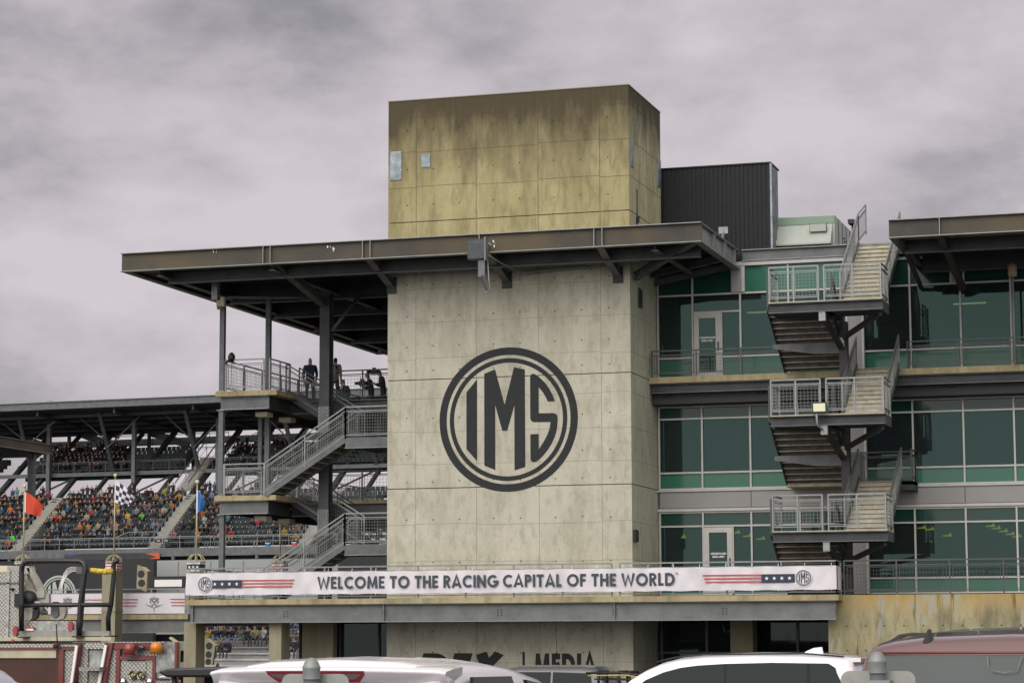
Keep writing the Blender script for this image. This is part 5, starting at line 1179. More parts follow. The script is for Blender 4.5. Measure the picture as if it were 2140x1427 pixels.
# ================================================================== GRANDSTAND
P0 = Vector((-107.06765, 213.68277, 0)); SR = -R_(3.4)
U = Vector((math.cos(SR), math.sin(SR), 0)); V = Vector((-math.sin(SR), math.cos(SR), 0))
gs = thing('grandstand', 'huge covered grandstand full of spectators in the left background', 'grandstand', tuple(P0), SR)
def lo(px, py, v=None, z=None):
    d = ray(px, py)
    t = ((P0-CAM).dot(V)+v)/d.dot(V) if v is not None else (z-CAM.z)/d.z
    q = CAM+d*t-P0; return q.dot(U), q.dot(V), q.z
def wp(u, v, z): q = P0+U*u+V*v; return (q.x, q.y, z)
def gp(mb, name, lab=None): o = mb.obj(name, gs, local=True); return o
ZF = 10.86; NR = 11; RUN = .72; RISE = .52; V0 = 1.7
UL, UR = -40, 48
mb = MB(); mb.box(UL, UR, -.1, V0, ZF-.25, ZF, 'conc_grey'); mb.box(UL, UR, -.15, -.1, ZF-.8, ZF-.02, 'steel'); gp(mb, 'front_walkway')
mb = MB(); railing(mb, (UL, 0, ZF), (UR, 0, ZF), 'galv', H=1.08, mesh=False, step=1.66, tr=.035, low=.55); gp(mb, 'railing')
mb = MB()
for c in (4.6,):
    mb.beam((c-3.6, -.02, ZF+1.08), (c-2.0, -.02, ZF+1.62), .06, .06, 'galv'); mb.beam((c-2.0, -.02, ZF+1.62), (c+.9, -.02, ZF+1.62), .06, .06, 'galv'); mb.beam((c+.9, -.02, ZF+1.62), (c+2.6, -.02, ZF+1.08), .06, .06, 'galv')
    mb.box(c-.6, c-.54, -.05, .0, ZF+1.05, ZF+1.62, 'galv')
gp(mb, 'railing_hoop')
aisles = [-28.5, -10.9, 4.6, 20.6, 36]
mb = MB()
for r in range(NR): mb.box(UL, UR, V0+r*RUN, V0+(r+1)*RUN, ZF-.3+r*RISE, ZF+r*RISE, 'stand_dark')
gp(mb, 'seating_deck')
for c in aisles:
    mb = MB()
    for r in range(NR*2): mb.box(c-.62, c+.62, V0-.36+r*RUN/2, V0+(NR*2)*RUN/2, ZF+.01+r*RISE/2, ZF+.01+(r+1)*RISE/2, 'conc_grey')
    gp(mb, 'aisle_steps')
for c in aisles:
    mb = MB()
    for r in range(NR):
        for s in (-.55,): y = V0+r*RUN; z = ZF+r*RISE; mb.box(c+s-.03, c+s+.03, y-.03, y+.03, z, z+1.0, 'galv')
    mb.beam((c-.55, V0, ZF+1.0), (c-.55, V0+(NR-1)*RUN, ZF+(NR-1)*RISE+1), .04, .04, 'galv'); gp(mb, 'aisle_rail')
SEATW = .52
def seats(mb, u, v, z):
    mb.box(u-.23, u+.23, v+.38, v+.43, z+.40, z+.86, 'seat_green'); mb.box(u-.22, u+.22, v+.02, v+.40, z+.40, z+.45, 'seat_green')
mb = MB(); grid_seats = []
for r in range(NR):
    for k in range(int((UR-UL)/SEATW)):
        u = UL+.3+k*SEATW
        if any(abs(u-c) < .95 for c in aisles): continue
        z = ZF+r*RISE; v = V0+r*RUN+.2
        if -20 < u < 26: seats(mb, u, v, z); grid_seats.append((r, u, v, z))
        elif k % 2 == 0: seats(mb, u, v, z)
so_ = gp(mb, 'seats'); so_['kind'] = 'stuff'
# upper deck
VU, ZU = 12.2, 19.30
mb = MB(); mb.box(UL, UR, VU-.1, VU+1.3, ZU-.2, ZU, 'stand_dark'); mb.box(UL, UR, VU-.2, VU-.1, ZU-.35, ZU+.05, 'steel'); gp(mb, 'upper_walkway')
mb = MB(); railing(mb, (-16.5, VU, ZU), (2.1, VU, ZU), 'steel', H=1.15, mesh=False, step=1.85, tr=.03, low=.3); railing(mb, (5.2, VU, ZU), (17, VU, ZU), 'steel', H=1.15, mesh=False, step=1.85, tr=.03, low=.3); gp(mb, 'upper_railing')
NU = 6; mb = MB()
for (a, b) in ((-17.5, 0.4), (5.3, 40), (-40, -22)):
    for r in range(NU): mb.box(a, b, VU+1.2+r*.72, VU+1.2+(r+1)*.72, ZU-.6+r*.42, ZU+r*.42, 'stand_dark')
gp(mb, 'upper_deck')
mb = MB(); useats = []
for (a, b) in ((-17.5, 0.4), (5.3, 24)):
    for r in range(NU):
        for k in range(int((b-a)/.52)):
            u = a+.3+k*.52; seats(mb, u, VU+1.3+r*.72, ZU+r*.42); useats.append((r, u, VU+1.3+r*.72, ZU+r*.42))
so_ = gp(mb, 'upper_seats'); so_['kind'] = 'stuff'
mb = MB()
for k in range(22):
    u = -38+k*3.85; mb.beam((u, 8.6, 16.0), (u, 20, 24.0), .5 if k % 2 else .3, .4, 'stand_dark')
    if k % 3 == 0: mb.beam((u, 11.0, 16.9), (u+3.8, 13, 19.0), .15, .2, 'steel_dk')
gp(mb, 'raker_beams')
mb = MB()
for r in range(14): mb.box(2.9, 4.4, VU-3+r*.36, VU-2.6+r*.36, 17.0+r*.26, 17.3+r*.26, 'conc_grey'); 
railing(mb, (2.9, VU-3.6, 16.8), (2.9, VU+3.0, 21.6), 'galv', H=1.0, mesh=False, step=2, tr=.035); railing(mb, (4.4, VU-3.6, 16.8), (4.4, VU+3.0, 21.6), 'galv', H=1.0, mesh=False, step=2, tr=.035)
railing(mb, (5.0, VU+3.5, 20.8), (9.5, VU+8.0, 24.0), 'galv', H=1.0, mesh=False, step=2, tr=.035); railing(mb, (5.0, VU+4.5, 20.8), (9.5, VU+9.0, 24.0), 'galv', H=1.0, mesh=False, step=2, tr=.035)
gp(mb, 'stairs')
# columns and rear frame
mb = MB(); mb.box(UL, UR, 23.6, 24, 23.0, 23.75, 'steel'); gp(mb, 'rear_beam')
mb = MB(); railing(mb, (-14, 22, 22.9), (2, 22, 22.9), 'steel_dk', H=1.1, mesh=False, step=2.2, tr=.03); railing(mb, (-.5, 18, 21.0), (4.5, 18, 21.0), 'steel', H=1.1, mesh=False, step=1, tr=.03); gp(mb, 'rear_railing')
for px, y0, y1, v in ((104, 868, 1028, 11.5), (281, 900, 1015, 11.5), (457, 890, 1015, 11.5), (545, 880, 1010, 11.5)):
    a = lo(px, y0, v); b = lo(px, y1+18, v); mb = MB(); mb.box(a[0]-.2, a[0]+.2, v-.2, v+.2, b[2], a[2]+1.5, 'steel'); gp(mb, 'column')
for px, v in ((312, 20), (145, 22), (405, 20)):
    a = lo(px, 905, v); mb = MB(); mb.box(a[0]-.15, a[0]+.15, v-.15, v+.15, 19.5, a[2]+1.2, 'steel_dk'); gp(mb, 'column')
for px in (35, 206, 386, 590, 760):
    a = lo(px, 868, 7.5); b = lo(px+32, 990, 13.0); mb = MB(); mb.beam((a[0], a[1], a[2]+.6), b, .34, .34, 'steel'); m_ = Vector(a)*.6+Vector(b)*.4; q = Vector(a)*.45+Vector(b)*.55
    mb.beam(q, (a[0]+4.3, 9, 25.0), .12, .12, 'steel'); mb.beam(m_, (a[0]-3.6, 9, 25.2), .12, .12, 'steel_dk'); gp(mb, 'inclined_column')
for px0, py0, px1, py1, v in ((168, 906, 245, 935, 21), (318, 905, 395, 930, 21), (20, 906, 100, 935, 21), (540, 905, 620, 930, 21)):
    a = lo(px0, py0, v); b = lo(px1, py1, v); mb = MB(); mb.beam(a, b, .5, .75, 'steel'); mb.beam(b, lo(px1-60, py1+45, v), .3, .45, 'steel_dk'); gp(mb, 'diagonal_beam')
# roof
mb = MB(); mb.prism([(5, 25.95), (5, 25.45), (5.4, 25.45), (5.4, 25.2), (22, 24.15), (22, 25.4)], 'X', UL, UR, 'deck_under'); gp(mb, 'roof')
mb = MB(); mb.box(UL, UR, 4.8, 5.0, 25.3, 26.0, 'steel'); mb.box(UL, UR, 4.6, 5.0, 26.0, 26.08, 'steel_lt'); gp(mb, 'roof_fascia')
mb = MB()
for v in (8, 11, 14, 17, 20): z = 25.2-(v-5.4)*1.05/16.6; mb.box(UL, UR, v-.1, v+.1, z-.35, z-.02, 'steel_dk')
for k in range(10): u = -38+k*8.9; mb.beam((u, 5.4, 25.0), (u, 22, 23.95), .2, .5, 'steel_dk')
gp(mb, 'roof_beams')
# base: recess, grey wall, posts
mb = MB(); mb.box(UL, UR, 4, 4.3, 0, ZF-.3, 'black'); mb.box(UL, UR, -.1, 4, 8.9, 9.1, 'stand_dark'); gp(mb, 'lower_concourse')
mb = MB(); mb.box(UL, UR, -.1, .1, 6.2, 9.2, 'stand_grey'); mb.box(UL, UR, .2, .4, -.9, 6.2, 'stand_dark'); gp(mb, 'base_wall')
for px in (537, 362, 190, 20): a = lo(px, 1170, 0); mb = MB(); mb.box(a[0]-.15, a[0]+.15, -.1, .2, 6.2, ZF-.25, 'steel'); gp(mb, 'base_post')
for px, lab in ((428, 'small black sign with white symbol at the foot of the middle aisle'), (452, 'small black sign reading a section number at the foot of the middle aisle')):
    pass
for k, px in enumerate((331, 347)):
    a = lo(px, 1129, -.05); s = thing('section_sign', ('wide black section sign reading 116' if k == 0 else 'square black section sign reading 116')+' at the foot of the stepped aisle', 'sign', wp(a[0], -.05, a[2]), SR)
    mb = MB(); w_ = .42 if k == 0 else .30; mb.box(-w_, w_, -.03, 0, -.18, .18, 'black'); mb.obj('board', s, local=True); mb = MB(); text(mb, '116', -.2, -.035, -.10, .2, 'logo_grey', t=.2, width=.4); mb.obj('number', s, local=True)
a = lo(135, 1164, -.3); b = lo(334, 1164, -.3)
bn2 = thing('colour_banner', 'dark banner fading from violet to orange under the stand railing', 'banner', wp((a[0]+b[0])/2, -.3, a[2]), SR)
hw = (b[0]-a[0])/2; mb = MB(); mb.box(-hw, hw, -.04, 0, -.32, .30, 'stand_dark'); mb.obj('cloth', bn2, local=True)
mb = MB(); mb.flat([(-hw, -.05, .3), (-hw+1.6, -.05, .3), (-hw+.8, -.05, .05), (-hw+.3, -.05, .1)], 'purple'); mb.flat([(hw, -.05, -.3), (hw, -.05, .3), (hw-1.6, -.05, .25), (hw-.5, -.05, -.05)], 'orange')
mb.flat([(hw-1.2, -.052, -.3), (hw, -.052, -.3), (hw-.2, -.052, -.1)], 'orange'); mb.obj('print', bn2, local=True)

# ------------------------------------------------------------------ spectators
COLS = {'black': (.012, .012, .014), 'navy': (.02, .028, .055), 'dark grey': (.05, .05, .055), 'grey': (.16, .16, .165), 'maroon': (.10, .018, .025), 'dark green': (.02, .05, .04),
        'white': (.50, .48, .47), 'tan': (.34, .25, .15), 'orange': (.75, .17, .015), 'mustard': (.60, .33, .03), 'yellow': (.70, .45, .02), 'red': (.55, .035, .03), 'teal': (.02, .22, .20), 'blue': (.04, .13, .30), 'pale blue': (.22, .30, .38),
        'lime': (.20, .85, .08), 'neon yellow': (.65, .80, .04), 'cream': (.55, .48, .36), 'pink': (.50, .25, .24), 'brown': (.10, .06, .04)}
wts = [('black', 42), ('navy', 18), ('dark grey', 18), ('grey', 8), ('maroon', 7), ('dark green', 5), ('white', 5), ('tan', 4), ('pale blue', 4), ('blue', 4), ('brown', 6), ('red', 2.5), ('teal', 2), ('cream', 2.5), ('orange', .8), ('mustard', 1), ('pink', 1.2)]
def pick(rn_): return rn_.choices([w_[0] for w_ in wts], [w_[1] for w_ in wts])[0]
ORD = ['front', 'second', 'third', 'fourth', 'fifth', 'sixth', 'seventh', 'eighth', 'ninth', 'tenth', 'eleventh', 'twelfth', 'thirteenth']
rn = random.Random(11)
def spx(r, u, v, z):
    q = Vector(wp(u, v, z+.8))-CAM; D = q.dot(_f); return 1070+q.dot(_r)/D*FPX, 713.5-q.dot(_u)/D*FPX
notable = [(20, 1062, 'orange', 0), (168, 1097, 'orange', 0), (180, 1098, 'mustard', 0), (213, 1033, 'cream', 0), (382, 1050, 'yellow', 0), (338, 1029, 'mustard', 0), (365, 1070, 'orange', 0), (424, 1077, 'orange', 0), (536, 1099, 'red', 0), (478, 1113, 'red', 0),
           (41, 1131, 'lime', 0), (134, 1030, 'teal', 0), (222, 1117, 'white', 1), (271, 1105, 'tan', 1), (293, 1105, 'black', 1), (112, 1112, 'pale blue', 1), (265, 1078, 'neon yellow', 0), (293, 1078, 'lime', 0), (248, 1060, 'yellow', 0), (35, 1035, 'pale blue', 1), (100, 1068, 'cream', 0),
           (345, 1072, 'white', 0), (397, 1030, 'grey', 0), (590, 1112, 'mustard', 0), (617, 1112, 'grey', 0), (632, 1115, 'grey', 0), (135, 1068, 'white', 0), (218, 1063, 'pale blue', 0), (90, 1010, 'black', 1), (435, 1005, 'navy', 1), (425, 1000, 'black', 1), (415, 1002, 'black', 1), (445, 1012, 'blue', 1), (186, 1072, 'red', 0), (242, 1112, 'cream', 1), (232, 1113, 'grey', 1), (412, 1118, 'mustard', 0), (340, 1100, 'pale blue', 0), (325, 1100, 'pale blue', 0)]
taken = {}
def near(px, py):
    return min((s for s in grid_seats if s not in taken), key=lambda s: (spx(*s)[0]-px)**2+(spx(*s)[1]-py)**2)
placed = []
for px, py, col, stt in notable:
    s = near(px, py); taken[s] = (col, stt); placed.append(s)
def dens(px, py, r):
    if px < -5 or px > 665: return 0
    d = .62 if r >= 5 else .33
    if r >= 8: d = .82
    if px < 210 and 2 <= r <= 4: d = .42
    if 100 < px < 230 and 3 < r < 5: d = .2
    if 200 < px < 330 and r < 5: d = .16
    if px > 470: d = .30
    if px > 560 and r < 4: d = .6
    if 380 < px < 470 and r < 7: d = .55
    if r == 0: d *= .4
    return d
for s in grid_seats:
    if s in taken: continue
    px, py = spx(*s)
    if rn.random() < dens(px, py, s[0]): taken[s] = (pick(rn), 1 if rn.random() < (.04 + (.3 if s[0] >= 10 else 0)) else 0)
ppl = []
for (r, u, v, z), (col, stt) in taken.items():
    ppl.append((r, u, v, z, col, stt, 'lower'))
for (r, u, v, z) in useats:
    px, py = spx(r, u, v, z)
    if 95 < px < 262 and rn.random() < (.85 if r > 1 else .5): ppl.append((r, u, v, z, rn.choice(['black', 'black', 'navy', 'dark grey', 'brown']), 1 if r > 3 and rn.random() < .5 else 0, 'upper'))
    elif px > 395 and px < 650 and rn.random() < (.5 if r > 2 else .3): ppl.append((r, u, v, z, rn.choice(['black', 'navy', 'dark grey', 'dark green']), 1 if r > 3 and rn.random() < .3 else 0, 'upper'))
# ground level bleachers seen under the terrace
bl = thing('bleachers', 'rows of white bench bleachers seen through the opening under the terrace', 'bleachers', (-80, 150, -.9), SR)
BP = Vector((-80, 150, 0)); bln = []
mb = MB(); br = MB()
for r in range(9):
    z = .75+r*.40; v = r*.8
    mb.box(-16, 24, v+.3, v+.62, z+.40, z+.46, 'bench'); mb.box(-16, 24, v+.78, v+.80, z-.02, z+.30, 'bench'); br.box(-16, 24, v, v+.8, z-.2, z, 'conc_grey')
    for k in range(int(40/.6)): bln.append((r, -16+.3+k*.6, v+.3, z))
mb.obj('benches', bl, local=True); br.obj('deck', bl, local=True)
mb = MB(); 
for c in (-3.5,):
    for r in range(18): mb.box(c-.7, c+.7, r*.4, 7.4, .75+r*.2, .76+r*.2+.2, 'conc_grey')
mb.obj('aisle_steps', bl, local=True)
mb = MB(); mb.box(-16, 24, 8.5, 8.8, -.9, 8.6, 'black'); mb.obj('back_wall', bl, local=True)
def bw(u, v, z): q = BP+U*u+V*v; return Vector((q.x, q.y, z))
for (r, u, v, z) in bln:
    q = bw(u, v, z+.8)-CAM; D = q.dot(_f); px = 1070+q.dot(_r)/D*FPX; py = 713.5-q.dot(_u)/D*FPX
    if 425 < px < 632 and abs(u+3.5) > .9:
        d_ = .8 if r >= 2 else .12
        if px > 600 : d_ = .7
        if rn.random() < d_: ppl.append((r, u, v-.1, z, pick(rn), 1 if r >= 6 and rn.random() < .3 else 0, 'bleacher'))
# nearest 300 in view become people of their own, the rest one crowd
def depth(p): 
    w_ = bw(p[1], p[2], p[3]) if p[6] == 'bleacher' else Vector(wp(p[1], p[2], p[3])); return (w_-CAM).dot(_f)
keepers = set(id(p) for p in ppl if (p[0], p[1], p[2], p[3]) in placed)
ppl.sort(key=lambda p: (0 if (p[0], p[1], p[2], p[3]) in placed else 1, depth(p)))
solo, rest = ppl[:288], ppl[288:]
print('CROWD', len(ppl))
solo.sort(key=lambda p: (p[6], p[0], p[1])); cnt = {}
NTH = ['leftmost', '2nd', '3rd']+[f'{k}th' for k in range(4, 60)]
for p in solo:
    r, u, v, z, col, stt, where = p; cnt[(where, r)] = cnt.get((where, r), 0)+1; n = cnt[(where, r)]
    mesh = rn.choice(P_STD) if stt else rn.choice(P_SIT)
    loc = bw(u, v, z) if where == 'bleacher' else Vector(wp(u, v, z))
    if not stt: loc = loc+V*.15
    wh = {'lower': 'of the main stand', 'upper': 'of the upper deck', 'bleacher': 'of the white bleachers'}[where]
    nth = NTH[n-1] if n <= len(NTH) else f'{n}th'
    lab = f"{'standing' if stt else 'seated'} spectator in {col} top, {nth}{'' if nth == 'leftmost' else ' from left'}, {ORD[r]} row {wh}"
    person(mesh, loc, SR+rn.uniform(-.3, .3), tuple(c*rn.uniform(.34, .58) for c in COLS[col]), lab, 'spectators in the stands', scale=rn.uniform(1.02, 1.12))  # tops dimmed, partly to paint in the shade under the stand roof
# the rest of the crowd as one object
cb = bmesh.new(); cm_ = bpy.data.meshes.new('crowd'); cnames = ['black', 'navy', 'dark grey', 'grey', 'maroon', 'white', 'tan', 'blue', 'red', 'teal', 'brown', 'cream', 'dark green', 'pale blue', 'orange', 'mustard', 'pink']
for n_ in cnames: mat('crowd_'+n_, tuple(x*.4 for x in COLS[n_]), .85)  # crowd tops darkened likewise, roof shade included in the colour
V_, F_, MI = [], [], []
slots = ['skin', 'hair', 'trousers', 'shoes']+['crowd_'+n_ for n_ in cnames]
for p in rest:
    r, u, v, z, col, stt, where = p; mesh = rn.choice(P_STD) if stt else rn.choice(P_SIT)
    loc = bw(u, v, z) if where == 'bleacher' else Vector(wp(u, v, z))
    if not stt: loc = loc+V*.15
    Mx = Matrix.Translation(loc) @ Matrix.Rotation(SR+rn.uniform(-.3, .3), 4, 'Z') @ Matrix.Scale(rn.uniform(.93, 1.05), 4)
    o = len(V_); V_ += [tuple(Mx @ q.co) for q in mesh.vertices]
    tm = {'top': slots.index('crowd_'+col) if 'crowd_'+col in slots else 4, 'skin_r': 0, 'hair_r': rn.choice([1, 1, 1, 1+3, slots.index('crowd_white')]), 'pants_r': 2, 'shoes': 3}
    mm = [tm[m_.name] for m_ in mesh.materials]
    for f in mesh.polygons: F_.append([o+i for i in f.vertices]); MI.append(mm[f.material_index])
if rest:
    cm_.from_pydata(V_, [], F_)
    for s_ in slots: cm_.materials.append(MATS[s_])
    cm_.polygons.foreach_set('material_index', MI); cm_.polygons.foreach_set('use_smooth', [True]*len(MI)); cm_.update()
    co_ = bpy.data.objects.new('crowd', cm_); C.objects.link(co_); tag(co_, 'farther spectators filling the upper rows of the covered stand', 'crowd', None, 'stuff')
# coolers at the front of the stand
for px, m_, lab in ((615, 'cooler_red', 'red cooler box behind the stand railing'), (560, 'cooler_blue', 'blue cooler bag behind the stand railing')):
    a = lo(px, 1136, .5); t_ = thing('cooler', lab, 'cooler', wp(a[0], .5, ZF), SR); mb = MB(); mb.box(-.22, .22, -.15, .15, .01, .30, m_); mb.obj('box', t_, local=True, bevel=.02); mb = MB(); mb.box(-.23, .23, -.16, .16, .30, .36, 'white'); mb.obj('lid', t_, local=True)
# twin canopy of the next building, far left
c3 = thing('steel_canopy', 'brown grey canopy corner entering at the left edge before the stand', 'canopy', (-80, 138, 14))
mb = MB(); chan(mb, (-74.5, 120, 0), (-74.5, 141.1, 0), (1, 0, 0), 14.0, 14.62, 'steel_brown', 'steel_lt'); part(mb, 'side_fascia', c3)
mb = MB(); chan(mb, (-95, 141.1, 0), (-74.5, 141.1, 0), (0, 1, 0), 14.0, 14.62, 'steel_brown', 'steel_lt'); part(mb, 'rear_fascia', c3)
mb = MB(); mb.box(-95, -74.9, 118, 140.8, 14.4, 14.5, 'deck_under'); mb.box(-95, -75.2, 139, 139.4, 13.7, 14.3, 'steel_dk'); part(mb, 'roof_deck', c3)
mb = MB(); mb.box(-75.9, -75.5, 140.2, 140.6, 10.5, 14.4, 'steel'); part(mb, 'post', c3)
# ================================================================== VEHICLES
def lerp_prof(prof, y):
    for (a, za), (b, zb) in zip(prof, prof[1:]):
        if a <= y <= b: return za+(zb-za)*((y-a)/(b-a) if b > a else 0)
    return prof[0][1] if y < prof[0][0] else prof[-1][1]
def car(name, label, loc, rz, W, prof, belt, paint, tumble=.24, glass='car_glass', cat='car', side=None, rear=None, extra=None, group=None, wheels=(), wr=.36, sill=.32):
    """prof: (y,z) outline of the top from rear to front bumper, local frame: nose +y"""
    t = thing(name, label, cat, loc, rz, group)
    ys = []; 
    for (a, za), (b, zb) in zip(prof, prof[1:]):
        k = max(1, int(max(abs(b-a), abs(zb-za))/.12)); ys += [(a+(b-a)*i/k, za+(zb-za)*i/k) for i in range(k)]
    ys.append(prof[-1]); rows = []
    y0, y1 = ys[0][0], ys[-1][0]
    for y, zt in ys:
        e = min(1, (y-y0)/.35+.0, (y1-y)/.5+.0) if 0 else 1
        pin = 1-.10*max(0, 1-(y-y0)/.5)**2-.16*max(0, 1-(y1-y)/.9)**2
        w2 = W/2*pin; h = max(0, zt-belt); wt = w2-h*tumble; d = min(1, h/.25) if h > 0 else 0
        zb_ = min(belt, zt-.03); P = [(w2*.94, sill), (w2*.99, sill+.12), (w2, .62), (w2*.995, zb_-.06), (w2-.015, zb_)]
        rc = .11*d+.02
        P += [(wt+(.0), max(zb_+.001, zt-rc)), (wt-rc*.18, zt-rc*.45), (wt-rc*.55, zt-rc*.14), (wt-rc*1.3, zt), (wt*.55, zt+.022*d), (0, zt+.035*d)]
        rows.append([(x, y, z) for x, z in P]+[(-x, y, z) for x, z in P[-2::-1]])
    mb = MB(); mb.grid(rows, paint)
    for r_, rev in ((rows[0], 0), (rows[-1], 1)): mb.add(r_, [tuple(range(len(r_)))], paint)
    mb.obj('body', t, local=True)
    sx = lambda z: W/2-max(0, z-belt)*tumble
    for poly in (side or []):
        for s in (-1, 1):
            mb = MB(); o = [(s*(sx(z)+.004), y, z) for y, z in poly]; inn = [(s*(sx(z)-.02), y, z) for y, z in poly]; n = len(o)
            mb.add(o+inn, [tuple(range(n))]+[(i, (i+1) % n, n+(i+1) % n, n+i) for i in range(n)], glass); mb.obj('side_window', t, local=True)
    if rear:
        (ya, za, wa), (yb, zb, wb) = rear; mb = MB(); k = 8; rws = []
        for j in range(7):
            f = j/6; y = ya+(yb-ya)*f; z = za+(zb-za)*f; w_ = wa+(wb-wa)*f; rws.append([(w_*(-1+2*i/k), y-.012+.03*(-1+2*i/k)**2, z) for i in range(k+1)])
        mb.grid(rws, glass); mb.obj('rear_window', t, local=True)
    for wy in wheels:
        for s in (-1, 1):
            mb = MB(); mb.lathe([(wr*.62, -.11), (wr, -.10), (wr, .10), (wr*.62, .11)], (0, 0, 0), 'tyre', 24); mb.lathe([(0, .09), (wr*.6, .10), (wr*.62, .11)], (0, 0, 0), 'chrome', 16)
            mb.v = [Vector((s*(W/2-.14)+s*v.z, wy+v.x, wr+v.y)) for v in mb.v]; mb.obj('wheel', t, local=True)
    return t
def lp(t, mb, name, **k): return mb.obj(name, t, local=True, **k)

# --- white SUV seen from behind, nearest on the left
w1 = (at(923, 1404, Y=1)-at(430, 1404, Y=1)).x; YA = 1.42/w1; xA = at(676, 1404, Y=YA).x; zA = at(676, 1400, Y=YA).z
zA = 1.705
A = car('pickup_truck', 'white pickup truck seen from behind with dark red brake lamp over its rear window', (xA, YA-.10, 0), 0, 1.92,
        [(.03, 1.0), (.06, 1.1), (.15, zA-.15), (.17, zA+.0), (.45, zA+.022), (.8, zA+.025), (1.2, zA+.018), (1.5, zA-.005), (2.0, zA-.075), (2.4, zA-.20), (3.0, 1.16), (3.4, 1.10), (4.2, 1.0), (4.35, .6)], 1.08, 'white_car', tumble=.36, wheels=(3.5,),
        side=[[(.48, 1.12), (.44, zA-.10), (.50, zA-.055), (1.22, zA-.06), (1.25, 1.12)], [(1.5, 1.12), (1.5, zA-.085), (1.75, zA-.11), (2.0, zA-.18), (2.25, zA-.30), (2.5, 1.13)]],
        rear=((.04, 1.10, .66), (.135, zA-.092, .62)))
mb = MB(); hw = .71; rws = []
for i in range(25):
    u = -1+2*i/24; x = u*hw; bow = .09*abs(u)**3; dz = .016*u*u+.006*max(0, abs(u)-.95)/.05
    rws.append([(x, .42+bow*.3, zA+.024-dz*1.0), (x, .20+bow, zA+.016-dz), (x, .06+bow, zA-.000-dz), (x, .045+bow, zA-.014-dz), (x*.995, .06+bow, zA-.022-dz), (x*1.0, .13+bow*.8, zA-.078-dz*.9), (x*.995, .17+bow*.8, zA-.082-dz*.9), (x*.98, .46, zA-.09)])
mb.grid(rws, 'white_car')
for r_ in (rws[0], rws[-1]): mb.add(r_, [tuple(range(8))], 'white_car')
lp(A, mb, 'roof_lip')
def lampbar(mb, x0, x1, z0, z1, m, dy, cut=.05):
    def yb(z): return .045+dy+(zA-.015-z)*1.15
    top = [(x0, z1), (x1, z1), (x1-.006, z1-(z1-z0)*.35), (x1-cut, z0), (x0+cut, z0), (x0+.006, z1-(z1-z0)*.35)]
    vs = [(x, yb(z), z) for x, z in top]+[(x, yb(z)+.12, z) for x, z in top]; n = 6
    mb.add(vs, [tuple(range(n)), tuple(range(n, 2*n))]+[(k, (k+1) % n, n+(k+1) % n, n+k) for k in range(n)], m)
mb = MB(); lampbar(mb, -.33, .26, zA-.079, zA-.016, 'lamp_red', .0); lp(A, mb, 'brake_lamp')
mb = MB(); lampbar(mb, -.305, .235, zA-.064, zA-.032, 'lamp_grey', -.006); lp(A, mb, 'brake_lamp_lens')
mb = MB(); lampbar(mb, -.20, .10, zA-.052, zA-.046, 'lamp_red', -.009, .001); lp(A, mb, 'brake_lamp_bar')
mb = MB()
for c0 in (-.28, .28): mb.tube([(c0, .5, zA+.02), (c0, .9, zA+.036), (c0*1.1, 1.4, zA+.025)], .018, 'white_car', 8)
lp(A, mb, 'roof_ridge')
mb = MB(); mb.tube([(.745, .36, 1.2), (.70, .36, zA-.10), (.69, .42, zA-.038), (.685, .9, zA-.028), (.69, 1.5, zA-.065), (.72, 2.0, zA-.14), (.80, 2.5, zA-.36)], .005, 'trim', 6); lp(A, mb, 'door_seam')
mb = MB(); mb.prism([(-.96, -1.9), (.96, -1.9), (.96, 0.0), (-.96, 0.0)], 'Z', .45, 1.0, 'white_car'); lp(A, mb, 'cargo_bed')
for s_q in (-1, 1):
    mb = MB(); mb.lathe([(.22, -.11), (.36, -.10), (.36, .10), (.22, .11)], (0, 0, 0), 'tyre', 24); mb.lathe([(0, .09), (.21, .10), (.22, .11)], (0, 0, 0), 'chrome', 16)
    mb.v = [Vector((s_q*.84+s_q*v.z, -1.0+v.x, .36+v.y)) for v in mb.v]; lp(A, mb, 'wheel')
    mb = MB(); mb.box(s_q*.86-.09, s_q*.86+.09, -1.93, -1.88, .7, .98, 'lamp_red'); lp(A, mb, 'tail_lamp')
mb = MB(); mb.box(-.85, .85, -2.0, -1.9, .4, .58, 'trim'); lp(A, mb, 'bumper')

# --- red SUV seen from behind at the right edge
w1 = (at(2400, 1345, Y=1)-at(1818, 1345, Y=1)).x; YB = 1.36/w1; xB = at(2109, 1345, Y=YB).x; zB = at(1960, 1327, Y=YB+.5).z
zr = at(1960, 1362, Y=YB).z
B = car('parked_suv', 'dusky red SUV seen from behind with black shark fin aerial, at the right edge', (xB, YB-.12, 0), 0, 1.96,
        [(0, .95), (.03, 1.05), (.15, zr-.11), (.17, zr+.012), (.35, zr+.05), (.9, zB), (1.7, zB+.015), (2.4, zB), (2.9, zB-.09), (3.6, zB-.5), (3.95, 1.1), (4.8, .98), (4.95, .6)], 1.1, 'red_car', tumble=.28, wheels=(.95, 3.85), rear=((.0, 1.12, .76), (.10, zr-.012, .655)), glass='car_glass_grey',
        side=[[(.6, 1.15), (.6, zB-.25), (1.0, zB-.12), (1.6, zB-.09), (1.6, 1.15)], [(1.7, 1.15), (1.7, zB-.09), (2.5, zB-.13), (2.5, 1.15)]])
for s_q in (-1, 1):
    mb = MB(); mb.tube([(s_q*.652, .26, zr-.005), (s_q*.652, .5, zr+.5*(zB-zr)), (s_q*.65, .9, zB-.004), (s_q*.65, 1.4, zB+.006), (s_q*.65, 2.2, zB+.006), (s_q*.65, 2.7, zB-.06)], .012, 'trim', 8); lp(B, mb, 'roof_rail')
q = at(1943, 1350, Y=YB+.22); fx = q.x-xB; mb = MB(); rws = []
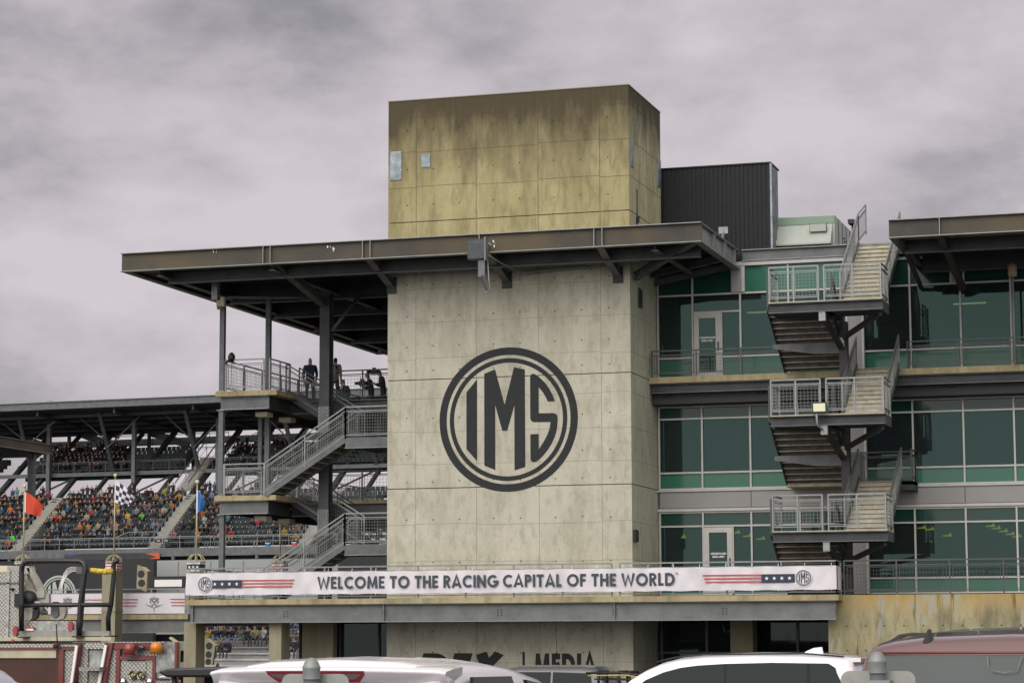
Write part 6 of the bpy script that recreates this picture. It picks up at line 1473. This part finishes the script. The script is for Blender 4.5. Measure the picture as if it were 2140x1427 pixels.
for j, (f, hw_, y0, y1) in enumerate(((-.2, .036, .20, .44), (.0, .036, .20, .44), (.25, .034, .21, .42), (.55, .022, .26, .39), (.8, .014, .29, .375), (.95, .010, .305, .37), (1, .003, .32, .365))):
    z = zr+.018+(.098)*f; rws.append([(fx+hw_*math.sin(t)*(1 if 1 else 0), (y0+y1)/2-(y1-y0)/2*math.cos(t), z) for t in [2*PI*k/16 for k in range(17)]])
mb.grid(rws, 'trim'); lp(B, mb, 'shark_fin_aerial')
mb = MB()
for s in (-1, 1): mb.tube([(s*.775, .01, 1.13), (s*.73, .06, 1.38), (s*.672, .115, zr-.05), (s*.64, .13, zr-.02)], .010, 'trim', 6)
lp(B, mb, 'window_seal')
mb = MB(); mb.tube([(-.66, .105, zr-.004), (0, .075, zr-.002), (.66, .105, zr-.004)], .007, 'truck_red', 6); lp(B, mb, 'window_top_trim')
mb = MB(); cx = at(2103, 1390, Y=YB).x-xB; c0 = at(2103, 1390, Y=YB).z
mb.tube([(cx-.085, .05, c0+.05), (cx-.08, .04, c0+.0), (cx-.06, .035, c0-.025), (cx, .03, c0-.033), (cx+.06, .035, c0-.025), (cx+.085, .04, c0+.05)], .0022, 'galv', 5); lp(B, mb, 'glass_outline')
mb = MB(); mb.box(-.9, .9, -.1, .1, .4, .62, 'trim'); lp(B, mb, 'bumper'); mb = MB()
for s in (-1, 1): mb.box(s*.84-.1, s*.84+.1, -.02, .12, .85, 1.08, 'lamp_red')
lp(B, mb, 'tail_lamp')

# --- white SUV side on, right of centre
pc = at(1815, 1370, D=37); s_ = 5039/37.0
def ly(px): return -2.40+(1815-px)/s_*1.045
zc = at(1600, 1369, D=36.6).z
Cc = car('parked_suv', 'white SUV side on with black window pillars and white roof fin', (pc.x-2.4, pc.y+.0, 0), PI/2, 1.86,
         [(-2.4, .7), (-2.38, 1.02), (ly(1797), zc-.10), (ly(1788), zc-.035), (ly(1700), zc+.0), (ly(1600), zc+.01), (ly(1500), zc-.015), (ly(1450), zc-.055), (ly(1410), zc-.13), (ly(1380), zc-.23), (ly(1352), zc-.36), (ly(1330), 1.10), (2.2, .98), (2.4, .6)], 1.06, 'white_car', tumble=.25, wheels=(-1.45, 1.45),
         side=[[(ly(p), z) for p, z in ((1545, 1.10), (1545, zc-.15), (1520, zc-.15), (1490, zc-.165), (1455, zc-.20), (1420, zc-.27), (1390, zc-.37), (1370, zc-.47), (1368, 1.10))],
               [(ly(p), z) for p, z in ((1712, 1.10), (1710, zc-.13), (1640, zc-.125), (1549, zc-.145), (1549, 1.10))],
               [(ly(p), z) for p, z in ((1780, 1.20), (1765, zc-.20), (1752, zc-.14), (1716, zc-.13), (1718, 1.2))]])
mb = MB(); sxx = lambda z: .93-max(0, z-1.06)*.25
for s in (-1, 1):
    P = [(ly(p), z) for p, z in ((1780, 1.08), (1766, zc-.185), (1752, zc-.12), (1640, zc-.108), (1545, zc-.125), (1490, zc-.15), (1455, zc-.185), (1420, zc-.255), (1385, zc-.37), (1362, zc-.49), (1360, 1.08))]
    mb.add([(s*(sxx(z)+.001), y, z) for y, z in P]+[(s*(sxx(z)-.02), y, z) for y, z in P], [tuple(range(11))]+[(k, (k+1) % 11, 11+(k+1) % 11, 11+k) for k in range(11)], 'car_black')
lp(Cc, mb, 'window_surround')
mb = MB()
for s in (-1, 1): mb.tube([(s*.69, ly(1780), zc-.02), (s*.69, ly(1700), zc+.03), (s*.69, ly(1500), zc+.015), (s*.69, ly(1440), zc-.03), (s*.70, ly(1400), zc-.10)], .014, 'trim', 6)
lp(Cc, mb, 'roof_rail'); mb = MB()
for p in (1543, 1712): mb.tube([(.742, ly(p), zc-.125), (.735, ly(p+1), zc-.08), (.70, ly(p+1), zc-.035)], .004, 'trim', 5)
mb.tube([(.735, ly(1770), zc-.075), (.735, ly(1640), zc-.068), (.735, ly(1500), zc-.085), (.745, ly(1430), zc-.15), (.78, ly(1375), zc-.30)], .004, 'trim', 5)
lp(Cc, mb, 'door_seam')
mb = MB(); mb.prism([(ly(1725), zc+.0), (ly(1722), zc+.125), (ly(1705), zc+.11), (ly(1690), zc+.06), (ly(1680), zc+.0)], 'X', -.025, .025, 'white_car'); lp(Cc, mb, 'roof_fin', bevel=.008)
mb = MB(); mb.box(-.62, .62, ly(1812), ly(1785), zc-.10, zc-.035, 'white_car'); mb.box(-.60, .60, ly(1812)-.03, ly(1812)+.03, zc-.09, zc-.05, 'lamp_red'); lp(Cc, mb, 'spoiler')
mb = MB(); k = .93-.25*(1.2-1.06)+.01
for s in (1,): mb.box(s*.905, s*.925, ly(1757), ly(1722), 1.10, 1.32, 'white'); mb.box(s*.925, s*.928, ly(1741), ly(1733), 1.26, 1.285, 'navy'); mb.box(s*.925, s*.928, ly(1755), ly(1743), 1.275, 1.28, 'red_print')
lp(Cc, mb, 'window_sticker')

# --- dark SUV beyond, between the white ones
pe = at(1180, 1400, D=60)
E_ = car('parked_suv', 'dark charcoal SUV parked beyond the white one, below the word MEDIA', (pe.x-.6, pe.y, -.35), PI/2, 1.9,
         [(-1.95, 1.0), (-1.75, 1.38), (-1.62, 1.55), (-1.2, 1.585), (.4, 1.58), (.75, 1.5), (1.5, 1.05), (2.5, .95), (2.6, .6)], 1.08, 'dark_car', wheels=(-1.3, 1.4),
         side=[[(-1.55, 1.12), (-1.5, 1.42), (-.55, 1.45), (-.55, 1.12)], [(-.48, 1.12), (-.48, 1.45), (.35, 1.45), (.95, 1.12)]], rear=((-1.93, 1.05, .75), (-1.66, 1.50, .66)))
mb = MB(); c = at(1209, 1390, D=60); mb.tube([(.0, -.45, 1.58), (0, -.40, 2.0), (.0, -.36, 2.72)], [.010, .008, .005], 'black', 6); lp(E_, mb, 'whip_aerial')
# --- dark pickup with a padded rack
pf = at(1305, 1405, D=57)
F_t = car('pickup_truck', 'dark pickup with black padded load rack and yellow strap behind the side on white SUV', (pf.x+.2, pf.y, -.3), PI/2, 1.85,
          [(-2.5, .9), (-2.4, 1.0), (-.3, 1.02), (1.0, 1.05), (2.3, .95), (2.5, .6)], 1.0, 'dark_car', wheels=(-1.5, 1.5), cat='pickup')
zf = at(1300, 1405, D=57).z+.3
mb = MB()
for s in (-.5, .3): mb.tube([(s, 1.0, zf), (s, .2, zf+.01), (s, -.3, zf-.05), (s, -.7, zf-.2), (s, -.95, zf-.42)], .03, 'black', 6); mb.tube([(s, .8, zf-.14), (s, -.2, zf-.16), (s, -.7, zf-.30)], .02, 'black', 6)
lp(F_t, mb, 'load_rack'); mb = MB()
for y in (.7, .2, -.05, -.35, -.6): mb.tube([(-.5, y, zf-.35), (-.5, y, zf+.03), (.3, y, zf+.03), (.3, y, zf-.35)], .035, 'black', 6)
lp(F_t, mb, 'pad'); mb = MB(); mb.tube([(-.53, .95, zf-.06), (-.53, 0, zf-.05), (-.53, -.5, zf-.14), (-.53, -.75, zf-.26)], .018, 'yellow', 6); lp(F_t, mb, 'strap')

# --- silver car corner at the lower left
pd = at(2, 1386, D=14)
D_ = car('parked_car', 'silver car windscreen pillar poking in at the lower left corner', (pd.x-.66, pd.y-2.95, 0), 0, 1.86,
         [(0, .95), (.05, 1.05), (.4, 1.65), (.9, pd.z+.06), (1.6, pd.z+.09), (2.3, pd.z+.07), (2.75, pd.z+.02), (2.95, pd.z-.03), (3.2, pd.z-.14), (3.7, pd.z-.42), (4.0, 1.08), (4.7, 1.0), (4.85, .6)], 1.06, 'silver_car', tumble=.27, wheels=(.9, 3.8),
         side=[[(1.2, 1.1), (1.2, pd.z-.09), (2.2, pd.z-.08), (2.7, pd.z-.11), (2.95, pd.z-.17), (3.2, pd.z-.28), (3.6, pd.z-.50), (3.7, 1.1)]])
mb = MB()
for s_q in (-1, 1): mb.tube([(s_q*.70, .9, pd.z-.01), (s_q*.705, 1.6, pd.z+.01), (s_q*.71, 2.6, pd.z-.03), (s_q*.72, 3.0, pd.z-.10), (s_q*.76, 3.4, pd.z-.30), (s_q*.80, 3.8, pd.z-.50)], .010, 'trim', 6)
lp(D_, mb, 'gutter_seal')

# --- cart with black roof
pg = at(420, 1395, D=22)
G_ = thing('utility_cart', 'black roofed utility cart half hidden between fire truck and white SUV', 'cart', (pg.x, pg.y, 0))
z = at(440, 1394, D=22).z; x0 = at(372, 1400, D=22).x-pg.x
mb = MB(); mb.prism([(x0, z-.03), (x0+.12, z), (1.1, z+.03), (1.15, z-.03), (1.1, z-.08), (x0+.08, z-.08)], 'Y', -.5, .9, 'black_gloss'); lp(G_, mb, 'roof', bevel=.02)
mb = MB()
for y in (-.45, .85): mb.tube([(x0+.14, y, z-.08), (x0+.2, y, z-.4), (x0+.1, y, .6)], .025, 'black', 8); mb.tube([(1.0, y, z-.08), (1.05, y, .7)], .025, 'black', 8)
lp(G_, mb, 'post'); mb = MB(); mb.prism([(x0, .35), (x0, .75), (.3, .8), (.5, .55), (1.4, .6), (1.4, .35)], 'Y', -.5, .9, 'dark_car'); lp(G_, mb, 'body', bevel=.03)
for i, (wx, wy) in enumerate(((x0+.3, -.5), (x0+.3, .9), (1.1, -.5), (1.1, .9))):
    mb = MB(); mb.tube([(wx, wy-.08, .27), (wx, wy+.08, .27)], .27, 'tyre', 18); lp(G_, mb, 'wheel')
for px, py, col, lab in ((376, 1419, (.06, .04, .2), 'person with purple cap beyond the fire truck and cart'), (392, 1424, (.6, .3, .05), 'person in orange top beyond the cart'), (408, 1419, (.55, .42, .2), 'person in tan jacket beside the cart roof post'), (455, 1383, (.3, .12, .16), 'person in plum top walking before the white bleachers')):
    D0 = 85 if px < 420 else 100; q = at(px, py, D=D0); hgt = q.z+.9; person(P_STD[px % 3], (q.x, q.y, -.9+.0), SR+.3, col, lab, scale=hgt/1.75)

# --- parking sign posts with blank backs
for px, ptop, pt2, x0, x1, lab in ((651, 1373, 1407, 590, 730, 'galvanised sign post with blank grey sign back, before the rear of the white SUV'), (1833, 1360, 1401, 1757, 1913, 'galvanised sign post with blank grey sign back, before the red SUV')):
    Yp = 8.95 if px < 1000 else 9.55; q = at(px, ptop, Y=Yp); r = .031
    sp = thing('sign_post', lab, 'sign post', (q.x, Yp, 0))
    mb = MB(); mb.tube([(q.x, Yp, 0), (q.x, Yp, q.z-.045)], r, 'steel', 20); part(mb, 'pole', sp)
    mb = MB(); mb.lathe([(r+.004, -.085), (r+.004, -.045), (r+.006, -.04), (r+.003, -.034), (r*.93, -.02), (r*.6, -.005), (0, 0)], (q.x, Yp, q.z), 'steel_lt', 24); part(mb, 'cap', sp)
    a = at(x0, pt2, Y=Yp+.05); b = at(x1, pt2, Y=Yp+.05); zt_ = a.z; w_ = b.x-a.x; pts = []
    for (cx, cz, a0) in ((b.x-.035, zt_-.035, 0), (a.x+.035, zt_-.035, 90), (a.x+.035, zt_-.415, 180), (b.x-.035, zt_-.415, 270)):
        pts += [(cx+.035*math.cos(R_(a0+k*18)), cz+.035*math.sin(R_(a0+k*18))) for k in range(6)]
    mb = MB(); mb.prism(pts, 'Y', Yp+.045, Yp+.049, 'plate_blue' if 0 else 'sign_back'); part(mb, 'sign_plate', sp)
    mb = MB(); zz = zt_-.035; mb.box(q.x-.042, q.x+.052, Yp-.034, Yp+.044, zz-.10, zz, 'steel_lt'); part(mb, 'clamp', sp)
    mb = MB()
    for dx in (-.018, .0, .02): mb.tube([(q.x+dx, Yp-.05, zz-.03), (q.x+dx, Yp-.034, zz-.03)], .006, 'chrome', 8)
    part(mb, 'bolt', sp)

# --- red rescue truck
TY = 40.6
def pbx(mb, x0, y0, x1, y1, m, Y=TY, dy=.05, back=0.0):
    a = at(x0, y0, Y=Y); b = at(x1, y1, Y=Y); xa, xb, za, zb = min(a.x, b.x), max(a.x, b.x), min(a.z, b.z), max(a.z, b.z)
    if dy > .5: mb.prism([(xa, Y), (xb, Y), (xb-dy*.85, Y+dy), (xa-dy*.85, Y+dy)], 'Z', za, zb, m)   # the vehicle stands at a slant
    else: mb.box(xa, xb, Y, Y+dy, za, zb, m)
    return mb
def poly(mb, pts, m, Y=TY, dy=.05):
    P = [at(px, py, Y=Y) for px, py in pts]; mb.prism([(p.x, p.z) for p in P], 'Y', Y, Y+dy, m); return mb
def one(t, name, fn): mb = MB(); fn(mb); return part(mb, name, t)
ft = thing('rescue_truck', 'red fire rescue truck with chequer plate lockers, red and amber beacons at the lower left', 'fire truck', (-20.5, 41.5, 0))
a0 = at(-60, 1353, Y=TY); a1 = at(366, 1353, Y=TY)
mb = MB(); mb.prism([(a0.x, TY+.12), (a1.x, TY+.12), (a1.x-2.0, TY+2.4), (a0.x-2.0, TY+2.4)], 'Z', .55, a1.z-.02, 'truck_red'); part(mb, 'body', ft)
one(ft, 'lower_body', lambda m: m.box(a0.x, a1.x, TY-.0, TY+.12, .45, at(0, 1440, Y=TY).z, 'truck_red'))
one(ft, 'top_tread', lambda m: (pbx(m, -60, 1345, 117, 1352, 'diamond', TY-.03, 2.2), pbx(m, 124, 1346, 160, 1350, 'diamond', TY-.03, .12)))
one(ft, 'top_rail', lambda m: pbx(m, -60, 1352.5, 160, 1357, 'truck_red', TY-.02, .1))
one(ft, 'cream_panel', lambda m: pbx(m, -60, 1358, 117, 1374, 'truck_cream', TY+.0, .09))
one(ft, 'side_panel', lambda m: pbx(m, -60, 1375, 118, 1445, 'truck_dkred', TY+.04, .06))
one(ft, 'frame_post', lambda m: (pbx(m, 118.5, 1357, 130, 1445, 'truck_dkred', TY+.0, .1), pbx(m, 123, 1357, 131, 1445, 'truck_red', TY-.02, .02)))
one(ft, 'chequer_panel', lambda m: pbx(m, 131.5, 1357.5, 158, 1445, 'diamond', TY+.03, .08))
one(ft, 'grab_bar', lambda m: poly(m, ((157, 1348), (162, 1348), (151, 1427), (146, 1427)), 'white', TY-.12, .04))
one(ft, 'slanted_frame', lambda m: poly(m, ((162, 1345), (168, 1345), (164, 1375), (155, 1430), (149, 1430), (157, 1380)), 'truck_red', TY-.05, .1))
one(ft, 'locker_wall', lambda m: (pbx(m, 165, 1345, 182, 1445, 'diamond', TY+.06, .06), pbx(m, 182.5, 1358, 216, 1393, 'mottled_steel', TY+.10, .04), pbx(m, 182.5, 1403, 216, 1445, 'diamond', TY+.1, .04)))
one(ft, 'locker_top', lambda m: pbx(m, 178, 1343, 220, 1355, 'diamond', TY-.02, .14))
one(ft, 'step', lambda m: pbx(m, 165, 1393, 208, 1401, 'diamond', TY-.28, .36))
one(ft, 'grab_bar', lambda m: poly(m, ((218, 1347), (223, 1347), (209, 1427), (203, 1427)), 'white', TY-.12, .04))
one(ft, 'slanted_frame', lambda m: poly(m, ((225, 1342), (236, 1343), (228, 1378), (220, 1430), (209, 1430), (218, 1385)), 'truck_red', TY-.06, .12))
one(ft, 'chequer_panel', lambda m: poly(m, ((236, 1356), (243, 1356), (243, 1445), (222, 1445), (228, 1398)), 'diamond', TY+.02, .08))
one(ft, 'top_beam', lambda m: (pbx(m, 226, 1342.5, 330, 1354.5, 'truck_red', TY-.02, .14), pbx(m, 226, 1340.5, 345, 1342.2, 'diamond', TY-.04, 2.2)))
one(ft, 'beacon_shelf', lambda m: pbx(m, 246, 1355, 322, 1369, 'diamond', TY+.08, .03))
one(ft, 'inner_frame', lambda m: (pbx(m, 242, 1356, 249, 1445, 'truck_red', TY-.02, .1), pbx(m, 249.5, 1370, 318, 1378, 'truck_red', TY-.02, .1), pbx(m, 318.5, 1369, 324, 1445, 'truck_red', TY-.02, .1)))
one(ft, 'rear_door', lambda m: (pbx(m, 249.5, 1378.5, 264, 1445, 'diamond', TY+.02, .06), pbx(m, 265, 1381, 304, 1445, 'diamond', TY+.0, .08), pbx(m, 305, 1377, 318, 1445, 'diamond', TY+.02, .06)))
def beacon(t, name, px0, px1, py0, py1, m_):
    a = at(px0, py1, Y=TY-.15); b = at(px1, py0, Y=TY-.15); cx = (a.x+b.x)/2; r = (b.x-a.x)/2; h = b.z-a.z; mb = MB()
    mb.lathe([(0, h), (r*.6, h*.98), (r*.88, h*.85), (r, h*.6), (r, .0), (0, 0)], (cx, TY-.15, a.z), m_, 20); ob = part(mb, name, t); mb = MB(); mb.lathe([(r*1.05, 0), (r*1.05, -.02), (0, -.02)], (cx, TY-.15, a.z), 'chrome', 16); part(mb, 'base', ob)
beacon(ft, 'red_beacon', 260, 282, 1343.5, 1368, 'beacon_red'); beacon(ft, 'amber_beacon', 315, 338, 1341, 1364, 'beacon_orange')
one(ft, 'wiper_motor', lambda m: (pbx(m, 283, 1350, 298, 1355, 'black', TY-.1, .08), m.tube([at(290, 1350, Y=TY-.1), at(299, 1352, Y=TY-.14)], .012, 'galv', 6)))
for x in (277, 294):
    c = at(x, 1410, Y=TY-.05); mb = MB(); mb.lathe([(.055, 0), (.07, -.02), (.075, .02), (.055, .05)], (0, 0, 0), 'chrome', 20); mb.lathe([(0, .0), (.055, .0)], (0, 0, 0), 'car_glass_grey', 16); mb.lathe([(0, .03), (.028, .02), (.03, 0)], (0, 0, 0), 'yellow', 12)
    mb.v = [Vector((c.x+v.x, TY-.05-v.z, c.z+v.y*1.25)) for v in mb.v]; part(mb, 'spot_lamp', ft)
for x in (257, 312):
    c = at(x, 1424, Y=TY-.03); mb = MB(); mb.lathe([(0, .05), (.05, .04), (.065, 0)], (0, 0, 0), 'chrome', 16); mb.v = [Vector((c.x+v.x, TY-.03-v.z, c.z+v.y*1.3)) for v in mb.v]; part(mb, 'round_cap', ft)
one(ft, 'steel_sheet', lambda m: pbx(m, 324.5, 1341, 365, 1405, 'mottled_steel', TY+.0, .1))
one(ft, 'corner_trim', lambda m: (pbx(m, 365, 1341, 368, 1445, 'truck_red', TY-.01, .12), pbx(m, 325, 1418, 365, 1445, 'diamond', TY+.0, .1), pbx(m, 325, 1405.5, 365, 1417, 'mottled_steel', TY+.03, .06)))
one(ft, 'rub_rail', lambda m: (m.tube([at(334, 1414, Y=TY-.15), at(376, 1410.5, Y=TY-.15)], .022, 'white', 10), pbx(m, 324, 1418, 352, 1420, 'truck_dkred', TY-.05, .04)))
one(ft, 'aerial', lambda m: m.tube([at(120, 1346, Y=TY-.1), at(119, 1330, Y=TY-.1), at(117.5, 1303, Y=TY-.1)], .012, 'black', 6))
one(ft, 'hose_reel', lambda m: (m.lathe([(0, .06), (.05, .05), (.05, -.05), (0, -.06)], at(117, 1348, Y=TY-.1), 'truck_dkred', 12)))
one(ft, 'ladder_end', lambda m: poly(m, ((355, 1330), (374, 1343), (371, 1392), (368, 1392), (369, 1345), (353, 1333)), 'brass', TY+.3, .1))
for x in (a0.x+1.2, a1.x-1.1):
    for y in (TY+.3, TY+2.2): mb = MB(); x -= (y-TY)*.4; mb.tube([(x, y-.15, .5), (x, y+.15, .5)], .5, 'tyre', 24); part(mb, 'wheel', ft)

# --- recovery truck with boom behind it
WY_ = 43.6
def wb(mb, x0, y0, x1, y1, m, dy=.1, Y=WY_): return pbx(mb, x0, y0, x1, y1, m, Y, dy)
wt_ = thing('recovery_truck', 'chequer plate recovery truck body with white boom and black tube frame, behind the red truck', 'tow truck', (-22, 44.5, 0))
one(wt_, 'equipment_box', lambda m: (wb(m, -60, 1196, 41, 1333, 'diamond', 2.0), wb(m, -60, 1183, 15, 1196, 'beige', 1.8)))
one(wt_, 'box_trim', lambda m: (wb(m, 15, 1190, 17, 1333, 'mottled_steel', .03, WY_-.03), wb(m, -60, 1217, 41, 1219, 'steel', .03, WY_-.03)))
one(wt_, 'latch', lambda m: (wb(m, 30, 1240, 42, 1268, 'black', .1, WY_-.1), wb(m, 19, 1228, 24, 1233, 'steel_dk', .1, WY_-.1)))
for cx, cy in ((31, 1317.5), (146.5, 1308.5)):
    c = at(cx, cy, Y=WY_-.06); rr = .085; mb = MB(); mb.prism([(c.x+.052*math.cos(k*PI/10), c.z+.105*math.sin(k*PI/10)) for k in range(20)], 'Y', WY_-.06, WY_-.005, 'lamp_red'); part(mb, 'oval_lamp', wt_)
one(wt_, 'bed_box', lambda m: (wb(m, 49, 1297, 74, 1318, 'diamond', .8), wb(m, 74.5, 1297, 134, 1318, 'mottled_steel', .8), wb(m, 134.5, 1297, 158, 1318, 'diamond', .8)))
one(wt_, 'bed_sill', lambda m: (wb(m, 42, 1316.5, 164, 1330, 'conc_grey', .15, WY_-.05), wb(m, 170, 1318, 228, 1328, 'conc_grey', .1, WY_-.02)))
one(wt_, 'deck', lambda m: (wb(m, -60, 1331, 232, 1338, 'truck_cream', 2.2, WY_-.12), wb(m, -60, 1339, 120, 1344, 'black', 2.0, WY_-.05)))
one(wt_, 'boom', lambda m: (poly(m, ((-20, 1181), (60, 1182), (62, 1190), (62, 1198), (50, 1200), (-20, 1196)), 'boom_paint', WY_+.3, .25), poly(m, ((55, 1186), (64, 1186), (101, 1250), (100, 1262), (90, 1260)), 'boom_paint', WY_+.3, .12),
                          poly(m, ((48, 1190), (54, 1190), (58, 1212), (80, 1240), (72, 1240), (50, 1214)), 'boom_paint', WY_+.32, .1), poly(m, ((49, 1222), (54, 1223), (72, 1236), (92, 1234), (92, 1248), (70, 1250), (49, 1232)), 'boom_paint', WY_+.2, .1), poly(m, ((74, 1243), (102, 1241), (102, 1262), (86, 1262)), 'boom_paint', WY_+.25, .1)))
def wheel_g(m, px, py, r, mat_, Y):
    c = at(px, py, Y=Y); m.tube([(c.x, Y, c.z), (c.x, Y+.12, c.z)], r, mat_, 24)
one(wt_, 'winch_drum', lambda m: (wheel_g(m, 57, 1249, .15, 'black', WY_+.05), wheel_g(m, 57, 1249, .10, 'steel_dk', WY_-.0)))
one(wt_, 'pulley', lambda m: (wheel_g(m, 75, 1268, .12, 'boom_paint', WY_+.1), wheel_g(m, 75, 1268, .05, 'black', WY_+.05), wheel_g(m, 114, 1266, .09, 'black', WY_+.1)))
one(wt_, 'tow_hook', lambda m: (poly(m, ((49, 1263), (62, 1263), (68, 1275), (66, 1292), (60, 1297), (49, 1294)), 'boom_paint', WY_+.02, .1), poly(m, ((66, 1270), (82, 1270), (76, 1290), (66, 1296)), 'steel_dk', WY_+.05, .1)))
one(wt_, 'tow_hook', lambda m: (poly(m, ((106, 1268), (120, 1266), (122, 1284), (114, 1291), (106, 1286)), 'steel', WY_+.0, .1), poly(m, ((118, 1262), (136, 1262), (137, 1280), (132, 1292), (120, 1295), (104, 1292), (122, 1286)), 'boom_paint', WY_+.05, .1)))
def fr_tube(m, pts, r=.045, Y=WY_-.15): m.tube([at(px, py, Y=Y) for px, py in pts], r, 'black_gloss', 10)
one(wt_, 'tube_frame', lambda m: (fr_tube(m, ((45, 1318), (45, 1260), (45, 1195), (46, 1183), (51, 1175), (60, 1172), (115, 1171.5), (168, 1172), (175, 1176), (178, 1184), (177, 1200), (168, 1262), (166, 1300), (165, 1331)), .055),
                               m.tube([at(45, 1265, Y=WY_-.15), at(100, 1263.5, Y=WY_-.15), at(230, 1263, Y=WY_-.15)], .045, 'black_gloss', 10),
                               fr_tube(m, ((247, 1171), (240, 1173), (237, 1182), (238, 1200), (232, 1262), (226, 1290), (227, 1330)), .05, WY_+.6)))
one(wt_, 'frame_guard', lambda m: poly(m, ((178, 1200), (172, 1200), (163, 1262), (159, 1312), (168, 1330), (172, 1285)), 'black_gloss', WY_-.12, .06))
one(wt_, 'frame_foot', lambda m: (wb(m, 38, 1329.5, 54, 1332, 'black', .3, WY_-.3), wb(m, 150, 1328, 168, 1331, 'black', .3, WY_-.3), wb(m, 218, 1327, 234, 1330, 'black', .3, WY_+.4)))
one(wt_, 'strap_roll', lambda m: m.tube([at(190, 1191, Y=WY_-.1), at(206, 1193, Y=WY_-.1), at(220, 1194, Y=WY_-.1), at(235, 1193, Y=WY_-.1)], [.05, .055, .05, .052], 'yellow', 12))
one(wt_, 'strap_collar', lambda m: (m.tube([at(218, 1193.5, Y=WY_-.1), at(226, 1193.5, Y=WY_-.1)], .062, 'yellow', 12), m.tube([at(186, 1190, Y=WY_-.1), at(190, 1191, Y=WY_-.1)], .05, 'steel_dk', 12)))
one(wt_, 'control_box', lambda m: (wb(m, 160, 1183, 176, 1198, 'steel', .15, WY_-.1)))
def hose(m, k): m.tube([at(px, py, Y=WY_+.05) for px, py in ((162, 1185+k*2.5), (150, 1184.5+k*3), (141, 1188+k*4), (134, 1198+k*5), (129, 1212+k*5), (125, 1228+k*4))], .010, 'white', 6)
one(wt_, 'hose', lambda m: [hose(m, k) for k in range(4)])
one(wt_, 'reflector', lambda m: (wb(m, 54, 1310, 70, 1313, 'orange', .03, WY_-.08), wb(m, 54.5, 1313.2, 69, 1317, 'white', .03, WY_-.08), wb(m, 23, 1335, 28, 1339.5, 'orange', .03, WY_-.16)))
for x in (-23.5, -20.5):
    for y in (WY_+.3, WY_+2.0): mb = MB(); mb.tube([(x, y-.15, .5), (x, y+.15, .5)], .5, 'tyre', 24); part(mb, 'wheel', wt_)
one(wt_, 'chassis', lambda m: wb(m, -60, 1345.5, 228, 1385, 'dark_car', 2.0))
